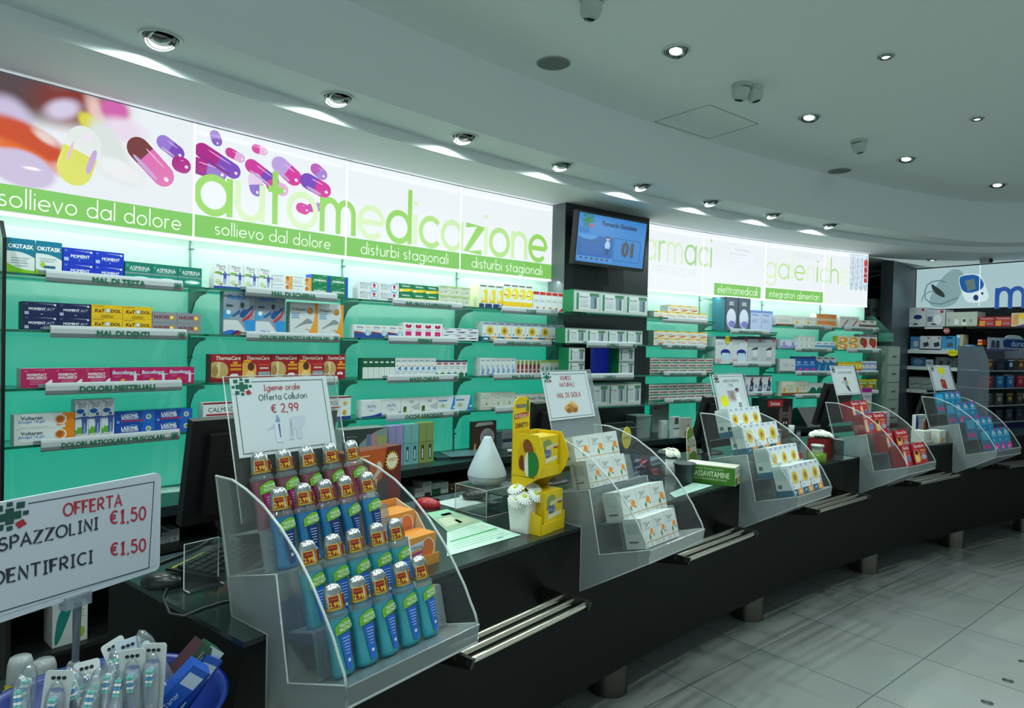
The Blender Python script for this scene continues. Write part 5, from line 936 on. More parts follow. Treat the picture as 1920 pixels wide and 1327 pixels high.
        pic(ellipse(.52, .8, .18, .16), '#e6dc1e'); T('NOVITA', .5, .53, .05, INK, .5); pic([(.36, .1), (.62, .06), (.6, .42), (.36, .46)], '#b8202c'); pic([(.42, .16), (.56, .14), (.55, .34), (.42, .36)], '#d8a060')
    P = tl.f.w((x0 + x1) / 2, -tl.u + v0 * sin(LEAN), tl.z + v0 * cos(LEAN))
    tag(mb.build('sign_card', None, P, (-LEAN, 0, tl.f.rz)), CL[k], 'sign')

# ------------------------------------------------------------------ mouthwash bottles
TL_ = .25
def liquid(name, tint, body):
    return see_through(name, tint, body, .5, .08, .12)
LQ = {'pink': liquid('pink_mouthwash', (.85, .45, .55), hexc('#a05a68')), 'blue': liquid('blue_mouthwash', (.12, .55, .85), hexc('#1797d8')), 'teal': liquid('teal_mouthwash', (.28, .82, .88), hexc('#35bccf'))}
PETC = see_through('clear_bottle_plastic', (.85, .95, .97), (.7, .8, .85), .1, .05, .2)
SILV = mat('#c9cdd0', .22, .95)
def bottle(kind, loc, rot, label, grp):
    t = thing('mouthwash_bottle', label, 'bottle', loc, rot, grp)
    first = kind not in BOT
    if first:
        sx, sy = 1.0, .62; mb = MB()
        mb.lathe([(.016, 0), (.0215, .003), (.0225, .01), (.0205, .045), (.0215, .08), (.0245, .108), (.0245, .116)], LQ[kind], 24, None, sx, sy)
        mb.lathe([(.0246, .116), (.0235, .124), (.0165, .132), (.016, .136)], PETC, 24, None, sx, .75)
        body = mb.mesh('bottle_body'); mb = MB()
        mb.lathe([(.0185, .132), (.0192, .135), (.0178, .158), (.0165, .172), (.013, .180), (.006, .184), (0, .1845)], SILV, 24, None, 1, .85)
        mb.lathe([(.0196, .1325), (.0199, .1355), (.0194, .1375)], mat('#cfa64a', .3, .8), 24, None, 1, .85)
        cap = mb.mesh('cap'); mb = MB()
        for a0 in (-.62, .95):      # two price stickers on the cap
            R1 = .0192; n = 5; w_ = 1.15
            for (z0, z1, c, ins, o) in ((.1345, .1625, '#e0a818', 0, 0), (.1375, .1605, '#8a1418', .1, .0003)):
                v = []
                for i in range(n + 1):
                    a = -pi / 2 + a0 * .9 - w_ / 2 + ins + (w_ - 2 * ins) * i / n
                    v += [((R1 + o) * cos(a), (R1 + o) * sin(a) * .87, z0), ((R1 - .0009 + o) * cos(a), (R1 - .0009 + o) * sin(a) * .87, z1)]
                mb.add(v, [(2 * i, 2 * i + 2, 2 * i + 3, 2 * i + 1) for i in range(n)], mat(c, .4))
            am = -pi / 2 + a0 * .9; Mx = Matrix.Translation((.0197 * cos(am), .0197 * sin(am) * .87, .147)) @ Matrix.Rotation(am + pi / 2, 4, 'Z')
            put_text(mb, '2.99', Mx, 0, -.0025, .010, mat('#f0c830', .4), .0165, .018, 0, -.0012); put_text(mb, 'OFFERTA', Mx, 0, .0085, .0035, mat('#e0902a', .4), .014, .0, 0, -.0012)
        stick = mb.mesh('price_sticker'); mb = MB()
        # front label follows the body
        def onbody(x, z, o=.0004): rr = .0246 if z > .1 else .0218 + (z - .05) * .00003; return (x, -sqrt(max(1 - (x / .0262) ** 2, 0.02)) * .0155 - o, z)
        def lab(pts, c, o): mb.poly([onbody(x, z, o) for x, z in pts], mat(c, .4))
        lc = {'pink': '#a81e6c', 'blue': '#122a6a', 'teal': '#1a5fc0'}[kind]
        outl = [(-.0125, .081), (.0125, .083), (.0118, .05), (.008, .018), (.005, .010), (-.003, .010), (-.007, .018), (-.0112, .05)]
        outl = [(x + .003, z) for x, z in outl]
        for i in range(4):
            xs = [-.0128 + .0064 * i, -.0128 + .0064 * (i + 1)]
            mb.poly([onbody(xs[0] + .003, .0835 - .001 * i), onbody(xs[1] + .003, .0835), onbody(.003 + xs[1] * .45, .012), onbody(.003 + xs[0] * .45, .012)], mat(lc, .4))
        for i in range(5):
            x0, x1 = -.0155 + .007 * i, -.0155 + .007 * (i + 1); zz = .083 + .0035 * i; top = (.100, .106, .110, .112, .112, .108)
            mb.poly([onbody(x0, .083 + .0012 * i, .0012), onbody(x1, .083 + .0012 * (i + 1), .0012), onbody(x1, top[i + 1], .0012), onbody(x0, top[i], .0012)], mat('#6fae2e', .4))
        Mx = Matrix.Translation((.002, -.0176, .097)) @ Matrix.Rotation(.12, 4, 'Y').inverted()
        put_text(mb, 'TANTUM', Mx, .0015, .004, .0062, mat('#e8f4d8', .4), .024, .02, 0, -.0002); put_text(mb, 'PROTACT', Mx, .0015, -.004, .0062, mat('#e8f4d8', .4), .027, .02, 0, -.0002)
        for j in range(6):
            z = .074 - .0062 * j; w_ = .0085 - .0008 * j
            mb.poly([(.003 - w_, -.0166, z), (.003 + w_ * .8, -.0166, z), (.003 + w_ * .8, -.0166, z + .0016), (.003 - w_, -.0166, z + .0016)], mat('#a9c4ea', .4))
        mb.poly([(.003 + p[0], -.0166, .030 + p[1]) for p in ellipse(0, 0, .003, .0036)], mat('#c9dcf4', .4))
        BOT[kind] = (body, cap, stick, mb.mesh('label'))
    b_, c_, s_, l_ = BOT[kind]; t.scale = (1.2, 1.15, 1)
    link('body', b_, t); cp = link('cap', c_, t); link('price_sticker', s_, cp); link('front_label', l_, t)
BOT = {}
SC_B = 1.0
f = DF[0]
LEV_U = [(.215, .913), (.125, .986), (-.005, 1.080), (-.086, 1.152)]
BROW = [(.045, .293, 'teal', 'front row'), (.045, .295, 'teal', 'second row'), (.055, .31, 'blue', 'third row'), (.055, .325, 'pink', 'back row')]
for k, ((u, z), (x0, x1, kind, nm)) in enumerate(zip(LEV_U, BROW)):
    for i in range(5):
        col = {'teal': 'turquoise', 'blue': 'blue', 'pink': 'pink'}[kind]
        bottle(kind, f.w(x0 + (x1 - x0) * i / 4, -u, z), (-TL_, 0, f.rz + random.uniform(-.12, .12) + .1), '%s mouthwash bottle with silver cap, %s from left in the %s' % (col, ORD[i], nm), 'mouthwash bottles in the leftmost display')
# ------------------------------------------------------------------ cartons in the other displays
SPEC['propol'] = ('#d4d8d7', '#c2c9c9', [('t', 'Propol', .42, .8, .1, '#4a4c4c', .0, .6), ('t', 'EMF', .36, .71, .07, '#6a6c6c', .0, .3), ('l', .16, .7, .01, .63, 2, .03, '#a0a6a6'), ('o', .74, .5, .13, '#ee8a1e'), ('p', [(.55, .2), (.62, .32), (.56, .46), (.46, .34)], '#5a8a2a'), ('o', .22, .36, .07, '#cfd6cc'), ('r', 0, .17, 1, .19, '#c9962e'), ('e', .2, .09, .06, .03, '#a8aeae'), ('e', .6, .09, .06, .03, '#a8aeae'), ('r', .82, .34, .9, .4, '#6a7072')], [(.2, .85, .5, .85, '#aab4b4'), (.3, .8, .2, .26, '#5a6262')])
SPEC['sunflower'] = ('#e8ebee', '#c8d6d4', [('t', 'PIG', .26, .93, .08, '#6f8cc4', .02, .4), ('t', 'PIG', .76, .93, .08, '#6f8cc4', .02, .4), ('s', .48, .58, .22, .33, 14, '#e2c22c'), ('o', .48, .58, .14, '#c58a2c'), ('r', .45, .53, .51, .64, '#8a4a1c'), ('o', .12, .42, .04, '#8a7a9a'), ('o', .88, .4, .05, '#9a5a4a'), ('p', [(.82, .22), (.94, .22), (.9, .4)], '#c89a6a'), ('o', .2, .3, .05, '#b0a4c8'), ('r', 0, 0, .5, .2, '#1a6a94'), ('r', .5, 0, 1, .2, '#ee9c4e'), ('p', [(.14, .06), (.36, .1), (.3, .15)], '#d8e8f0'), ('o', .75, .1, .08, '#f6d6b0')], [(0, 1, 0, .2, '#17607c'), (.1, .9, .55, .9, '#b4c6c4'), (.6, .85, .27, .4, '#5a6666')])
SPEC['redwrap'] = ('#b81424', '#8a0a16', [('r', 0, .88, 1, 1, '#a82a44'), ('t', 'ThermaCare', .5, .86, .15, '#f0d8d4', .02, .86), ('r', .04, .1, .38, .72, '#e0a48a'), ('p', [(.12, .14), (.3, .14), (.34, .6), (.2, .7), (.1, .6)], '#f0c8a4'), ('p', [(.14, .1), (.3, .1), (.26, .26), (.18, .26)], '#f0e8e4'), ('r', .46, .62, .96, .7, '#d84a44'), ('e', .68, .34, .22, .16, '#6f86c8'), ('e', .68, .34, .16, .11, '#5a74c0'), ('l', .5, .9, .02, .52, 2, .05, '#e8a0a0')])
SPEC['redwrap2'] = ('#b81424', '#8a0a16', [('t', 'ThermaCare', .5, .86, .15, '#f0d8d4', .02, .86), ('p', [(.04, .08), (.46, .08), (.5, .4), (.4, .72), (.06, .7)], '#e8a040'), ('e', .26, .56, .13, .12, '#4a2420'), ('p', [(.08, .1), (.4, .1), (.36, .4), (.14, .42)], '#f2cc7c'), ('r', .54, .58, .96, .66, '#e08a5a'), ('e', .74, .3, .2, .13, '#a0a8b8'), ('l', .56, .92, .02, .5, 2, .05, '#f0b0a0')])
SPEC['bluepack'] = ('#1a86b4', '#12648c', [('t', 'Gavi', .5, .86, .09, '#dff0fa', .02, .6), ('t', 'scon', .5, .76, .09, '#dff0fa', .02, .6), ('r', .1, .64, .9, .67, '#8fd0ec'), ('p', [(.2, .04), (.5, .3), (.95, .36), (.95, .04)], '#e0308e'), ('p', [(.3, .06), (.5, .2), (.7, .2), (.6, .06)], '#f2a0c8'), ('e', .3, .46, .1, .06, '#7fc4e4'), ('r', .7, .9, 1, 1, '#c02a90')], [(.1, .8, .5, .9, '#2f98c0'), (.2, .9, .1, .3, '#b02a7c')])
CART = [  # display, tier, spec, description, n, left px, right px (front bottom corners), height, depth
 (1, 0, 'propol', 'white throat remedy carton', 3, (1188.5, 1031), (1273.8, 999), .10, .075), (1, 1, 'propol', 'white throat remedy carton', 3, (1170.7, 974), (1251.7, 947), .10, .075), (1, 2, 'propol', 'white throat remedy carton', 3, (1091, 913), (1178.8, 892), .10, .075), (1, 3, 'propol', 'white throat remedy carton', 3, (1081, 865), (1163.6, 850), .10, .075),
 (2, 0, 'sunflower', 'white sunflower carton', 3, (1477, 928), (1544, 910), .14, .075), (2, 1, 'sunflower', 'white sunflower carton', 3, (1437.5, 882), (1504, 866), .14, .075), (2, 2, 'sunflower', 'white sunflower carton', 3, (1397, 847), (1469, 835), .14, .075), (2, 3, 'sunflower', 'white sunflower carton', 3, (1363, 805), (1432.8, 790), .14, .075),
 (3, 0, 'redwrap', 'red heat wrap carton', 1, (1680, 877), (1712, 873), .125, .07), (3, 0, 'redwrap2', 'red heat wrap carton with orange back picture', 1, (1717, 872), (1741, 869), .125, .07), (3, 1, 'redwrap', 'red heat wrap carton', 1, (1648, 850), (1680, 846), .125, .07), (3, 1, 'redwrap2', 'red heat wrap carton with orange back picture', 1, (1685, 845), (1708, 841), .125, .07),
 (3, 2, 'redwrap', 'red heat wrap carton', 1, (1614, 814), (1643, 810), .125, .07), (3, 2, 'redwrap2', 'red heat wrap carton with orange back picture', 1, (1643.5, 810), (1665, 806.6), .125, .07), (3, 3, 'redwrap', 'red heat wrap carton', 2, (1588, 789), (1632, 780), .125, .07),
 (4, 0, 'bluepack', 'blue and pink carton', 3, (1861, 847), (1899, 841), .155, .07), (4, 1, 'bluepack', 'blue and pink carton', 3, (1829, 824.6), (1867.6, 821), .155, .07), (4, 2, 'bluepack', 'blue and pink carton', 3, (1797.5, 794), (1837, 787), .155, .07), (4, 3, 'bluepack', 'blue and pink carton', 3, (1770, 776), (1808, 768), .155, .07)]
TU = [(.262, .927), (.165, .9975), (.03, 1.091), (-.045, 1.166)]
TN = ['front tier', 'second tier', 'third tier', 'back tier']
DNM = [None, 'second display', 'third display', 'fourth display', 'last display']
for (k, tier, sp, ds_, n, pl, pr, h, d) in CART:
    f = DF[k]; u, z = TU[tier]
    x0 = f.hit(*pl, -u)[0]; x1 = f.hit(*pr, -u)[0]
    x0 = max(x0, .012); x1 = min(x1, DW - .012); w = (x1 - x0) / n
    me = pmesh(SPEC[sp], w - .0015, h, d, 'carton'); S, Lb = [], []
    for i in range(n):
        S.append((f.w(x0 + w * (i + .5), -u, z), (-TL_, 0, f.rz))); Lb.append(ds_ + (', %s from left' % ORD[i] if n > 1 else '') + ', %s of the %s' % (TN[tier], DNM[k]))
    copies(me, 'carton', S, Lb, 'carton', '%ss in the %s' % (ds_.split(' with')[0], DNM[k]))
f = DF[2]; u, z = TU[1]; x1 = f.hit(1505, 866, -u)[0]
SPEC['redband'] = ('#d4d4d0', '#b4b6b4', [('r', 0, .62, 1, 1, '#a0303a'), ('l', .1, .8, .03, .4, 3, .12, '#8a8e90')])
o = link('small_carton', pmesh(SPEC['redband'], .075, .085, .06, 'small_carton'), None, f.w(min(x1 + .06, DW - .045), -u + .012, z), (-TL_, 0, f.rz)); tag(o, 'small white carton with dark red band beside the sunflower cartons', 'carton')

# ================================================================== things on the counter and the back worktop
def on_k(px, py, z=ZK):
    """a spot on the counter top: frame there, aligned with the counter"""
    x, y, _ = atz(px, py, z); return Frame(x, y, atan2(y - KY, x - KX) - pi / 2)
def on_w(px, py, z=ZW):
    x, y, _ = atz(px, py, z); return Frame(x, y, atan2(y - CY, x - CX) - pi / 2)
def single(mb, name, loc, rot, label, cat, group=None): return tag(mb.build(name, None, loc, rot), label, cat, group)
def monitor(px, py, u, ztop, w, h, label, tilt=.2, dphi=None, turn=0.0):
    """flat screen seen from behind; px, py is the top left corner in the photo"""
    d = ray(px, py); t = (ztop - HC) / d[2] if abs(d[2]) > 1e-4 else 2
    rr = RK - u; A = d[0] ** 2 + d[1] ** 2; Bq = -(d[0] * KX + d[1] * KY); Cq = KX * KX + KY * KY - rr * rr
    t = (-Bq + sqrt(Bq * Bq - A * Cq)) / A
    x, y = d[0] * t, d[1] * t; zt = HC + d[2] * t; f = Frame(x, y, atan2(y - KY, x - KX) - pi / 2)
    th = thing('computer_monitor', label, 'monitor', f.w(w / 2, 0.0, ZK), f.rz + turn)
    T = Matrix.Translation((0, h * sin(tilt), zt - ZK - h * cos(tilt))) @ Matrix.Rotation(tilt, 4, 'X')
    mb = MB(); mb.box(-w / 2, 0, 0, w / 2, .03, h, mat('#101113', .45), T); mb.prism([(-w * .4, .03), (w * .4, .03), (w * .4, h - .04), (-w * .4, h - .04)], 0, -.02, mat('#0d0e10', .5), 'y', T)
    for k in range(6): mb.box(-w * .3, -.0215, h * .62 + k * .014, w * .3, -.02, h * .62 + k * .014 + .006, mat('#1d1f22', .5), T)
    mb.build('casing', th)
    mb = MB(); mb.poly([(-w / 2 + .012, .031, .015), (w / 2 - .012, .031, .015), (w / 2 - .012, .031, h - .012), (-w / 2 + .012, .031, h - .012)], mat('#1a2530', .1), T); mb.build('screen', th)
    mb = MB(); mb.prism([(-.035, .012), (.035, .012), (.03, zt - ZK - h * .6), (-.03, zt - ZK - h * .6)], .0, -.025, BLACK, 'y', Matrix.Translation((0, h * sin(tilt) + .05, 0))); mb.lathe([(.11, 0), (.11, .008), (.05, .014)], BLACK, 24, Matrix.Translation((0, h * sin(tilt) + .03, 0)), 1, .8); mb.build('stand', th)
monitor(362, 790, -.50, 1.37, .48, .31, 'black monitor seen from behind, left of the mouthwash display', .2)
monitor(1004, 757, -.50, 1.36, .42, .30, 'black monitor edge behind the MAL DI GOLA sign card', .2)
monitor(1325, 745, -.50, 1.36, .40, .30, 'black monitor seen from behind, left of the sunflower cartons', .28)
monitor(1552, 720, -.50, 1.36, .40, .32, 'black monitor seen from behind, left of the red cartons', .28)
monitor(1735, 738, -.50, 1.30, .36, .26, 'black monitor behind the last display, near the end wall', .28)
# keyboard with card reader slot, mouse, cables at the left
f = on_k(372, 1068)
t = thing('keyboard', 'black keyboard with yellow line, behind the left display', 'keyboard', f.w(.05, -.02, ZK), f.rz + .5)
mb = MB(); mb.prism([(-.08, 0), (.08, 0), (.08, .03), (-.075, .016)], -.12, .14, mat('#121415', .5)); mb.build('case', t)
mb = MB()
for r in range(5):
    for c in range(9): mb.box(-.11 + c * .026, -.064 + r * .024, .018 + r * .0028, -.11 + c * .026 + .021, -.064 + r * .024 + .019, .025 + r * .0028, mat('#1f2324', .45))
mb.build('keys', t)
mb = MB(); mb.box(-.115, .06, .0285, .02, .064, .031, mat('#b9c23a', .5)); mb.build('yellow_line', t)
def mouse(px, py, c, label, rz, z=ZK):
    f = on_k(px, py, z); mb = MB(); v = []
    mb.lathe([(.031, 0), (.033, .008), (.031, .02), (.024, .03), (.013, .035), (0, .0365)], mat(c, .3), 20, None, 1, 1.65)
    mb.box(-.0012, -.05, .029, .0012, -.012, .0362, BLACK); single(mb, 'computer_mouse', f.w(0, 0, z), f.rz + rz, label, 'mouse'); return f
f = mouse(303, 1098, '#1c2022', 'black computer mouse near the counter end', .6)
mouse(802, 950, '#a8242e', 'red computer mouse beside the papers', .4)
mb = MB(); p = [atz(q[0], q[1], ZK + .004) for q in ((318, 1092), (306, 1120), (318, 1150), (345, 1155), (380, 1140), (420, 1128), (455, 1122))]; mb.tube(p, .003, mat('#2a2e2e', .5), 6)
single(mb, 'cable', (0, 0, 0), 0, 'thin dark cable looping over the counter end', 'cable')
mb = MB(); p = [atz(q[0], q[1], ZK + .004) for q in ((292, 1058), (330, 1044), (372, 1026), (395, 1010))]; mb.tube(p, .004, mat('#2a2e2e', .5), 6)
single(mb, 'cable', (0, 0, 0), 0, 'dark cable running from the sign to the left monitor', 'cable')
# scanner
f = on_k(412, 1020); t = thing('barcode_scanner', 'black hand scanner standing beside the left monitor', 'scanner', f.w(.02, 0, ZK), f.rz)
mb = MB(); mb.lathe([(.04, 0), (.04, .008), (.012, .015), (.01, .05)], BLACK, 16); mb.build('base', t); mb = MB(); mb.prism([(-.02, .04), (.02, .05), (.05, .10), (.05, .125), (-.05, .11), (-.05, .085)], -.022, .022, mat('#17191b', .4)); mb.build('head', t)
# clear acrylic stands
def sheet_stand(f, w, d, h, label, th=.004):
    t = thing('acrylic_stand', label, 'stand', f.w(0, 0, ZK), f.rz)
    mb = MB(); mb.box(-w / 2, 0, 0, w / 2, d, th, ACRYL); mb.box(-w / 2, d - th, th, w / 2, d, h, ACRYL)
    mb.tube([(-w / 2, 0, th), (-w / 2, d, th), (-w / 2, d, h), (w / 2, d, h), (w / 2, d, th), (w / 2, 0, th)], .002, ACRYL_EDGE, 5); mb.build('sheet', t); return t
sheet_stand(on_k(388, 1105), .09, .03, .12, 'clear acrylic ticket holder behind the left display')
# big orange carton with a person, small orange cartons in a display tray
SPEC['backwrap'] = ('#c4561e', '#6a2a18', [('p', [(.55, 0), (1, 0), (1, 1), (.72, 1)], '#6a2418'), ('e', .3, .68, .12, .15, '#5a3424'), ('e', .3, .64, .09, .12, '#c99a80'), ('p', [(.12, .1), (.55, .1), (.5, .3), (.56, .5), (.5, .54), (.3, .5), (.16, .46), (.1, .3)], '#d2c4ba'), ('p', [(.5, .5), (.66, .66), (.6, .8), (.53, .78), (.57, .66), (.42, .52)], '#d2c4ba'), ('e', .64, .3, .13, .2, '#3a3436'), ('e', .14, .3, .05, .09, '#b8443a'), ('r', .06, 0, .95, .1, '#c9c4be'), ('s', .82, .76, .1, .135, 16, '#e6c04a'), ('o', .82, .76, .1, '#eee4c8'), ('t', 'OFFERTA', .82, .78, .05, '#c05a2a', .01, .16), ('l', .06, .4, .02, .9, 2, .05, '#f0c09a')])
f = on_k(738, 968)
o = link('heat_wrap_carton', pmesh(SPEC['backwrap'], .30, .235, .07, 'heat_wrap_carton'), None, f.w(.0, .12, ZK), f.rz + .16); tag(o, 'large orange carton with a person stretching, behind the mouthwash bottles', 'carton')
SPEC['vitc'] = ('#f09a1c', '#e08a12', [('e', .74, .5, .22, .4, '#f6e4c8'), ('e', .74, .5, .19, .36, '#e8741a'), ('p', [(.05, .5), (.62, .62), (.62, .84), (.05, .74)], '#dfe2ee'), ('t', 'MULTIORANGE', .33, .66, .1, '#3a4a8a', .01, .52), ('p', [(.1, .34), (.6, .42), (.6, .52), (.1, .46)], '#b0308a'), ('e', .1, .2, .1, .14, '#d8601a'), ('l', .4, .7, .03, .2, 2, .08, '#f6d0a0')])
f = on_k(803, 1066); t = thing('carton_tray', 'orange and cream shelf-ready tray beside the mouthwash display', 'tray', f.w(-.01, .02, ZK), f.rz + .05)
mb = MB(); w, d = .15, .19
mb.box(-w / 2, 0, 0, w / 2, d, .003, mat('#e8941a', .5)); mb.box(-w / 2, d - .003, 0, w / 2, d, .16, mat('#e8941a', .5)); mb.box(-w / 2, 0, .003, w / 2, .003, .03, mat('#e8941a', .5))
mb.prism([(0, .003), (d, .003), (d, .16), (d * .5, .13), (d * .15, .05)], w / 2 - .003, w / 2, mat('#ecd2ac', .5)); mb.prism([(0, .003), (d, .003), (d, .16), (d * .5, .13), (d * .15, .05)], -w / 2, -w / 2 + .003, mat('#e8941a', .5)); mb.build('tray_box', t)
me = pmesh(SPEC['vitc'], .135, .085, .075, 'orange_carton')
for (dy, dz, l) in ((.008, .004, 'orange vitamin carton at the front of the tray'), (.098, .055, 'orange vitamin carton standing behind, at the back of the tray')):
    o = link('orange_carton', me, None, f.w(-.01 - .05 * dy, .02 + dy, ZK + dz), f.rz + .05); tag(o, l, 'carton', 'orange cartons in the tray')
# papers
def paper(cs, label, c='#c9dcd6', deco=None, z=ZK):
    P = [atz(x, y, z + .0012) for x, y in cs]; o = P[0]; mb = MB(); mt = mat(c, .35)
    mb.add([(p[0] - o[0], p[1] - o[1], 0) for p in P] + [(p[0] - o[0], p[1] - o[1], .001) for p in P], [(0, 1, 2, 3), (4, 5, 6, 7), (0, 1, 5, 4), (1, 2, 6, 5), (2, 3, 7, 6), (3, 0, 4, 7)], mt)
    V = [Vector((p[0] - o[0], p[1] - o[1], .0014)) for p in P]
    def uv(u, v, dz=0): q = (V[0] * (1 - u) + V[1] * u) * (1 - v) + (V[3] * (1 - u) + V[2] * u) * v; return (q.x, q.y, .0014 + dz)
    for (u0, v0, u1, v1, cc) in deco or []: mb.poly([uv(u0, v0), uv(u1, v0), uv(u1, v1), uv(u0, v1)], mat(cc, .4))
    return tag(mb.build('paper_sheet', None, (o[0], o[1], z + .0012), 0), label, 'paper')
LN = lambda n, c, u0=.1, u1=.9, v0=.1, v1=.9, t=.012: [(u0, v0 + (v1 - v0) * i / n, u1 if i % 3 else u1 - .15, v0 + (v1 - v0) * i / n + t, c) for i in range(n)]
paper([(838, 998), (903, 978), (977, 1003), (838, 1043)], 'printed sheet with green lines at the counter edge', '#b9d6c6', LN(9, '#5f9a7c') + [(.05, .44, .95, .5, '#4fae6a'), (.7, .86, .8, .9, '#5a7a9a')])
paper([(800, 962), (838, 955), (905, 977), (840, 998)], 'leaflet with a pale landscape print beside the green-lined sheet', '#8fae90', [(.0, .0, 1, .3, '#86c0a0'), (.1, .4, .6, .8, '#b9bfa4'), (.4, .2, .8, .32, '#6a6a48'), (.5, .6, .9, .9, '#a8b496')])
paper([(815, 942), (868, 931), (940, 941), (875, 959)], 'white sheet with handwriting under the black pouch', '#c6d2d0', LN(7, '#8a9a9c', .1, .9))
paper([(860, 930), (905, 922), (945, 932), (905, 943)], 'white sheet partly under the white cone diffuser', '#c2d0ce', LN(4, '#8a9a9c'))
paper([(1255, 925), (1300, 905), (1337, 910), (1265, 933)], 'pale printed sheet beside the grey pot', '#a9c9c0', LN(5, '#6f9a8c'))
# black pouch
f = on_k(892, 934); mb = MB(); mb.lathe([(.02, 0), (.05, .004), (.058, .016), (.05, .03), (.03, .036), (0, .038)], mat('#0c0e0e', .25), 18, None, 1.15, .8)
for k in range(9): mb.tube([(-.05 + .012 * k, -.03, .022), (-.045 + .012 * k, 0, .041), (-.04 + .012 * k, .03, .022)], .004, mat('#141717', .2), 6)
single(mb, 'pouch', f.w(0, 0, ZK), f.rz, 'small black quilted pouch lying on the papers', 'pouch')
# white cone diffuser on a clear stand
f = on_k(950, 965); hs = .105
t = thing('acrylic_stand', 'clear acrylic block under the white cone diffuser', 'stand', f.w(-.01, .10, ZK), f.rz)
mb = MB(); q = .085; mb.box(-q, -q, 0, q, q, .004, SMOKE); mb.box(-q, -q, hs - .004, q, q, hs, ACRYL)
for a in ((-1, -1), (1, -1), (1, 1), (-1, 1)): mb.tube([(a[0] * q, a[1] * q, 0), (a[0] * q, a[1] * q, hs)], .0015, ACRYL_EDGE, 5)
for z in (0.003, hs - .002): mb.tube([(a * q, b_ * q, z) for a, b_ in ((-1, -1), (1, -1), (1, 1), (-1, 1))], .0015, ACRYL_EDGE, 5, None, True)
mb.box(-q, -q, .004, -q + .003, q, hs - .004, ACRYL); mb.box(q - .003, -q, .004, q, q, hs - .004, ACRYL); mb.build('block', t)
mb = MB(); mb.box(-.02, -.06, .0, .055, .03, .06, SMOKE); mb.box(-.02, -.06, .06, .055, .03, .064, mat('#20282a', .3))
single(mb, 'dark_case', f.w(.02, .08, ZK + .0045), f.rz, 'smoked case inside the clear block', 'case')
cone = thing('aroma_diffuser', 'white cone-shaped aroma diffuser on a clear block', 'diffuser', f.w(-.01, .10, ZK + hs), f.rz)
WPL = mat('#b4c2cc', .35)
mb = MB(); mb.lathe([(.045, 0), (.06, .004), (.073, .02), (.075, .034)], WPL, 32); mb.build('base', cone)
mb = MB(); mb.lathe([(.0755, .034), (.0745, .046), (.062, .078), (.016, .178), (.013, .182), (.008, .183), (0, .1825)], mat('#bac8d2', .4), 32); mb.build('cover', cone)
mb = MB(); mb.lathe([(.0758, .0325), (.0762, .034), (.0758, .0355)], mat('#8f9ac0', .4), 32); mb.build('seam_ring', cone)
# daisies in square white pot
def daisies(parent, z0, spots, r, white='#e8ece6', eye='#c6d23a'):
    mb = MB(); mw, me_ = mat(white, .6), mat(eye, .6); mg = mat('#4a7a2a', .6)
    heads = []
    for (x, y, z, tx, ty) in spots:
        M = Matrix.Translation((x, y, z)) @ Matrix.Rotation(tx, 4, 'X') @ Matrix.Rotation(ty, 4, 'Y')
        h = MB(); n = 19
        for ring, (rr, dz, nn) in enumerate(((r, .0, n), (r * .8, .003, n - 2))):
            for k in range(nn):
                a = 2 * pi * k / nn + ring * .2; c, s = cos(a), sin(a); w = r * .12
                P = [(r * .18, 0, .001 + dz), (rr * .55, w, .004 + dz), (rr * .92, w * .8, -.001 + dz), (rr, 0, -.003 + dz), (rr * .92, -w * .8, -.001 + dz), (rr * .55, -w, .004 + dz)]
                h.poly([(p[0] * c - p[1] * s, p[0] * s + p[1] * c, p[2]) for p in P], mw, M)
        h.lathe([(r * .28, .002), (r * .25, .006), (r * .1, .009), (0, .0095)], me_, 12, M); heads.append(h.build('flower_head', parent))
    st = MB()
    for (x, y, z, tx, ty) in spots: st.tube([(x * .3, y * .3, z0), (x * .7, y * .7, (z + z0) / 2 + .01), (x, y, z)], .0016, mg, 5)
    for k in range(14):
        a = k * 2.4; rr = .012 + .02 * (k % 3) / 2; zz = z0 + .004 + .012 * (k % 4)
        st.poly([(rr * cos(a), rr * sin(a), zz), ((rr + .012) * cos(a + .3), (rr + .012) * sin(a + .3), zz + .012), ((rr + .022) * cos(a), (rr + .022) * sin(a), zz + .014), ((rr + .012) * cos(a - .3), (rr + .012) * sin(a - .3), zz + .008)], mg)
    st.build('leaves', parent)
f = on_k(1000, 998)
t = thing('flower_pot', 'white square pot of daisies in front of the yellow carton display', 'flower pot', f.w(0, .04, ZK), f.rz + .12)
mb = MB(); a, b_, h = .036, .045, .115
V = [(-a, -a, 0), (a, -a, 0), (a, a, 0), (-a, a, 0), (-b_, -b_, h), (b_, -b_, h), (b_, b_, h), (-b_, b_, h), (-b_ + .004, -b_ + .004, h), (b_ - .004, -b_ + .004, h), (b_ - .004, b_ - .004, h), (-b_ + .004, b_ - .004, h), (-a + .004, -a + .004, .06), (a - .004, -a + .004, .06), (a - .004, a - .004, .06), (-a + .004, a - .004, .06)]
fs = [(3, 2, 1, 0)] + [(i, (i + 1) % 4, 4 + (i + 1) % 4, 4 + i) for i in range(4)] + [(4 + i, 4 + (i + 1) % 4, 8 + (i + 1) % 4, 8 + i) for i in range(4)] + [(8 + i, 8 + (i + 1) % 4, 12 + (i + 1) % 4, 12 + i) for i in range(4)] + [(12, 13, 14, 15)]
mb.add(V, fs, mat('#e4e4e0', .35)); mb.build('pot', t)
daisies(t, h - .03, [(-.035, -.02, .125, .5, -.4), (-.005, -.045, .135, .9, -.1), (.035, -.035, .14, .8, .4), (.0, .0, .165, .3, -.2), (-.03, .02, .15, -.1, -.5), (.03, .02, .155, .1, .4), (-.05, .0, .118, .6, -.8), (.05, -.01, .13, .5, .7)], .034)
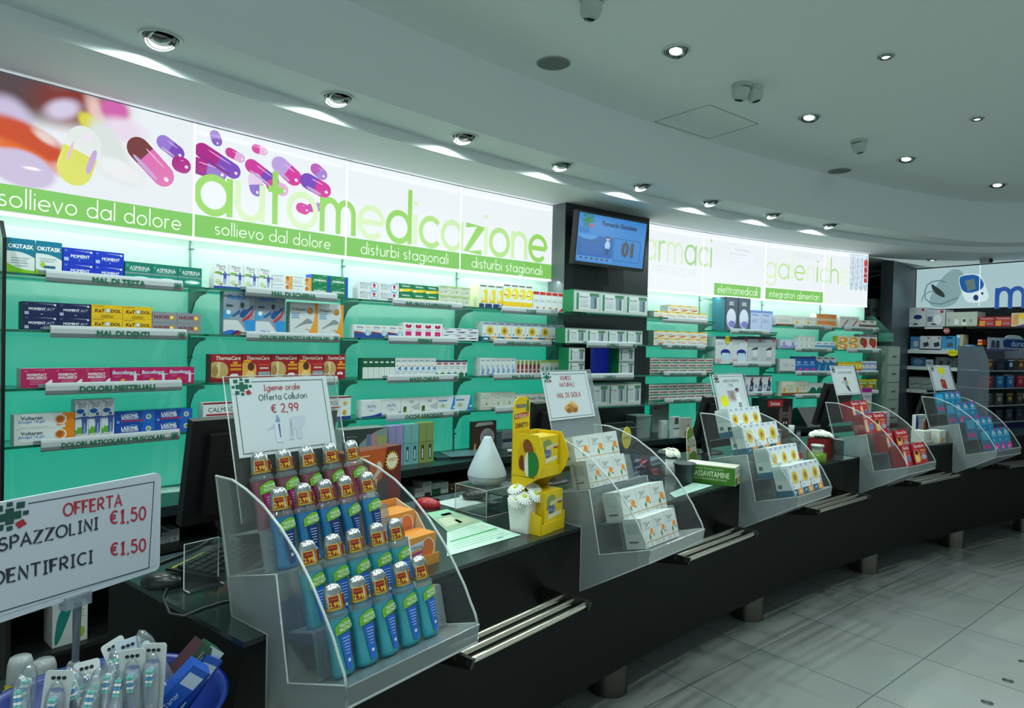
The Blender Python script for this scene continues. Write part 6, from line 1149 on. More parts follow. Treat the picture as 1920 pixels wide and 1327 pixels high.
# yellow carton display
f = on_k(1040, 1000); YW, YD = mat('#e8c414', .5), mat('#cfa80c', .5)
t = thing('carton_display', 'yellow two-level cardboard display with banner top', 'display stand', f.w(.015, .02, ZK), f.rz + .1)
w, d = .15, .13; x0, x1 = -.075, .075
mb = MB(); mb.box(x0, 0, 0, x1, d, .004, YW); mb.box(x0, 0, .004, x1, .003, .035, YW); mb.box(x0, d - .003, 0, x1, d, .34, YW)
mb.box(x0, .02, .19, x1, d, .194, YW); mb.box(x0, .02, .194, x1, .023, .225, YW); mb.build('shelves', t)
for sx in (x0, x1 - .003):
    mb = MB(); mb.prism([(0, .004), (d, .004), (d, .34), (.02, .34), (.0, .30), (-.012, .26), (.0, .22), (.02, .19), (.07, .16), (.075, .11), (.03, .07), (0, .06)], sx, sx + .003, YW)
    if sx == x0:
        for oo, (pp, cc) in enumerate((([(.02, .24), (.05, .2), (.09, .21), (.108, .26), (.09, .32), (.05, .325), (.025, .29)], '#d8b012'), ([(.03, .27), (.05, .255), (.085, .29), (.075, .325), (.05, .32)], '#8a4a1e'), ([(.012, .23), (.03, .195), (.055, .19), (.07, .25), (.045, .29), (.02, .27)], '#1f7a3a'), ([(.055, .19), (.07, .2), (.075, .25), (.06, .29), (.058, .24)], '#e8e4da'), ([(.072, .21), (.098, .22), (.095, .26), (.08, .27), (.076, .24)], '#7a3a1a'))):
            mb.prism(smooth(pp, False), sx - .0006 * (oo + 1), sx - .0006 * oo, mat(cc, .5))
        put_text(mb, 'FREDDIOR', Matrix.Translation((sx - .001, 0, 0)) @ Matrix.Rotation(-pi / 2, 4, 'Z'), -.06, .175, .014, mat('#1d5aa0', .5), .08, .02, 0, -.0006) if False else None
    mb.build('side_panel', t)
mb = MB(); mb.prism([(x0, .34), (x1 - .05, .34), (x1 - .05, .43), (x1 - .055, .45), (x1 - .075, .462), (x0 + .03, .462), (x0 + .012, .452), (x0, .43)], d - .004, d - .001, YW, 'y')
put_text(mb, 'IN REGALO', None, -.025, .395, .012, mat('#f0d8c0', .5), .08, .02, 0, d - .0052); mb.poly([(x0 + .005, d - .0046, .385), (x1 - .058, d - .0046, .39), (x1 - .058, d - .0046, .408), (x0 + .005, d - .0046, .402)], mat('#b03a1e', .5))
put_text(mb, 'ZAINETTO', None, -.025, .362, .016, mat('#5a3a1a', .5), .08, .02, 0, d - .0048); put_text(mb, 'FREDDIOR', None, -.03, .43, .012, mat('#1d5aa0', .5), .06, .02, 0, d - .0048); mb.poly([(.0, d - .0046, .41), (.02, d - .0046, .41), (.015, d - .0046, .45), (.005, d - .0046, .45)], mat('#5a7a3a', .5)); mb.build('banner', t)
SPEC['yellowpack'] = ('#e6c81c', '#d2b010', [('e', .36, .76, .26, .16, '#8a9a5a'), ('e', .4, .55, .2, .14, '#7a8ab8'), ('p', [(.3, .62), (.95, .7), (.95, .8), (.3, .74)], '#d8d2a0'), ('t', 'ETTO', .3, .6, .09, '#3a3020', .02, .5), ('p', [(.2, .3), (.92, .36), (.92, .46), (.2, .42)], '#eae4c0'), ('t', 'TABILE', .35, .47, .05, '#3a3020', .0, .5), ('r', .7, .66, .95, .7, '#a8302a'), ('r', .3, .1, .9, .22, '#f2e8b0'), ('t', 'FREDDIOR', .58, .16, .08, '#1d5aa0', .02, .5)])
me = pmesh(SPEC['yellowpack'], .115, .135, .07, 'yellow_carton')
for (dy, dz, l) in ((.006, .0045, 'yellow carton on the lower level of the yellow display'), (.028, .1945, 'yellow carton on the upper level of the yellow display')):
    o = link('yellow_carton', me, None, Frame(*f.w(.015, .02, 0)[:2], f.rz + .1).w(.01, dy, ZK + dz), f.rz + .1); tag(o, l, 'carton', 'yellow cartons in the yellow display')
# between the second and third displays
f = on_k(1230, 930)
t = thing('sweets_display', 'clear tray full of dark foil sachets with a yellow oval tag', 'display stand', f.w(-.02, .02, ZK), f.rz)
mb = MB(); w, d, h = .24, .17, .19; mb.box(-w / 2, 0, 0, w / 2, d, .004, SMOKE); mb.box(-w / 2, 0, .004, -w / 2 + .003, d, h, SMOKE); mb.box(w / 2 - .003, 0, .004, w / 2, d, h, SMOKE); mb.box(-w / 2, d - .003, .004, w / 2, d, h + .03, SMOKE); mb.box(-w / 2, 0, .004, w / 2, .003, .05, SMOKE); mb.box(-.004, 0, .004, 0, d, h, SMOKE); mb.build('tray', t)
mb = MB(); mb.tube([(.03, d - .02, .1), (.03, d - .02, .2)], .002, ACRYL_EDGE, 5); mb.prism(ellipse(.03, .235, .035, .05, 20), d - .022, d - .020, mat('#cfc02a', .5), 'y'); put_text(mb, 'NOVITA', None, .03, .235, .012, mat('#5a5a20', .5), .055, .0, .0, d - .0225); mb.build('tag', t)
rs = random.Random(3); cs = ['#5a6a9a', '#8a94a8', '#2f3a5c', '#a03a4a', '#707a8c', '#b4bcc8', '#41507c']
SM = {}
for k in range(45):
    c = cs[k % len(cs)]
    if c not in SM:
        q = MB(); q.lathe([(.001, -.035), (.020, -.027), (.021, .0), (.020, .027), (.001, .035)], mat(c, .25, .4), 10, Matrix.Rotation(pi / 2, 4, 'Y'), 1, .35); q.box(-.036, -.02, -.0012, .036, .02, .0012, mat(c, .3)); SM[c] = q.mesh('sachet')
    i, j, l_ = k % 3, (k // 3) % 5, k // 15
    o = link('sachet', SM[c], None, f.w(-.02 + -.078 + .078 * i, .02 + .03 + .027 * j, ZK + .05 + .046 * l_), (rs.uniform(.5, 1.0), rs.uniform(-.2, .2), f.rz + rs.uniform(-.25, .25)))
    tag(o, '%s foil sachet, %s layer, %s from left, row %s from the front' % ({'#5a6a9a': 'blue', '#8a94a8': 'grey', '#2f3a5c': 'navy', '#a03a4a': 'red', '#707a8c': 'slate', '#b4bcc8': 'silver', '#41507c': 'indigo'}[c], ('lower', 'middle', 'upper')[l_], ORD[i], ORD[j]), 'sachet', 'foil sachets in the clear tray')
def pot_of_flowers(px, py, c, r, h, label, square=False, n=9, z=ZK, fr=.026, eye='#d8dc8a'):
    f = on_k(px, py, z); t = thing('flower_pot', label, 'flower pot', f.w(0, r, z), f.rz)
    mb = MB()
    if square: mb.box(-r, -r, 0, r, r, h, mat(c, .35))
    else: mb.lathe([(r * .78, 0), (r * .85, .004), (r, h), (r * .93, h), (r * .88, h * .8), (0, h * .8)], mat(c, .4), 24)
    mb.build('pot', t); rr = random.Random(px); sp = []
    for k in range(n):
        a = k * 2.4; q = r * 1.05 * sqrt(k / n); sp.append((q * cos(a), q * sin(a), h + .035 - q * .3 + rr.uniform(0, .012), .35 * sin(a) * -1 + .35, .5 * cos(a)))
    daisies(t, h * .7, sp, fr, '#e6e8e0', eye); return t
pot_of_flowers(1270, 892, '#b9bfc0', .045, .085, 'pale grey round pot of white flowers beside the sachets', n=16, fr=.022)
f = on_k(1300, 908); mb = MB(); mb.lathe([(.036, 0), (.038, .004), (.05, .09), (.053, .09), (.053, .097), (.047, .097), (.042, .06), (0, .06)], mat('#3f4a4a', .45), 24)
single(mb, 'plant_pot', f.w(.0, .05, ZK), f.rz, 'dark grey empty pot left of the green carton', 'pot')
f = on_k(1312, 880); mb = MB(); mb.prism([(-.05, 0), (.05, 0), (.054, .06), (.048, .14), (.03, .19), (.022, .205), (-.006, .215), (-.03, .2), (-.044, .15), (-.052, .07)], 0, .003, mat('#d6d6c2', .5), 'y')
for p, c in (([(-.042, .15), (-.03, .2), (-.006, .215), (.022, .205), (.036, .17), (.0, .16)], '#6a8a2a'), ([(-.04, .02), (.01, .005), (.046, .03), (.05, .07), (.02, .09), (-.03, .07)], '#6a8a24'), ([(-.045, .09), (-.02, .085), (-.018, .11), (-.04, .12)], '#e8941c'), ([(.0, .2), (.03, .195), (.03, .21), (.005, .213)], '#c9c42a')): mb.poly([(x, -.0006, z) for x, z in p], mat(c, .5))
put_text(mb, 'ALFA', None, 0, .143, .024, mat('#2c3a20', .5), .075, .0, 0, -.0008); put_text(mb, 'NATURA', None, 0, .118, .02, mat('#2c3a20', .5), .085, .0, 0, -.0008)
single(mb, 'leaf_sign', f.w(.03, .06, ZK), (-.12, 0, f.rz + .05), 'leaf-shaped upright cardboard sign in cream and green', 'sign')
SPEC['teabox'] = ('#dcdcc8', '#3f7a1e', [('e', .3, .2, .26, .24, '#5a7a22'), ('e', .84, .26, .16, .12, '#e89a2a'), ('t', 'ALFA NATURA', .5, .68, .16, '#8a8a70', .0, .8), ('r', .2, .86, .8, .9, '#b4b49a')])
f = on_k(1388, 908); o = link('herbal_carton', pmesh(SPEC['teabox'], .105, .088, .24, 'herbal_carton'), None, f.w(-.02, .005, ZK), f.rz + .28)
tag(o, 'long green carton with cream end, at the counter edge', 'carton')
mb = MB(); q = -.0531
put_text(mb, 'FRASSAVITAMINE', Matrix.Rotation(-pi / 2, 4, 'Z'), -.12, .046, .026, mat('#d9e4c4', .5), .19, .015, 0, q); put_text(mb, 'PROVA TUTTO IL GUSTO', Matrix.Rotation(-pi / 2, 4, 'Z'), -.12, .07, .008, mat('#d9e4c4', .5), .14, .0, 0, q); put_text(mb, 'FONTI DI BENESSERE NATURALE', Matrix.Rotation(-pi / 2, 4, 'Z'), -.12, .022, .008, mat('#d9e4c4', .5), .18, .0, 0, q)
mb.poly([(-.0528, .003, .084), (-.0528, .237, .084), (-.0528, .237, .0876), (-.0528, .003, .0876)], mat('#d6d8c0', .5)); mb.box(-.0525, .0, .088, .0525, .24, .0884, mat('#d8d8c8', .5)); mb.build('printed_flank', o)
# between the third and fourth displays
def cbox(px, py, w, h, d, c, label, art=(), z=ZK, rz=0.0, dy=0.0, fr=on_k, name='carton', side=None, cat='carton', group=None):
    f = fr(px, py, z); o = link(name, pmesh((c, side, list(art)), w, h, d, name), None, f.w(0, dy, z), f.rz + rz); tag(o, label, cat, group); return f
cbox(1450, 800, .34, .25, .16, '#1c1416', 'black supplement carton with red label, behind the sunflower display', [('r', .05, .74, .62, .96, '#b81c24'), ('t', 'Swisse', .33, .85, .13, '#f0e8e8', .01, .5), ('r', .42, 0, 1, .72, '#2a2024'), ('e', .55, .4, .07, .34, '#6a5450'), ('e', .9, .4, .07, .34, '#6a5450'), ('t', 'NELLO', .73, .5, .08, '#b8a8a4', 0, .2), ('t', 'TUOI', .73, .38, .08, '#b8a8a4', 0, .2), ('r', .64, .12, .7, .2, '#c9c4c4'), ('r', .74, .12, .8, .2, '#c9c4c4')], ZW, 0, -.06, on_w)
cbox(1483, 832, .085, .085, .085, '#b9bdbe', 'white carton with dark red top strip beside the sunflower display', [('r', 0, .74, 1, 1, '#8a2a34'), ('l', .1, .8, .03, .5, 3, .14, '#8a8e92')], ZK, 0, .1)
f = on_k(1512, 832); mb = MB(); mb.box(-.03, 0, 0, .03, .004, .085, mat('#2f3a3e', .3)); mb.poly([(-.024, -.0006, .01), (.024, -.0006, .01), (.024, -.0006, .075), (-.024, -.0006, .075)], mat('#9aa2a8', .4)); mb.poly([(-.01, -.001, .02), (.012, -.001, .02), (.006, -.001, .06), (-.004, -.001, .06)], mat('#8a4a5a', .4)); mb.box(-.02, .004, 0, .02, .04, .004, BLACK)
single(mb, 'photo_frame', f.w(0, .06, ZK), f.rz, 'small framed picture left of the red flower pot', 'frame')
pot_of_flowers(1555, 860, '#7a1a1c', .055, .12, 'dark red square pot of white chrysanthemums', True, 24, ZK, .022, '#e2e4c0')
f = on_k(1540, 866); t = thing('sweets_jar', 'green and clear lidded jar in front of the red pot', 'jar', f.w(-.01, .02, ZK), f.rz)
mb = MB(); mb.lathe([(.048, 0), (.05, .004), (.05, .05), (.032, .056), (.03, .06)], see_through('green_jar', (.5, .8, .2), hexc('#6f9a1e'), .6), 20); mb.build('body', t); mb = MB(); mb.lathe([(.031, .06), (.031, .088), (.036, .088), (.036, .1), (0, .1)], mat('#b8c0bc', .4), 20); mb.build('lid', t)
f = on_k(1597, 862); t = thing('acrylic_stand', 'frosted acrylic block at the counter edge left of the red cartons', 'stand', f.w(.01, .02, ZK), f.rz)
mb = MB(); mb.box(-.075, 0, 0, .075, .2, .004, FROST); mb.box(-.075, 0, .004, -.071, .2, .12, SMOKE); mb.box(-.075, .196, .004, .075, .2, .12, SMOKE); mb.tube([(-.075, 0, .12), (-.075, .2, .12), (.075, .2, .12)], .002, ACRYL_EDGE, 5); mb.build('block', t)
# between the fourth and last displays
cbox(1648, 800, .16, .33, .004, '#d3cdd8', 'white and magenta upright card behind the red cartons', [('r', 0, .88, 1, 1, '#a8208c'), ('t', 'POSTFLEBO', .5, .76, .07, '#5a5a6a', 0, .85), ('p', [(.05, .52), (.6, .56), (.55, .6), (.05, .58)], '#a87a3a'), ('e', .75, .57, .2, .07, '#cfc23a')], ZK, 0, .12, on_k, 'display_card', None, 'card')
cbox(1668, 808, .17, .15, .05, '#d6d0c8', 'cream and pink carton right of the red cartons', [('r', .35, .36, .75, .92, '#b0408a'), ('l', .4, .7, .03, .8, 5, .09, '#d8a0c4'), ('r', .05, .1, .3, .8, '#cfc4a8'), ('r', .2, 0, 1, .22, '#c02a80')], ZK, 0, .05, on_k)
cbox(1690, 815, .14, .03, .06, '#cfd4d2', 'flat white leaflet box behind the fourth display', [('r', .4, .2, .8, .7, '#6a9a7a')], ZK, .2, .12, on_k)
cbox(1750, 812, .15, .14, .03, '#d9dcde', 'white carton with blue and orange corners', [('p', [(0, 0), (.16, 0), (.3, .5), (.1, 1), (0, 1)], '#1f3a9c'), ('p', [(1, 0), (.84, 0), (.72, .4), (.9, .7), (1, .7)], '#d8502a'), ('t', 'EXTREMA', .55, .8, .13, '#4a5a7a', 0, .7), ('l', .3, .8, .02, .6, 2, .08, '#8a94a4')], ZK, 0, .1, on_k)
cbox(1747, 831, .10, .085, .09, '#cfcfc6', 'cream carton, left one of the pair at the counter edge', [('l', .4, .9, .03, .75, 5, .12, '#8a8a9a'), ('p', [(.8, .2), (.95, .9), (1, .9), (.9, .2)], '#a04a4a')], ZK, 0, .03, on_k)
cbox(1776, 830, .10, .085, .09, '#d2d2c8', 'cream carton with orange patch, right one of the pair at the counter edge', [('l', .1, .6, .03, .75, 4, .12, '#8a8a9a'), ('e', .45, .2, .3, .14, '#d8902a'), ('p', [(.8, .2), (.95, .9), (1, .9), (.9, .2)], '#a04a4a')], ZK, 0, .03, on_k)
# ------------------------------------------------------------------ on the back worktop
def face_w(pxl, pxr, pyb, inset):
    """where two bottom corners meet the back worktop zone: frame of the nearest bay"""
    i = min((1, 2, 3, 4, 5, 6, 7, 8, 9), key=lambda k: abs((B[k - 1] + B[k]) / 2 - atan2(atz((pxl + pxr) / 2, pyb, ZW)[1] - CY, atz((pxl + pxr) / 2, pyb, ZW)[0] - CX)))
    return BAY[i]
def wbox(pxl, pxr, pyt, inset, d, art, c, label, z=ZW, side=None, name='carton', bay=None, n=1, group=None, labels=None, cat='carton'):
    f = BAY[bay] if bay else face_w(pxl, pxr, 850, inset); s0 = f.hit(pxl, pyt, -inset)[0]; s1, zt = f.hit(pxr, pyt, -inset); h = zt - z; w = (s1 - s0) / n
    me = pmesh((c, side, list(art)), w - .002, h, d, name)
    for i in range(n):
        o = link(name, me, None, f.w(s0 + w * (i + .5), -inset, z), f.rz); tag(o, labels[i] if labels else label, cat, group)
    return f
wbox(642, 727, 800, .29, .12, [('p', [(.0, 0), (.12, 0), (.1, .1), (.3, .6), (.7, .92), (1, 1), (0, 1)], '#3a4442'), ('e', .62, .28, .26, .2, '#b4bcb8'), ('e', .62, .34, .2, .12, '#cdd3d0'), ('r', .52, .55, .62, .86, '#6a7aa0'), ('r', .64, .5, .74, .86, '#c08a8a'), ('r', .76, .45, .98, .8, '#a8a86a'), ('r', .2, .44, .27, .62, '#20282a'), ('r', .3, .5, .36, .66, '#20282a'), ('r', .14, .16, .2, .28, '#20282a'), ('l', .08, .3, .015, .82, 2, .06, '#8a9694')], '#8f9a96', 'large grey carton with diffuser picture on the back worktop', bay=3)
for k, (pa, pb, c, dk, l) in enumerate([(728, 757, '#9a94c4', '#5a5490', 'lilac'), (757.5, 785.5, '#7ab4b4', '#2f7a84', 'teal'), (786, 814, '#8a9a5a', '#4a5a2a', 'olive')]):
    wbox(pa, pb, 797 - 3 * k, .27, .06, [('r', .3, .08, .72, .46, dk), ('r', .42, .12, .6, .36, '#c9d2d4'), ('r', 0, .52, 1, .53, dk), ('r', .42, .36, .6, .42, '#2a3234')], c, '', bay=3, name='essential_oil_box', n=2, group='slim essential oil boxes on the back worktop', labels=['left slim %s box with a small window, on the back worktop' % l, 'right slim %s box with a small window, on the back worktop' % l], cat='box')
f = BAY[4]
wbox(886, 931, 788, .17, .03, [('p', [(.08, .84), (.9, .88), (.8, .98), (.2, .96)], '#9aa29c'), ('o', .62, .46, .3, '#a8a8a4'), ('o', .62, .46, .27, '#8f918e'), ('l', .42, .82, .02, .56, 3, .1, '#6a6a68'), ('p', [(.05, .04), (.14, .04), (.16, .3), (.08, .26)], '#b08a4a'), ('p', [(.3, .02), (.36, .02), (.4, .2), (.34, .16)], '#b08a4a'), ('p', [(.85, .04), (.92, .04), (.95, .3), (.88, .2)], '#a07a40')], '#3f2a22', 'dark brown pouch with grey round label on the back worktop', bay=4, name='pouch', cat='pouch')
wbox(933, 970, 806, .15, .08, [('r', .25, .35, 1, .55, '#2a3450'), ('l', .3, .95, .03, .82, 3, .12, '#5a6266'), ('l', .3, .95, .03, .28, 2, .12, '#c2c8ca'), ('r', .0, 0, .22, 1, '#5a6266')], '#8a9294', 'grey carton with navy band right of the brown pouch', bay=4)
f = on_w(868, 858); mb = MB(); mb.box(-.19, -.02, 0, .18, .2, .012, mat('#2c3a40', .4)); mb.box(-.11, -.03, .012, .17, .16, .016, mat('#5f747c', .35)); single(mb, 'folder', f.w(.02, -.0, ZW), f.rz - .25, 'flat grey-blue folder lying on the back worktop', 'folder')
f = on_w(690, 884); 
for k, (a, dz, l) in enumerate(((0.0, 0, 'lowest loose sheet on the back worktop beside the display'), (.25, .003, 'middle loose sheet on the back worktop beside the display'), (-.2, .006, 'topmost loose sheet on the back worktop beside the display'))):
    mb = MB(); mb.box(-.12, -.02, 0, .13, .1, .001, mat('#b9c2c2', .5)); single(mb, 'paper_sheet', f.w(.0, .03, ZW + dz), f.rz + a, l, 'paper', 'loose sheets on the back worktop')
f = on_w(318, 918); mb = MB(); mb.box(-.09, -.06, 0, .08, .05, .001, mat('#c2d2cc', .5)); single(mb, 'paper_sheet', f.w(0, 0, ZW), f.rz - .2, 'white sheet on the back worktop above the SPAZZOLINI sign corner', 'paper')
f = on_w(965, 848); mb = MB(); mb.tube([(-.06, 0, .014), (-.03, -.02, .016), (.0, -.01, .014), (.03, -.02, .014), (.07, .0, .012)], .012, mat('#b4bcbe', .5), 8); single(mb, 'hand_scanner', f.w(0, 0, ZW), f.rz, 'white rolled cord on the back worktop behind the yellow display', 'cord')  # a length of white cord, rolled up
# small cartons on the lower ledge
for a, b_, yt, c, art, l in [(778, 792.5, 915, '#b9bebc', [('l', .1, .8, .03, .8, 3, .1, '#8a4a52')], 'small white carton, first in the dark ledge'), (793, 809.5, 902, '#c2c8c6', [('l', .1, .8, .03, .8, 2, .1, '#3a4a48'), ('r', .2, 0, .9, .25, '#3a2a34')], 'taller white carton, second in the dark ledge'), (810, 826, 904, '#a8b4ae', [('r', 0, 0, 1, .5, '#1d5a34')], 'white and green carton in the dark ledge'), (826.5, 841, 903, '#b4bcba', [('t', 'KTRI', .5, .8, .16, '#2a3234', 0, .8), ('l', .1, .8, .03, .5, 2, .1, '#5a7a9a')], 'white lettered carton in the dark ledge'),
    (842, 868, 903, '#5a3a2c', [('r', 0, .6, 1, 1, '#6a5a4c'), ('o', .2, .3, .06, '#e0c070'), ('o', .7, .3, .06, '#e0c070')], 'brown carton with gold dots, left one in the ledge'), (868.5, 895, 898, '#6a4a2c', [('r', 0, .6, 1, 1, '#7a6a54'), ('o', .3, .3, .06, '#f0d080'), ('o', .75, .3, .06, '#f0d080')], 'brown carton with gold dots, right one in the ledge'), (911, 922, 876, '#b0b6b4', [('r', 0, .84, 1, 1, '#a02a34'), ('l', .2, .8, .03, .6, 4, .12, '#5a6a8a')], 'white and red carton behind the cone diffuser'), (945, 972, 872, '#7a8284', [('l', .1, .9, .03, .7, 4, .12, '#5a6264')], 'grey carton behind the yellow display')]:
    wbox(a, b_, yt, .33, .1, art, c, l, SHZ, bay=3 if b_ < 850 else 4)
# left low shelf: cartons under the first bay
f = BAY[1]
for a, b_, yt, c, art, l in [(296, 318, 997, '#a8b0b0', [('l', .1, .9, .03, .8, 5, .1, '#5a6466'), ('r', 0, .7, .3, 1, '#8a1c24')], 'white carton on the ledge, just right of the SPAZZOLINI sign'), (318.5, 337, 990, '#b4bcbc', [('l', .1, .9, .03, .85, 5, .1, '#5a6466'), ('o', .5, .25, .14, '#7a8284')], 'second white carton on the ledge right of the SPAZZOLINI sign')]:
    wbox(a, b_, yt, .30, .1, art, c, l, SHZ, bay=1)
for a, b_, yt, c, art, l in [(98, 137, 1128, '#c2c8c8', [('p', [(.05, .05), (.3, .05), (.95, .8), (.95, .9), (.3, .9)], '#1d7a72'), ('l', .3, .8, .02, .96, 1, .05, '#5a6264')], 'white and teal carton on the low shelf behind the sign pole'), (138.5, 165, 1126, '#ccd2ca', [('e', .5, .25, .3, .14, '#9ab03a'), ('l', .2, .8, .02, .8, 3, .08, '#8a9290')], 'white and lime carton on the low shelf behind the sign pole')]:
    wbox(a, b_, yt, .34, .1, art, c, l, .456, bay=1)
# right of the pillar: bins, cards and a leaflet holder
def bin_(px, py, w, h, label, c='#a3adae'):
    f = on_w(px, py); mb = MB(); mb.prism([(-w / 2 * .85, 0), (w / 2 * .85, 0), (w / 2, h), (-w / 2, h)], 0, w * .8, see_through('bin_plastic_%d' % px, (.8, .85, .85), hexc(c), .7, .3), 'y'); mb.box(-w / 2 - .004, -.004, h, w / 2 + .004, w * .8 + .004, h + .008, mat(c, .4)); single(mb, 'plastic_bin', f.w(0, .03, ZW), f.rz, label, 'bin')
bin_(1212, 822, .16, .16, 'translucent plastic bin right of the black pillar')
def wcard(px, py, w, h, c, art, label, dy=.0, name='price_card', cat='card'):
    f = on_w(px, py); o = link(name, pmesh((c, None, list(art)), w, h, .03, name), None, f.w(0, dy, ZW), f.rz); tag(o, label, cat)
wcard(1252, 812, .19, .23, '#8f9c98', [('r', .08, .82, .5, .97, '#8a1c34'), ('t', 'Bionike', .3, .9, .08, '#d8c8cc', 0, .36), ('l', .55, .95, .02, .94, 3, .05, '#5a6a68'), ('l', .1, .9, .015, .7, 4, .05, '#a8b2ae')], 'grey backing card with dark red label right of the bin', .08)
wcard(1240, 820, .075, .13, '#b4bcbe', [('r', .3, .8, .7, .95, '#d0d6d8')], 'white upright carton in front of the grey backing card', -.03, 'carton', 'carton')
wcard(1262, 820, .085, .16, '#b8c0c0', [('r', .25, .65, .75, .95, '#3a4444'), ('r', .1, .42, .9, .48, '#5a6464'), ('r', .1, .1, .9, .36, '#cdd4d4')], 'white carton with dark logo, middle of the small group', -.03, 'carton', 'carton')
wcard(1286, 820, .1, .15, '#a8a69a', [('p', [(.2, .1), (.8, .2), (.7, .7), (.3, .6)], '#8a7a5a'), ('e', .5, .45, .2, .14, '#c2bca8')], 'cream picture card at the right of the small group', -.01)
f = on_w(1168, 828); t = thing('leaflet_holder', 'clear acrylic leaflet holder behind the second display', 'holder', f.w(0, -.02, ZW), f.rz)
mb = MB(); mb.box(-.14, 0, 0, .14, .07, .003, ACRYL); mb.box(-.14, 0, .003, .14, .003, .1, ACRYL); mb.box(-.14, .067, .003, .14, .07, .13, ACRYL); mb.box(-.14, 0, .003, -.137, .07, .12, ACRYL); mb.box(.137, 0, .003, .14, .07, .12, ACRYL); mb.box(-.002, .003, .003, .002, .067, .1, ACRYL); mb.tube([(-.14, .0, .1), (.14, .0, .1), (.14, .07, .13), (-.14, .07, .13)], .0025, ACRYL_EDGE, 5, None, True); mb.build('holder', t)
f = on_w(1500, 800); mb = MB(); mb.prism([(0, 0), (.2, 0), (.16, .15), (.12, .16)], -.14, .14, mat('#14191b', .4)); single(mb, 'document_case', f.w(.22, -.02, ZW), f.rz, 'black slanted case on the back worktop between two monitors', 'case')
f = on_k(1494, 812, ZW); mb = MB(); mb.lathe([(.02, 0), (.026, .06), (.023, .06), (.018, .004), (0, .004)], mat('#b8c0c0', .4), 16); single(mb, 'cup', f.w(0, .05, ZW), 0, 'small white cup beside the black slanted case', 'cup')

# ================================================================== ceiling fittings
def on_ceiling(px, py, z=ZCEIL): return atz(px, py, z)
RING = mat('#c6d0ce', .35, .2); REFL = mat('#8f9694', .15, .9)
def downlight(x, y, z, r, label, on=1, tilt=(0, 0), rz=0.0, group=None, em=9.0):
    t = thing('downlight', label, 'ceiling lamp', (x, y, z), rz, group)
    mb = MB(); mb.lathe([(r, .0), (r, -.004), (r * .96, -.007), (r * .84, -.005), (r * .8, 0)], RING, 36); mb.build('ring', t)
    Mx = Matrix.Translation((0, 0, -.003)) @ Matrix.Rotation(tilt[0], 4, 'X')
    mb = MB(); mb.lathe([(r * .8, -.001), (r * .74, -.009), (r * .62, -.011), (r * .5, -.004), (r * .42, -.003)], REFL, 32, Mx); mb.build('gimbal', t)
    mb = MB()
    if em < 5 and tilt[0] < 0:   # seen edge-on: only the lit crescent of the turned-away lamp shows
        mb.lathe([(r * .43, -.0035), (r * .3, -.006), (0, -.007)], REFL, 24, Mx); n_ = 14
        A_ = [pi * (.08 + .84 * i / n_) for i in range(n_ + 1)]; v = [(r * .74 * cos(a), r * .74 * sin(a), -.0105) for a in A_] + [(r * .6 * cos(a), r * .36 * sin(a), -.0105) for a in A_]
        mb.add(v, [(i, i + 1, n_ + 2 + i, n_ + 1 + i) for i in range(n_)], mat('#f4fffb', .3, 0, 1.6), Mx)
    else: mb.lathe([(r * .43, -.0035), (r * .3, -.0075), (0, -.009)], mat('#f4fffb', .3, 0, em), 24, Mx)
    mb.build('lens', t)
for k, p in enumerate(CEIL_LIGHTS):
    x, y, z = on_ceiling(*p); downlight(x, y, z, .068, 'round recessed ceiling lamp, %s of four going away from the viewer' % ORD[k], tilt=(.25, 0), rz=2.3, group='ceiling lamps')
for k, p in enumerate(CEIL_SMALL):
    x, y, z = on_ceiling(*p); downlight(x, y, z, .04, 'small bright ceiling lamp, %s one at upper right' % ('nearer', 'farther')[k], group='small ceiling lamps', em=12)
for k, a in enumerate(SOFFIT_A):
    if k == 0: continue
    x, y = wall_pt(a, .70)
    downlight(x, y, ZSTRIP, .07, 'recessed soffit lamp over the shelves, %s from left' % ORD[k - 1], tilt=(-.42, 0), rz=a - pi / 2, group='soffit lamps', em=1.6)
for p, l in (((1910, 466), 'recessed soffit lamp at the right edge of the picture'), ((1612, 480), 'dim recessed lamp above the gap between the walls'), ((1748, 486), 'recessed lamp over the blood pressure panel')):
    x, y, z = atz(*p, ZSTRIP if p[0] > 1900 else ZT); downlight(x, y, z, .06, l, em=6 if p[0] > 1700 else 1.5)
for p, l in (((1038, 118), 'flat round grey ceiling speaker, nearer one'), ((1574, 320), 'flat round grey ceiling speaker, farther one')):
    x, y, z = on_ceiling(*p); t = thing('ceiling_speaker', l, 'speaker', (x, y, z)); mb = MB(); mb.lathe([(.085, 0), (.085, -.003), (.079, -.005), (.079, -.0035)], mat('#a8b2ae', .6), 36); mb.build('rim', t); mb = MB(); mb.lathe([(.079, -.0036), (.04, -.0042), (0, -.0045)], mat('#7d8783', .8), 36); mb.build('grille', t)
def dome(px, py, s, label, yaw=0.0, z=ZCEIL, py_is_top=True):
    x, y, zz = atz(px, py, z); t = thing('security_camera', label, 'camera', (x, y, zz), yaw)
    mb = MB(); mb.lathe([(.052 * s, 0), (.052 * s, -.012 * s), (.047 * s, -.02 * s)], mat('#b4beba', .4), 28); mb.build('mount', t)
    Mx = Matrix.Translation((0, 0, -.02 * s)) @ Matrix.Rotation(.3, 4, 'X')
    mb = MB(); mb.lathe([(.044 * s, .006), (.046 * s, -.02 * s), (.042 * s, -.045 * s), (.034 * s, -.058 * s), (.026 * s, -.06 * s)], mat('#bcc6c2', .4), 28, Mx); mb.build('housing', t)
    mb = MB(); mb.lathe([(.026 * s, -.0595 * s), (.02 * s, -.066 * s), (.008 * s, -.069 * s), (0, -.0695 * s)], mat('#15191a', .15), 20, Mx); mb.build('lens', t)
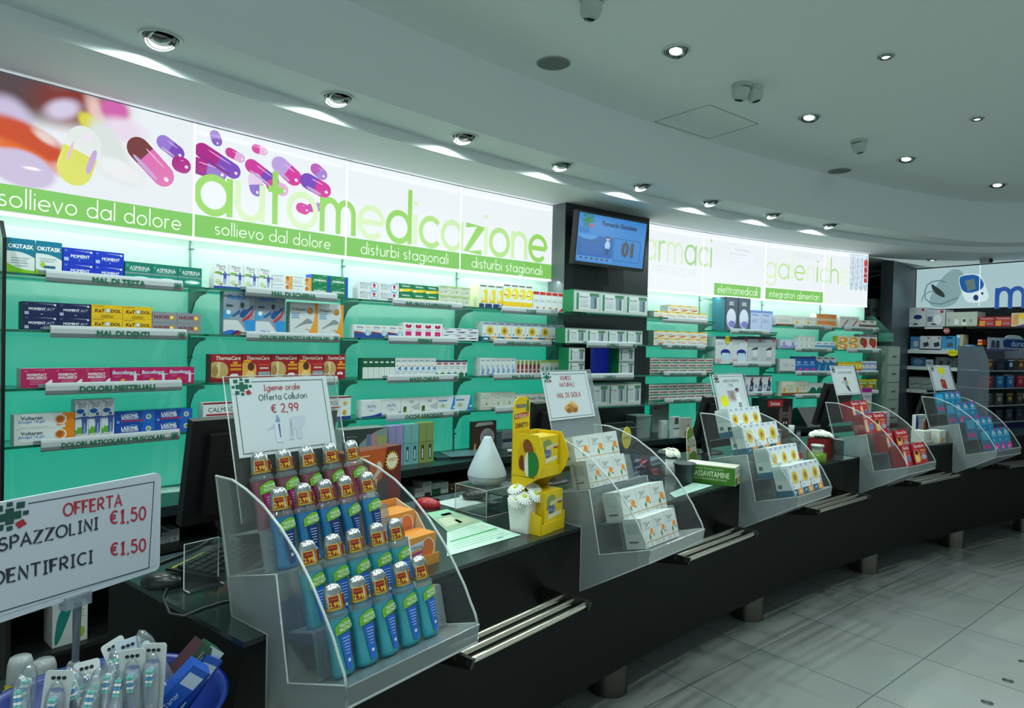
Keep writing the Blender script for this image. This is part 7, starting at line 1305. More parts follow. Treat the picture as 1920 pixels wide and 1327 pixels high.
dome(1110, -4, 1.0, 'white dome camera at the top edge of the picture', .4)
dome(1391, 158, 1.0, 'white dome camera, left one of the pair', .5)
dome(1413, 163, .95, 'white dome camera, right one of the pair', -1.3)
dome(1610, 263, 1.0, 'white dome camera hanging alone right of the hatch', -1.0)
x, y, z = atz(1849, 474, ZSTRIP); t = thing('security_camera', 'small white camera with black lens near the end wall', 'camera', (x, y, ZT), .6)
mb = MB(); mb.box(-.04, -.04, -.05, .04, .04, 0, mat('#aab4b2', .4)); mb.build('housing', t); mb = MB(); mb.lathe([(.022, 0), (.02, .02), (.01, .026), (0, .027)], mat('#0c0f10', .2), 18, Matrix.Translation((-.01, -.04, -.03)) @ Matrix.Rotation(pi / 2, 4, 'X')); mb.build('lens', t)
H = [Vector(atz(*p, ZCEIL)) for p in ((1330, 196), (1422, 232), (1328, 260), (1227, 228))]
mb = MB()
for i in range(4):
    a, b_ = H[i], H[(i + 1) % 4]; dd = (b_ - a).normalized(); n = Vector((-dd.y, dd.x, 0)) * .0022
    mb.poly([tuple(a + n - Vector((0, 0, .0012))), tuple(b_ + n - Vector((0, 0, .0012))), tuple(b_ - n - Vector((0, 0, .0012))), tuple(a - n - Vector((0, 0, .0012)))], mat('#6f7a76', .7))
o = mb.build('trim_2'); o['kind'] = 'structure'

# ================================================================== end wall unit
EF = Frame(E0.x, E0.y, atan2(ED.y, ED.x))
cz_, cw = Vector((4.053, 7.133)), Vector((4.717, 7.813)); cd = (cw - cz_).normalized(); cf = Frame(cz_.x, cz_.y, atan2(cd.y, cd.x))
mb = MB(); L_ = (cw - cz_).length; mb.box(0, 0, 0, L_ - .05, .12, ZT - .002, mat('#3a464c', .45)); single(mb, 'end_column', (cf.x, cf.y, 0), cf.rz, 'tall dark grey column left of the blood pressure panel', 'column')
ELB = EF.hit(1720, 577, 0)[1]
mb = MB(); WE = 1.15
def EM(h, e=.62): return mat(h, .3, 0, e)
y = -.02; mb.box(.005, y, ELB - .02, 2.6, .0, ZT - .004, EM('#bfe2e6', .68)); y -= .0008
mb.box(-.0, y - .002, ZT - .012, 2.6, 0, ZT, mat('#0e1214', .4))
def ep(pts, h, e=.62, k=1):
    if 4 < len(pts) < 12: pts = smooth(pts, False)
    mb.poly([(EF.hit(px, py, -.02)[0], -.0206 - .0006 * k, EF.hit(px, py, -.02)[1]) for px, py in pts], EM(h, e))
xs, _ = EF.hit(1837, 540, -.02); mb.poly([(xs - .004, y - .003, ELB), (xs + .004, y - .003, ELB), (xs + .004, y - .003, ZT - .012), (xs - .004, y - .003, ZT - .012)], EM('#e8fbfb', .95))
ep([(1735, 575), (1760, 525), (1790, 500), (1812, 515), (1800, 560), (1780, 577)], '#9cc4c8', .6)
ep([(1795, 522), (1806, 514), (1835, 513), (1842, 520), (1856, 556), (1848, 566), (1818, 568), (1808, 562)], '#d8eef2', .85, 2)
ep([(1797, 522), (1806, 516), (1836, 514), (1850, 541), (1806, 553)], '#1f62b0', .75, 3); ep([(1809, 526), (1827, 522), (1830, 541), (1815, 546)], '#6f8f90', .6, 4)
ep([(1830 + 5 * cos(a), 558 + 5.5 * sin(a)) for a in [i * pi / 8 for i in range(16)]], '#1d3f7c', .7, 4); ep([(1842 + 2.4 * cos(a), 550 + 2.6 * sin(a)) for a in [i * pi / 8 for i in range(16)]], '#2a4a84', .7, 4)
ep([(1745, 531), (1752, 535), (1768, 546), (1773, 556), (1768, 558), (1750, 548)], '#3f4c4c', .5, 4)
def estroke(pts, w, h, k=3):
    for i in range(len(pts) - 1):
        (a, b_), (c, d) = pts[i], pts[i + 1]; l = hypot(c - a, d - b_); nx, ny = -(d - b_) / l * w / 2, (c - a) / l * w / 2
        ep([(a + nx, b_ + ny), (c + nx, d + ny), (c - nx, d - ny), (a - nx, b_ - ny)], h, .6, k)
estroke([(1773, 529), (1762, 526), (1748, 528), (1738, 535), (1734, 548), (1735, 560), (1745, 568), (1765, 570), (1782, 563), (1797, 558)], 2.2, '#6f9a9c', 5)
estroke([(1728, 566), (1731, 555), (1742, 547), (1752, 545)], 2.0, '#7fa8aa', 5)
# the letters m e (dical): the word runs out of the picture
vs_, W_ = stroke_text('medicali', .2, .16)
mx, mz = EF.hit(1867, 579, -.02); _, mz1 = EF.hit(1870, 540, -.02); kx = (EF.hit(1922, 560, -.02)[0] - mx) / 1.26; xh = mz1 - mz
for a, b_, n in vs_: mb.add([(mx + p[0] * kx, -.0235, mz + p[1] * xh) for p in a], b_, EM('#1d56b0', .75))
for q in (mb,): pass
single(mb, 'light_panel', (EF.x, EF.y, 0), EF.rz, 'cyan backlit panel with blood pressure meter and blue letters, end wall', 'light panel')
# shelves of the end wall with white fronts
DE = .30
def ez(px, py): return EF.hit(px, py, -DE)
EZ = [ez(1760, 612)[1], ez(1740, 656)[1], ez(1740, 687)[1], ez(1740, 731)[1]]
STR = [None, (1702, 1800), (1702, 1802), (1702, 1740)]
WLED = mat('#cfd8d8', .4)
NM = ['top', 'second', 'third', 'fourth']
for k, z in enumerate(EZ):
    t = thing('wall_shelf', 'dark shelf with white front edge, %s level of the end wall' % NM[k], 'shelf', EF.w(0, 0, z), EF.rz)
    mb = MB(); mb.box(-.02, -DE, -.02, .62, .3, 0, CABM); mb.build('board', t)
    if k:
        a, b_ = ez(STR[k][0], 660)[0], ez(STR[k][1], 660)[0]; mb = MB(); mb.box(a, -DE - .004, -.04, b_, -DE, .0, WLED); mb.build('front_strip', t)
    else:
        a, b_ = ez(1734, 615)[0], ez(1768, 615)[0]; mb = MB(); mb.box(a, -DE - .004, -.026, b_, -DE, -.004, WLED); mb.build('front_strip', t)
EZ2 = [ez(1870, 612)[1], ez(1830, 700)[1], ez(1840, 733)[1]]
for k, z in enumerate(EZ2):
    t = thing('wall_shelf', 'dark shelf with white front edge behind the acrylic tower, %s level' % NM[k], 'shelf', EF.w(0, 0, z), EF.rz)
    mb = MB(); mb.box(.64, -DE, -.02, 1.5, .3, 0, CABM); mb.build('board', t)
    if k: mb = MB(); mb.box(.66, -DE - .004, -.045, 1.3, -DE, 0, WLED); mb.build('front_strip', t)
def ebox(pxl, pxr, pyt, z, d, c, art, label, n=1, side=None, labels=None, group=None):
    s0 = EF.hit(pxl, pyt, -DE + .01)[0]; s1, zt = EF.hit(pxr, pyt, -DE + .01); w = (s1 - s0) / n; me = pmesh((c, side, art), w - .003, zt - z, d, 'device_carton')
    for i in range(n): o = link('device_carton', me, None, EF.w(s0 + w * (i + .5), -DE + .01, z), EF.rz); tag(o, labels[i] if labels else label, 'carton', group)
DEV = lambda c, x, y_, w, h: [('e', x, y_, w, h, c), ('o', .82, .88, .09, '#b83040'), ('l', .1, .45, .02, .85, 2, .07, '#9aa2aa'), ('e', .4, .14, .16, .05, '#3a4450')]
ebox(1705, 1737, 576, EZ[0], .2, '#c8ced2', DEV('#1c2c6c', .52, .5, .26, .12), 'white carton with dark blue oval, top shelf of the end wall')
ebox(1737.5, 1773, 580, EZ[0], .2, '#c2c6cc', DEV('#e2e6e8', .6, .42, .22, .3) + [('p', [(.05, .3), (.3, .3), (.35, .6), (.05, .6)], '#5a6480')], 'white carton with white device, top shelf of the end wall')
ebox(1774, 1833, 584, EZ[0], .2, '#bcc2b8', [('r', .28, .12, .42, .5, '#e6e8e6'), ('r', .52, .1, .66, .56, '#e6e8e6'), ('r', .55, .3, .64, .5, '#3a4444'), ('r', .08, .3, .12, .55, '#7a8a8a'), ('e', .8, .4, .05, .1, '#8a9a8a'), ('r', 0, 0, 1, .06, '#8aa87a')], 'long white carton on the top shelf of the end wall')
ebox(1835, 1896, 593, EZ2[0], .12, '#a81c26', [('t', 'ThermaCare', .52, .82, .16, '#f0d8cc', .01, .86), ('p', [(.05, .08), (.4, .08), (.44, .6), (.06, .6)], '#e0943a'), ('r', .5, .2, .94, .4, '#a07a8a'), ('r', .5, .5, .94, .6, '#d04a3a')], '', 2, None, ['red heat wrap carton on the end wall top shelf, left one', 'red heat wrap carton on the end wall top shelf, right one'], 'red cartons on the end wall top shelf')
ebox(1896.5, 1930, 586, EZ2[0], .12, '#d8c8a8', [('p', [(.05, .1), (.4, .1), (.45, .9), (.1, .9)], '#d89a5a'), ('s', .7, .75, .2, .26, 12, '#f0c81c'), ('p', [(.2, 0), (1, 0), (1, .25)], '#5a3a8a')], 'colourful carton with yellow burst at the right edge, end wall')
ebox(1707, 1724.5, 631, EZ[1], .15, '#3f7ab0', [('e', .6, .45, .3, .25, '#a8b4b8'), ('r', 0, 0, 1, .1, '#c9d0d4')], 'blue carton at the left end, second shelf of the end wall')
ebox(1725, 1765, 630, EZ[1], .15, '#c6ccd2', [('p', [(.4, .2), (.9, .3), (.8, .6), (.3, .5)], '#2a3444'), ('o', .8, .86, .1, '#b83040'), ('r', 0, 0, 1, .1, '#3a4450')], '', 2, None, ['white carton with dark device, left of a pair, end wall second shelf', 'white carton with dark device, right of a pair, end wall second shelf'], 'white meter cartons on the end wall')
ebox(1765.5, 1792, 630, EZ[1], .15, '#3f93c8', [('p', [(.4, .2), (.85, .25), (.8, .55), (.45, .5)], '#4a5a64'), ('r', .3, .8, .8, .95, '#1d4a7a'), ('r', 0, 0, 1, .12, '#9ad0e8')], 'bright blue carton on the second shelf of the end wall')
ebox(1793, 1807, 627, EZ[1], .12, '#b8b08a', [('r', 0, 0, .55, 1, '#5aa0c8'), ('r', .1, .8, .5, .95, '#d8e8f0')], 'slim blue and beige carton on the second shelf of the end wall')
ebox(1807.5, 1826, 646, EZ[1], .12, '#4a86b8', [('r', .1, .1, .7, .9, '#a8bccc'), ('e', .4, .4, .2, .3, '#1d2c44')], 'small blue carton at the right end, second shelf of the end wall')
ebox(1708, 1735, 670, EZ[2], .15, '#27476c', [('e', .5, .5, .36, .32, '#5a7a94'), ('r', .1, .1, .9, .2, '#3a6a9a')], 'dark blue carton on the third shelf of the end wall')
ebox(1735.5, 1749, 674, EZ[2], .12, '#a8b4ba', [('r', .2, .4, .8, .6, '#4a6a80')], 'small white carton on the third shelf of the end wall')
ebox(1754, 1819, 671, EZ[2], .15, '#4a5254', [('p', [(.2, .15), (.4, .15), (.45, .6), (.3, .7)], '#181c20'), ('p', [(.65, .15), (.85, .15), (.9, .6), (.75, .7)], '#181c20'), ('r', .36, .7, .44, .95, '#6a7274')], '', 2, None, ['dark grey carton, left one on the third shelf of the end wall', 'dark grey carton, right one on the third shelf of the end wall'], 'dark cartons on the third shelf of the end wall')
ebox(1704, 1749, 708, EZ[3], .15, '#8f979a', [('p', [(.1, .3), (.9, .5), (.9, .56), (.1, .36)], '#4a5254'), ('p', [(.1, .2), (.9, .3), (.9, .36), (.1, .26)], '#c2c8ca'), ('r', 0, .9, 1, 1, '#6a7276')], '', 2, None, ['grey carton with slanted tool picture, left, lowest end wall shelf', 'grey carton with slanted tool picture, right, lowest end wall shelf'], 'grey cartons on the lowest end wall shelf')
ebox(1792, 1817, 720, EZ[3], .15, '#7a8284', [('e', .5, .45, .3, .3, '#a8aeae'), ('r', .3, .4, .6, .5, '#2a3034')], 'grey carton behind the sign card, lowest end wall shelf')
for k in range(4): ebox(1829, 1841, 664 + 9.2 * k, ez(1835, 673.2 + 9.2 * k)[1], .12, '#c2cad0', [('r', .82, 0, 1, 1, '#d87a3a'), ('r', .1, .4, .6, .6, '#5a7a9a')], '%s white and orange carton of the small stack, end wall' % ('top', 'second', 'third', 'bottom')[k], group='stacked white and orange cartons')
ebox(1832, 1848, 716, EZ2[2], .12, '#a2aaac', [('p', [(.3, .2), (.8, .3), (.7, .6), (.2, .5)], '#1d2326')], 'grey carton with dark device left of the acrylic tower')
ebox(1833, 1842, 636, EZ2[1] + .3, .1, '#b83a2a', [('r', 0, 0, 1, .4, '#e89a2a'), ('r', .1, .7, .9, .9, '#e8c8c0')], 'red and orange carton beside the acrylic tower')
for k, (px, py) in enumerate(((1775, 620), (1811, 668), (1812, 699), (1811, 743))):
    s, z = EF.hit(px, py, -DE - .008); r = .032; mb = MB(); mb.prism(ellipse(0, 0, r, r, 28), -.003, .003, mat('#a82434', .4), 'y'); n_ = 28
    g, h_ = ellipse(0, 0, r * .9, r * .9, 28), ellipse(0, 0, r * .8, r * .8, 28); mb.add([(p[0], -.0034, p[1]) for p in g + h_], [(i, (i + 1) % n_, n_ + (i + 1) % n_, n_ + i) for i in range(n_)], mat('#d8b4b8', .4))
    put_text(mb, 'PiC', None, 0, 0, r * .75, mat('#e8d8da', .4), r * 1.3, .03, 0, -.0036)
    single(mb, 'shelf_badge', EF.w(s, -DE - .008, z), EF.rz, 'round red and white badge on the end wall shelves, %s from top' % ORD[k], 'badge', 'round red badges on the end wall')
s, z = EF.hit(1786.5, 661.5, -DE - .012); mb = MB(); mb.prism(ellipse(0, 0, .052, .036, 28), -.002, .002, mat('#dcd414', .5), 'y'); mb.poly([(.045, -.0018, .012), (.07, -.0018, -.004), (.045, -.0018, -.008)], mat('#dcd414', .5)); put_text(mb, 'OFFERTA', None, 0, .004, .012, mat('#7a7a20', .5), .07, 0, 0, -.0024)
single(mb, 'offer_tag', EF.w(s, -DE - .012, z), EF.rz, 'yellow oval offer tag on the end wall shelf edge', 'tag')
# gap between the walls: drawers, glass side unit, dark shelf
gx, gy = wall_pt(B[9], .0); gf = Frame(gx, gy, B[9] - pi / 2)
t = thing('drawer_cabinet', 'pale grey drawer cabinet at the right end of the green wall', 'cabinet', gf.w(.07, -.22, 0), gf.rz)
mb = MB(); mb.box(0, 0, .9, .17, .3, 1.66, mat('#7f8c84', .5)); mb.build('body', t)
for k in range(4):
    mb = MB(); mb.box(.004, -.008, .96 + .172 * k, .166, 0, .96 + .172 * k + .166, mat('#8d9a90', .5)); d = mb.build('drawer', t)
    mb = MB(); mb.box(.06, -.014, 1.04 + .172 * k, .11, -.008, 1.05 + .172 * k, mat('#5a665e', .4)); mb.build('drawer_handle', d)
t = thing('glass_case', 'small glass display case on the pale drawer cabinet', 'display case', gf.w(.06, -.24, 1.70), gf.rz)
mb = MB(); mb.prism([(0, 0), (.3, 0), (.3, .26), (.18, .26), (0, .1)], 0, .004, GLASS); mb.box(0, 0, 0, .19, .3, .006, GLASS); mb.box(0, .0, .1, .19, .004, .104, GLASS_EDGE); mb.build('panes', t)
mb = MB(); mb.box(.05, .06, .006, .14, .16, .09, mat('#5a8a80', .5)); single(mb, 'gift_box', gf.w(.06, -.24, 1.70), gf.rz, 'teal box inside the small glass case', 'box')
df_ = Frame(*wall_pt(B[9] - .03, -.35), B[9] - .03 - pi / 2)
t = thing('storage_shelf', 'dark shelf in the gap beside the end column', 'shelf', df_.w(0, 0, 1.98), df_.rz); mb = MB(); mb.box(-.1, 0, -.02, .42, .4, 0, mat('#1a1e20', .5)); mb.build('board', t)
for k, (x, w, h, c) in enumerate(((-.02, .1, .14, '#4a3a44'), (.1, .15, .2, '#8a9294'), (.26, .14, .19, '#7f888a'))):
    mb = MB(); mb.box(0, 0, 0, w, .2, h, mat(c, .5)); mb.box(w * .1, -.0008, h * .3, w * .7, 0, h * .5, mat('#5a6264', .5)); single(mb, 'storage_box', df_.w(x, .02, 1.98), df_.rz, ('dark pinkish box on the shelf in the gap', 'grey white box on the shelf in the gap, left', 'grey white box on the shelf in the gap, right')[k], 'box')
# acrylic tower at the right
f0 = on_k(1845, 803); f = Frame(*f0.w(.40, .0, 0)[:2], f0.rz)
t = thing('acrylic_tower', 'tall acrylic tower display with a blue header at the right edge', 'display stand', f.w(0, 0, ZK), f.rz)
t.scale = (1.5, 1.2, 1.0); mb = MB(); W2 = .26
mb.box(-W2, 0, 0, W2, .2, .04, mat('#12235c', .35)); mb.build('base', t)
TZ = [.04, .19, .345, .50]
mb = MB()
for z in TZ: mb.box(-W2, -.01, z, W2, .2, z + .006, mat('#9aa3ac', .3))
mb.build('tier', t)
for sx in (-W2, W2):
    mb = MB(); mb.prism([(-.02, .04), (.2, .04), (.2, .72), (.03, .72), (-.01, .6), (-.02, .5)], sx - .002, sx + .002, see_through('tower_side_%d' % (sx > 0), (.85, .88, .92), hexc('#8a94a4'), .25)); mb.build('side_panel', t)
mb = MB(); mb.box(-W2, .2, .04, W2, .203, .72, mat('#2c323c', .4)); mb.build('back_panel', t)
mb = MB(); mb.box(-W2, -.005, .70, W2, .0, .80, mat('#a2acb8', .4)); mb.prism([(-.08, .80)] + [(.02 + .1 * cos(a), .80 + .03 * sin(a)) for a in [pi - i * pi / 12 for i in range(13)]] + [(.12, .80)], -.004, -.001, mat('#b4bec8', .4), 'y')
mb.prism([(-.1, .775), (-.1, .735), (-.08, .715), (.24, .715), (.24, .79), (-.08, .79)], -.009, -.006, mat('#14407a', .35), 'y'); put_text(mb, 'durex', None, .07, .752, .05, mat('#b8cce4', .4), .26, .01, 0, -.0095)
for x in (-.21, -.16): mb.prism([(x - .02, .71), (x + .02, .71), (x + .018, .755), (x + .01, .78), (x - .01, .78), (x - .018, .755)], -.008, -.0055, mat('#33405c', .4), 'y'); mb.box(x - .012, -.009, .775, x + .012, -.008, .79, mat('#c2cad4', .4))
mb.prism([(-W2, .70), (.1, .70), (.0, .685), (-W2, .68)], -.008, -.005, mat('#5a4a8a', .4), 'y'); mb.build('header', t)
TB = [(.506, [('#3a3034', '#c8823a'), ('#1d2634', '#3a3a4a'), ('#101c30', '#a8d0f0'), ('#4a3a34', '#c8923a')], 'dark'), (.351, [('#8a1c28', '#d0505a'), ('#2a6a9c', '#6fb0d4'), ('#2a6aa4', '#7fc0e0'), ('#a02a34', '#d87a7a')], 'coloured'), (.196, [('#3a4044', '#6a7074'), ('#4a4a4c', '#a8a8a4'), ('#2c2a26', '#b8963a'), ('#3a3430', '#8a7a5a')], 'grey'), (.046, [('#232a38', '#4a5468'), ('#1c2434', '#3a465c'), ('#272e3c', '#5a6478'), ('#1d2534', '#44506a')], 'navy')]
for k, (z, cols, nm) in enumerate(TB):
    for i, (c, e) in enumerate(cols):
        o = link('small_carton', pmesh((c, None, [('e', .5, .5, .25, .2, e), ('r', .1, .8, .9, .9, e)]),   .12, .11, .06, 'small_carton'), None, f.w(-.28 + .175 * i, .03, ZK + z), f.rz)
        tag(o, 'small %s carton, %s from left, %s tier of the acrylic tower' % (nm, ORD[i], ('upper', 'second', 'third', 'lowest')[k]), 'carton', 'small cartons in the acrylic tower')
# leaflets held in the left flank
# ================================================================== foreground: basket of toothbrushes and the sign
bx, by, bz, br_ = -.7587, 1.2424, .90, .2188
t = thing('wire_stand', 'dark pedestal under the blue basket at the counter end', 'stand', (bx, by, 0))
mb = MB(); mb.lathe([(.17, 0), (.17, .02), (.03, .03), (.025, .74), (.12, .76), (.12, .775)], BLACK, 24); mb.build('pedestal', t)
bk = thing('plastic_basket', 'deep blue round plastic basket full of toothbrush packs', 'basket', (bx, by, .776))
mb = MB(); h = bz - .776
mb.lathe([(.13, 0), (.145, .006), (br_ - .01, h - .01), (br_, h - .006), (br_ + .004, h), (br_ - .004, h), (br_ - .014, h - .012), (.14, .012), (0, .012)], mat('#0b267c', .3), 48); mb.build('bowl', bk)
# sign on a pole
PL = Vector(ray(0, 1040)) * 1.165 + Vector((0, 0, HC)); PR = Vector(ray(299, 980)) * 1.45 + Vector((0, 0, HC))
sd = Vector((PR.x - PL.x, PR.y - PL.y)); wv = sd.length; sf = Frame(PL.x, PL.y, atan2(sd.y, sd.x))
zt0, zb0 = sf.hit(299, 888, 0)[1], sf.hit(292, 1070, 0)[1]; zt1, zb1 = sf.hit(2, 937, 0)[1], sf.hit(2, 1164, 0)[1]
zt_, zb_ = (zt0 + zt1) / 2, (zb0 + zb1) / 2; hs_ = zt_ - zb_; ext = .055
st = thing('poster_stand', 'clear framed offer sign on a thin grey pole, reading OFFERTA SPAZZOLINI DENTIFRICI', 'sign', sf.w(0, 0, zb_), sf.rz)
def rrect(x0, z0, x1, z1, r): return [(x0 + r + r * cos(a), z0 + r + r * sin(a)) for a in [pi + i * pi / 10 for i in range(6)]] + [(x1 - r + r * cos(a), z0 + r + r * sin(a)) for a in [1.5 * pi + i * pi / 10 for i in range(6)]] + [(x1 - r + r * cos(a), z1 - r + r * sin(a)) for a in [i * pi / 10 for i in range(6)]] + [(x0 + r + r * cos(a), z1 - r + r * sin(a)) for a in [.5 * pi + i * pi / 10 for i in range(6)]]
mb = MB(); mb.prism(rrect(-ext, 0, wv, hs_, .012), -.003, .004, mat('#c6ccd8', .3), 'y'); mb.build('frame', st)
mb = MB(); yq = -.0036; mb.poly([(-ext + .008, yq, .012), (wv - .012, yq, .012), (wv - .012, yq, hs_ - .01), (-ext + .008, yq, hs_ - .01)], mat('#c4c8d4', .5)); yq -= .0004
IK = mat('#2a3038', .5); RDs = mat('#b02a3c', .5)
def S(px, py): q = sf.hit(px, py, yq); return q[0], q[1] - zb_
for (a, b_) in (((53, 944), (289, 903)), ((289, 903), (279, 1064)), ((-60, 1165), (279, 1064))):
    p, q = S(*a), S(*b_); dx, dz = q[0] - p[0], q[1] - p[1]; l = hypot(dx, dz); nx, nz = -dz / l * .0009, dx / l * .0009
    mb.poly([(p[0] + nx, yq, p[1] + nz), (q[0] + nx, yq, q[1] + nz), (q[0] - nx, yq, q[1] - nz), (p[0] - nx, yq, p[1] - nz)], IK)
def wr(txt, pl, pr, hpx, mt):
    a, b_ = S(*pl), S(*pr); g, w = stroke_text(txt, .22, .25); k = (b_[0] - a[0]) / w; kz = (S(pl[0], pl[1] - hpx)[1] - a[1]) / K
    zz = (a[1] + b_[1]) / 2
    for j, (v, f_, _) in enumerate(g): mb.add([(a[0] + p[0] * k, yq - .0004 - 3e-5 * (j % 6), a[1] + (b_[1] - a[1]) * p[0] / w + p[1] * kz) for p in v], f_, mt)
wr('OFFERTA', (119, 968), (228, 948), 23, RDs); wr('SPAZZOLINI', (-3, 1034), (184, 991), 24, IK); wr('€1,50', (206, 983), (273, 973), 25, RDs)
wr('DENTIFRICI', (-12, 1098), (174, 1054), 25, IK); wr('€1,50', (207, 1042), (273, 1032), 24, RDs)
lx, lz = S(18, 968); logo(mb, None, lx, lz, .046, yq - .0004, '#1d4a44', '#a82434'); mb.build('poster', st)
px_, _ = S(150, 1110); mb = MB(); mb.box(px_ - .03, -.01, -.018, px_ + .02, .012, .006, see_through('clip', (.8, .85, .9), hexc('#aab4c0'), .4)); mb.tube([(px_, 0, -.01), (px_ - .005, 0, -.12), (px_ - .008, 0, .80 - zb_)], .0065, mat('#6d747c', .4, .3), 10); mb.lathe([(.012, -.19), (.012, -.15), (.009, -.145)], mat('#7d848c', .4), 14, Matrix.Translation((px_ - .008, 0, .02))); mb.build('pole', st)
# toothbrush packs
BR = {}
def brush_mesh(kind):
    if kind in BR: return BR[kind]
    hc, grip = {'blue': ('#1f5cc8', '#e6ecf4'), 'teal': ('#1f9a94', '#e6f0f0'), 'orange': ('#e0842a', '#1f5cc8'), 'white': ('#dfe4e8', '#8fa8d8')}[kind]
    parts = []
    if kind in ('white', 'orange'):
        card = MB(); card.prism(rrect(-.021, 0, .021, .175, .006), -.0006, .0006, mat('#c3d0e2' if kind == 'orange' else '#d5d8da', .45), 'y')
        card.prism(ellipse(0, .143, .010, .0045), -.0012, -.0006, mat('#2a5ab0', .4), 'y')
        for x in (-.008, 0, .008): card.prism(ellipse(x, .163, .0034, .003, 12), -.0014, -.0006, mat('#22262c', .4), 'y')
        parts.append(('card', card))
    br = MB(); br.tube([(0, -.010, .006), (.001, -.012, .04), (.001, -.011, .07)], .0062, mat(hc, .3), 10); br.tube([(.001, -.011, .068), (0, -.010, .09), (0, -.009, .108)], .0032, mat(grip, .35), 8); br.tube([(0, -.0175, .012), (.001, -.0185, .055)], .0022, mat(grip, .4), 6)
    hd = MB(); hd.lathe([(.002, 0), (.0065, .004), (.0072, .022), (.006, .031), (0, .033)], mat(grip, .35), 14, Matrix.Translation((0, -.008, .105)), 1, .45)
    for i in range(5):
        for j in range(2): hd.box(-.0052 + .0055 * j, -.021, .1085 + .0056 * i, -.0003 + .0055 * j, -.010, .1128 + .0056 * i, mat(('#6fc4bc', '#eaf1f4', '#4f9ad4', '#eaf1f4', '#6fc4bc')[i], .5))
    bl_ = MB(); bl_.lathe([(.003, .002), (.013, .008), (.0155, .05), (.016, .105), (.0135, .14), (.008, .155), (.002, .16)], see_through('blister_' + kind, (.93, .96, .98), (.8, .86, .92), .12, .08, .5), 16, Matrix.Translation((0, -.006, 0)), 1, .85)
    parts += [('handle', br), ('brush_head', hd), ('blister', bl_)]
    BR[kind] = [(n, m_.mesh(n)) for n, m_ in parts]; return BR[kind]
rb = random.Random(11); KD = ['blue', 'teal', 'white', 'blue', 'orange']
BS = [  # image x of the pack top, image y of the pack top, radius place, kind, lean
 (18, 1262, 'teal', (-.15, -.1)), (62, 1230, 'blue', (-.1, .06)), (112, 1262, 'white', (.05, .1)), (126, 1238, 'teal', (.0, -.35)), (178, 1262, 'blue', (-.1, .15)), (209, 1222, 'blue', (-.05, .03)), (248, 1222, 'white', (.1, -.05)), (243, 1262, 'teal', (-.2, .1)),
 (292, 1212, 'white', (.1, .05)), (310, 1172, 'blue', (.15, -.42)), (318, 1236, 'orange', (-.2, -.3)), (275, 1250, 'blue', (-.45, -.35)), (90, 1290, 'teal', (-.3, .2)), (150, 1292, 'white', (-.3, -.2)), (210, 1290, 'blue', (-.35, .1)), (40, 1300, 'blue', (-.3, .15)), (355, 1262, 'white', (-.3, -.55)), (190, 1238, 'teal', (.1, .1))]
OR2 = ['leftmost', 'second', 'third', 'fourth', 'fifth', 'sixth', 'seventh', 'eighth', 'ninth', 'tenth', 'eleventh', 'twelfth', 'thirteenth', 'fourteenth', 'fifteenth', 'sixteenth', 'seventeenth', 'rightmost']
rank = {s: i for i, s in enumerate(sorted(range(len(BS)), key=lambda q: BS[q][0]))}
for k, (px, py, kind, (rx, ry)) in enumerate(BS):
    dist = 1.08 + .012 * ((1300 - py) / 10) * .9
    P = Vector(ray(px, py)) * dist + Vector((0, 0, HC)); top = Vector((0, 0, .17)); Rm = Matrix.Rotation(.25, 4, 'Z') @ Matrix.Rotation(ry, 4, 'Y') @ Matrix.Rotation(rx - .1, 4, 'X')
    base = P - Rm @ top
    dx, dy = base.x - bx, base.y - by; q = hypot(dx, dy); lim = .15
    if q > lim: base.x, base.y = bx + dx * lim / q, by + dy * lim / q
    base.z = max(base.z, .795)
    t = thing('toothbrush_pack', '%s toothbrush in clear pack, %s from left in the blue basket' % (kind, OR2[rank[k]]), 'toothbrush', tuple(base), tuple(Rm.to_euler()), 'toothbrush packs in the basket')
    for n, me in brush_mesh(kind): link(n, me, t)
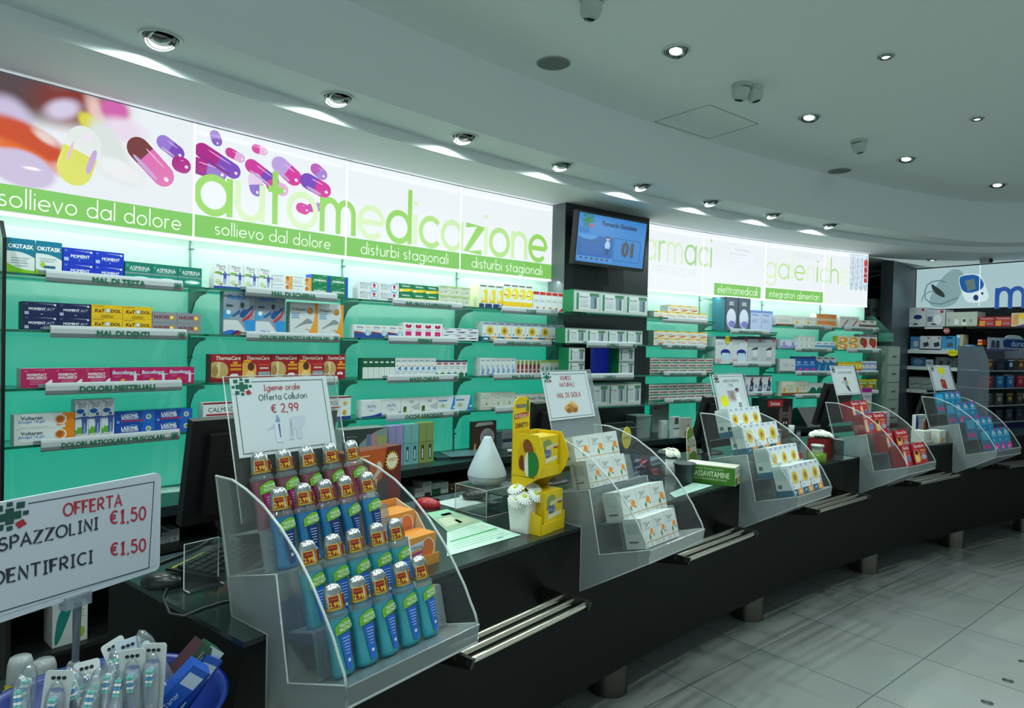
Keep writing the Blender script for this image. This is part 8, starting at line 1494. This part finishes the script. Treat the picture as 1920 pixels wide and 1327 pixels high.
# blue toothpaste cartons at the right of the basket
SPEC['paste'] = ('#1d5ac0', '#1a4fae', [('r', .7, .1, .9, .9, '#c8d4ec'), ('t', 'AZ', .2, .6, .5, '#e8eef8', .03, .2), ('t', 'Tartar', .45, .6, .25, '#e8eef8', .0, .25), ('r', .0, 0, 1, .12, '#0f2f8c')])
SPEC['paste2'] = ('#1f5a3a', '#184a30', [('p', [(.2, 0), (.5, 0), (.75, 1), (.4, 1)], '#3a8a4a'), ('p', [(.55, 0), (1, 0), (1, 1), (.8, 1)], '#d0d8dc'), ('t', 'AZ', .2, .5, .5, '#d8e4dc', .02, .2)])
SPEC['paste3'] = ('#5a2430', '#3a1a24', [('p', [(.4, 0), (1, 0), (1, 1), (.6, 1)], '#3a5a44'), ('l', .5, .9, .06, .6, 3, .18, '#c8b0b4')])
for k, (px, py, sp, a, b_, l) in enumerate(((392, 1290, 'paste', .9, 0.1, 'blue toothpaste carton at the right rim of the basket'), (368, 1272, 'paste2', .8, 0.2, 'green toothpaste carton leaning in the basket, middle of three'), (345, 1268, 'paste3', .75, .3, 'dark red and green toothpaste carton leaning in the basket'), (402, 1322, 'paste', .8, -.1, 'blue toothpaste carton low at the right of the basket'))):
    P = Vector(ray(px, py)) * (1.27, 1.27, 1.25, 1.19)[k] + Vector((0, 0, HC)); dx, dy = P.x - bx, P.y - by; q = hypot(dx, dy)
    if q > .165: P.x, P.y = bx + dx * .165 / q, by + dy * .165 / q
    Rm = Matrix.Rotation(b_ + .5, 4, 'Z') @ Matrix.Rotation(-a, 4, 'Y') @ Matrix.Rotation(.25, 4, 'X'); c0_ = P - Rm @ Vector((0, .0, .022))
    o = link('toothpaste_carton', pmesh(SPEC[sp], .125, .04, .03, 'toothpaste_carton'), None, tuple(c0_), tuple(Rm.to_euler())); tag(o, l, 'carton', 'toothpaste cartons in the basket')
# bottles with offer stickers on the floor shelf behind the basket
t0 = thing('low_rack', 'low dark rack behind the basket holding clear capped bottles', 'rack', (-1.17, 1.62, 0), .6); mb = MB(); mb.box(-.16, -.08, 0, .16, .1, .72, BLACK); mb.build('body', t0)
for k, (px, py, l) in enumerate(((38, 1262, 'clear capped bottle with yellow offer sticker, left behind the basket'), (82, 1268, 'clear capped bottle with yellow offer sticker, right behind the basket'))):
    P = Vector(ray(px, py + 15)) * 1.5 + Vector((0, 0, HC)); t = thing('mouthwash_bottle', l, 'bottle', (P.x, P.y, .721), .5, 'clear bottles behind the basket')
    h = P.z - .721; mb = MB(); mb.lathe([(.03, 0), (.034, .004), (.034, h * .8), (.022, h * .92)], mat('#c2c8c8', .3), 22); mb.build('body', t); mb = MB(); mb.lathe([(.026, h * .92), (.028, h * .93), (.024, h * .93 + .05), (.02, h * .93 + .062), (0, h * .93 + .063)], see_through('clear_cap_%d' % k, (.85, .88, .9), (.8, .84, .86), .35), 20); cp = mb.build('cap', t)
    mb = MB(); zz = h * .55; mb.add([(.0345 * cos(a), .0345 * sin(a), z) for a in [-pi / 2 - .8 + i * .26 for i in range(7)] for z in (zz, zz + .05)], [(2 * i, 2 * i + 2, 2 * i + 3, 2 * i + 1) for i in range(6)], mat('#d8b020', .4)); put_text(mb, '7.90', None, 0, zz + .015, .018, mat('#6a1418', .4), .04, .02, 0, -.0353); put_text(mb, 'OFFERTA', None, 0, zz + .04, .009, mat('#8a1c1c', .4), .04, .02, 0, -.0353); mb.build('price_sticker', t)
# steel floor studs
for k, p in enumerate(((1890, 1276), (1851, 1317), (1920, 1241))):
    x, y, z = atz(*p, 0); mb = MB(); mb.lathe([(.024, 0), (.024, .0025), (.02, .004), (.018, .003), (.006, .0035), (0, .0035)], mat('#7a807c', .3, .9), 24)
    single(mb, 'floor_stud', (x, y, .0002), 0, 'round steel stud set in the floor tiles, %s of three' % ('middle', 'nearest', 'farthest')[k], 'floor stud', 'steel floor studs')
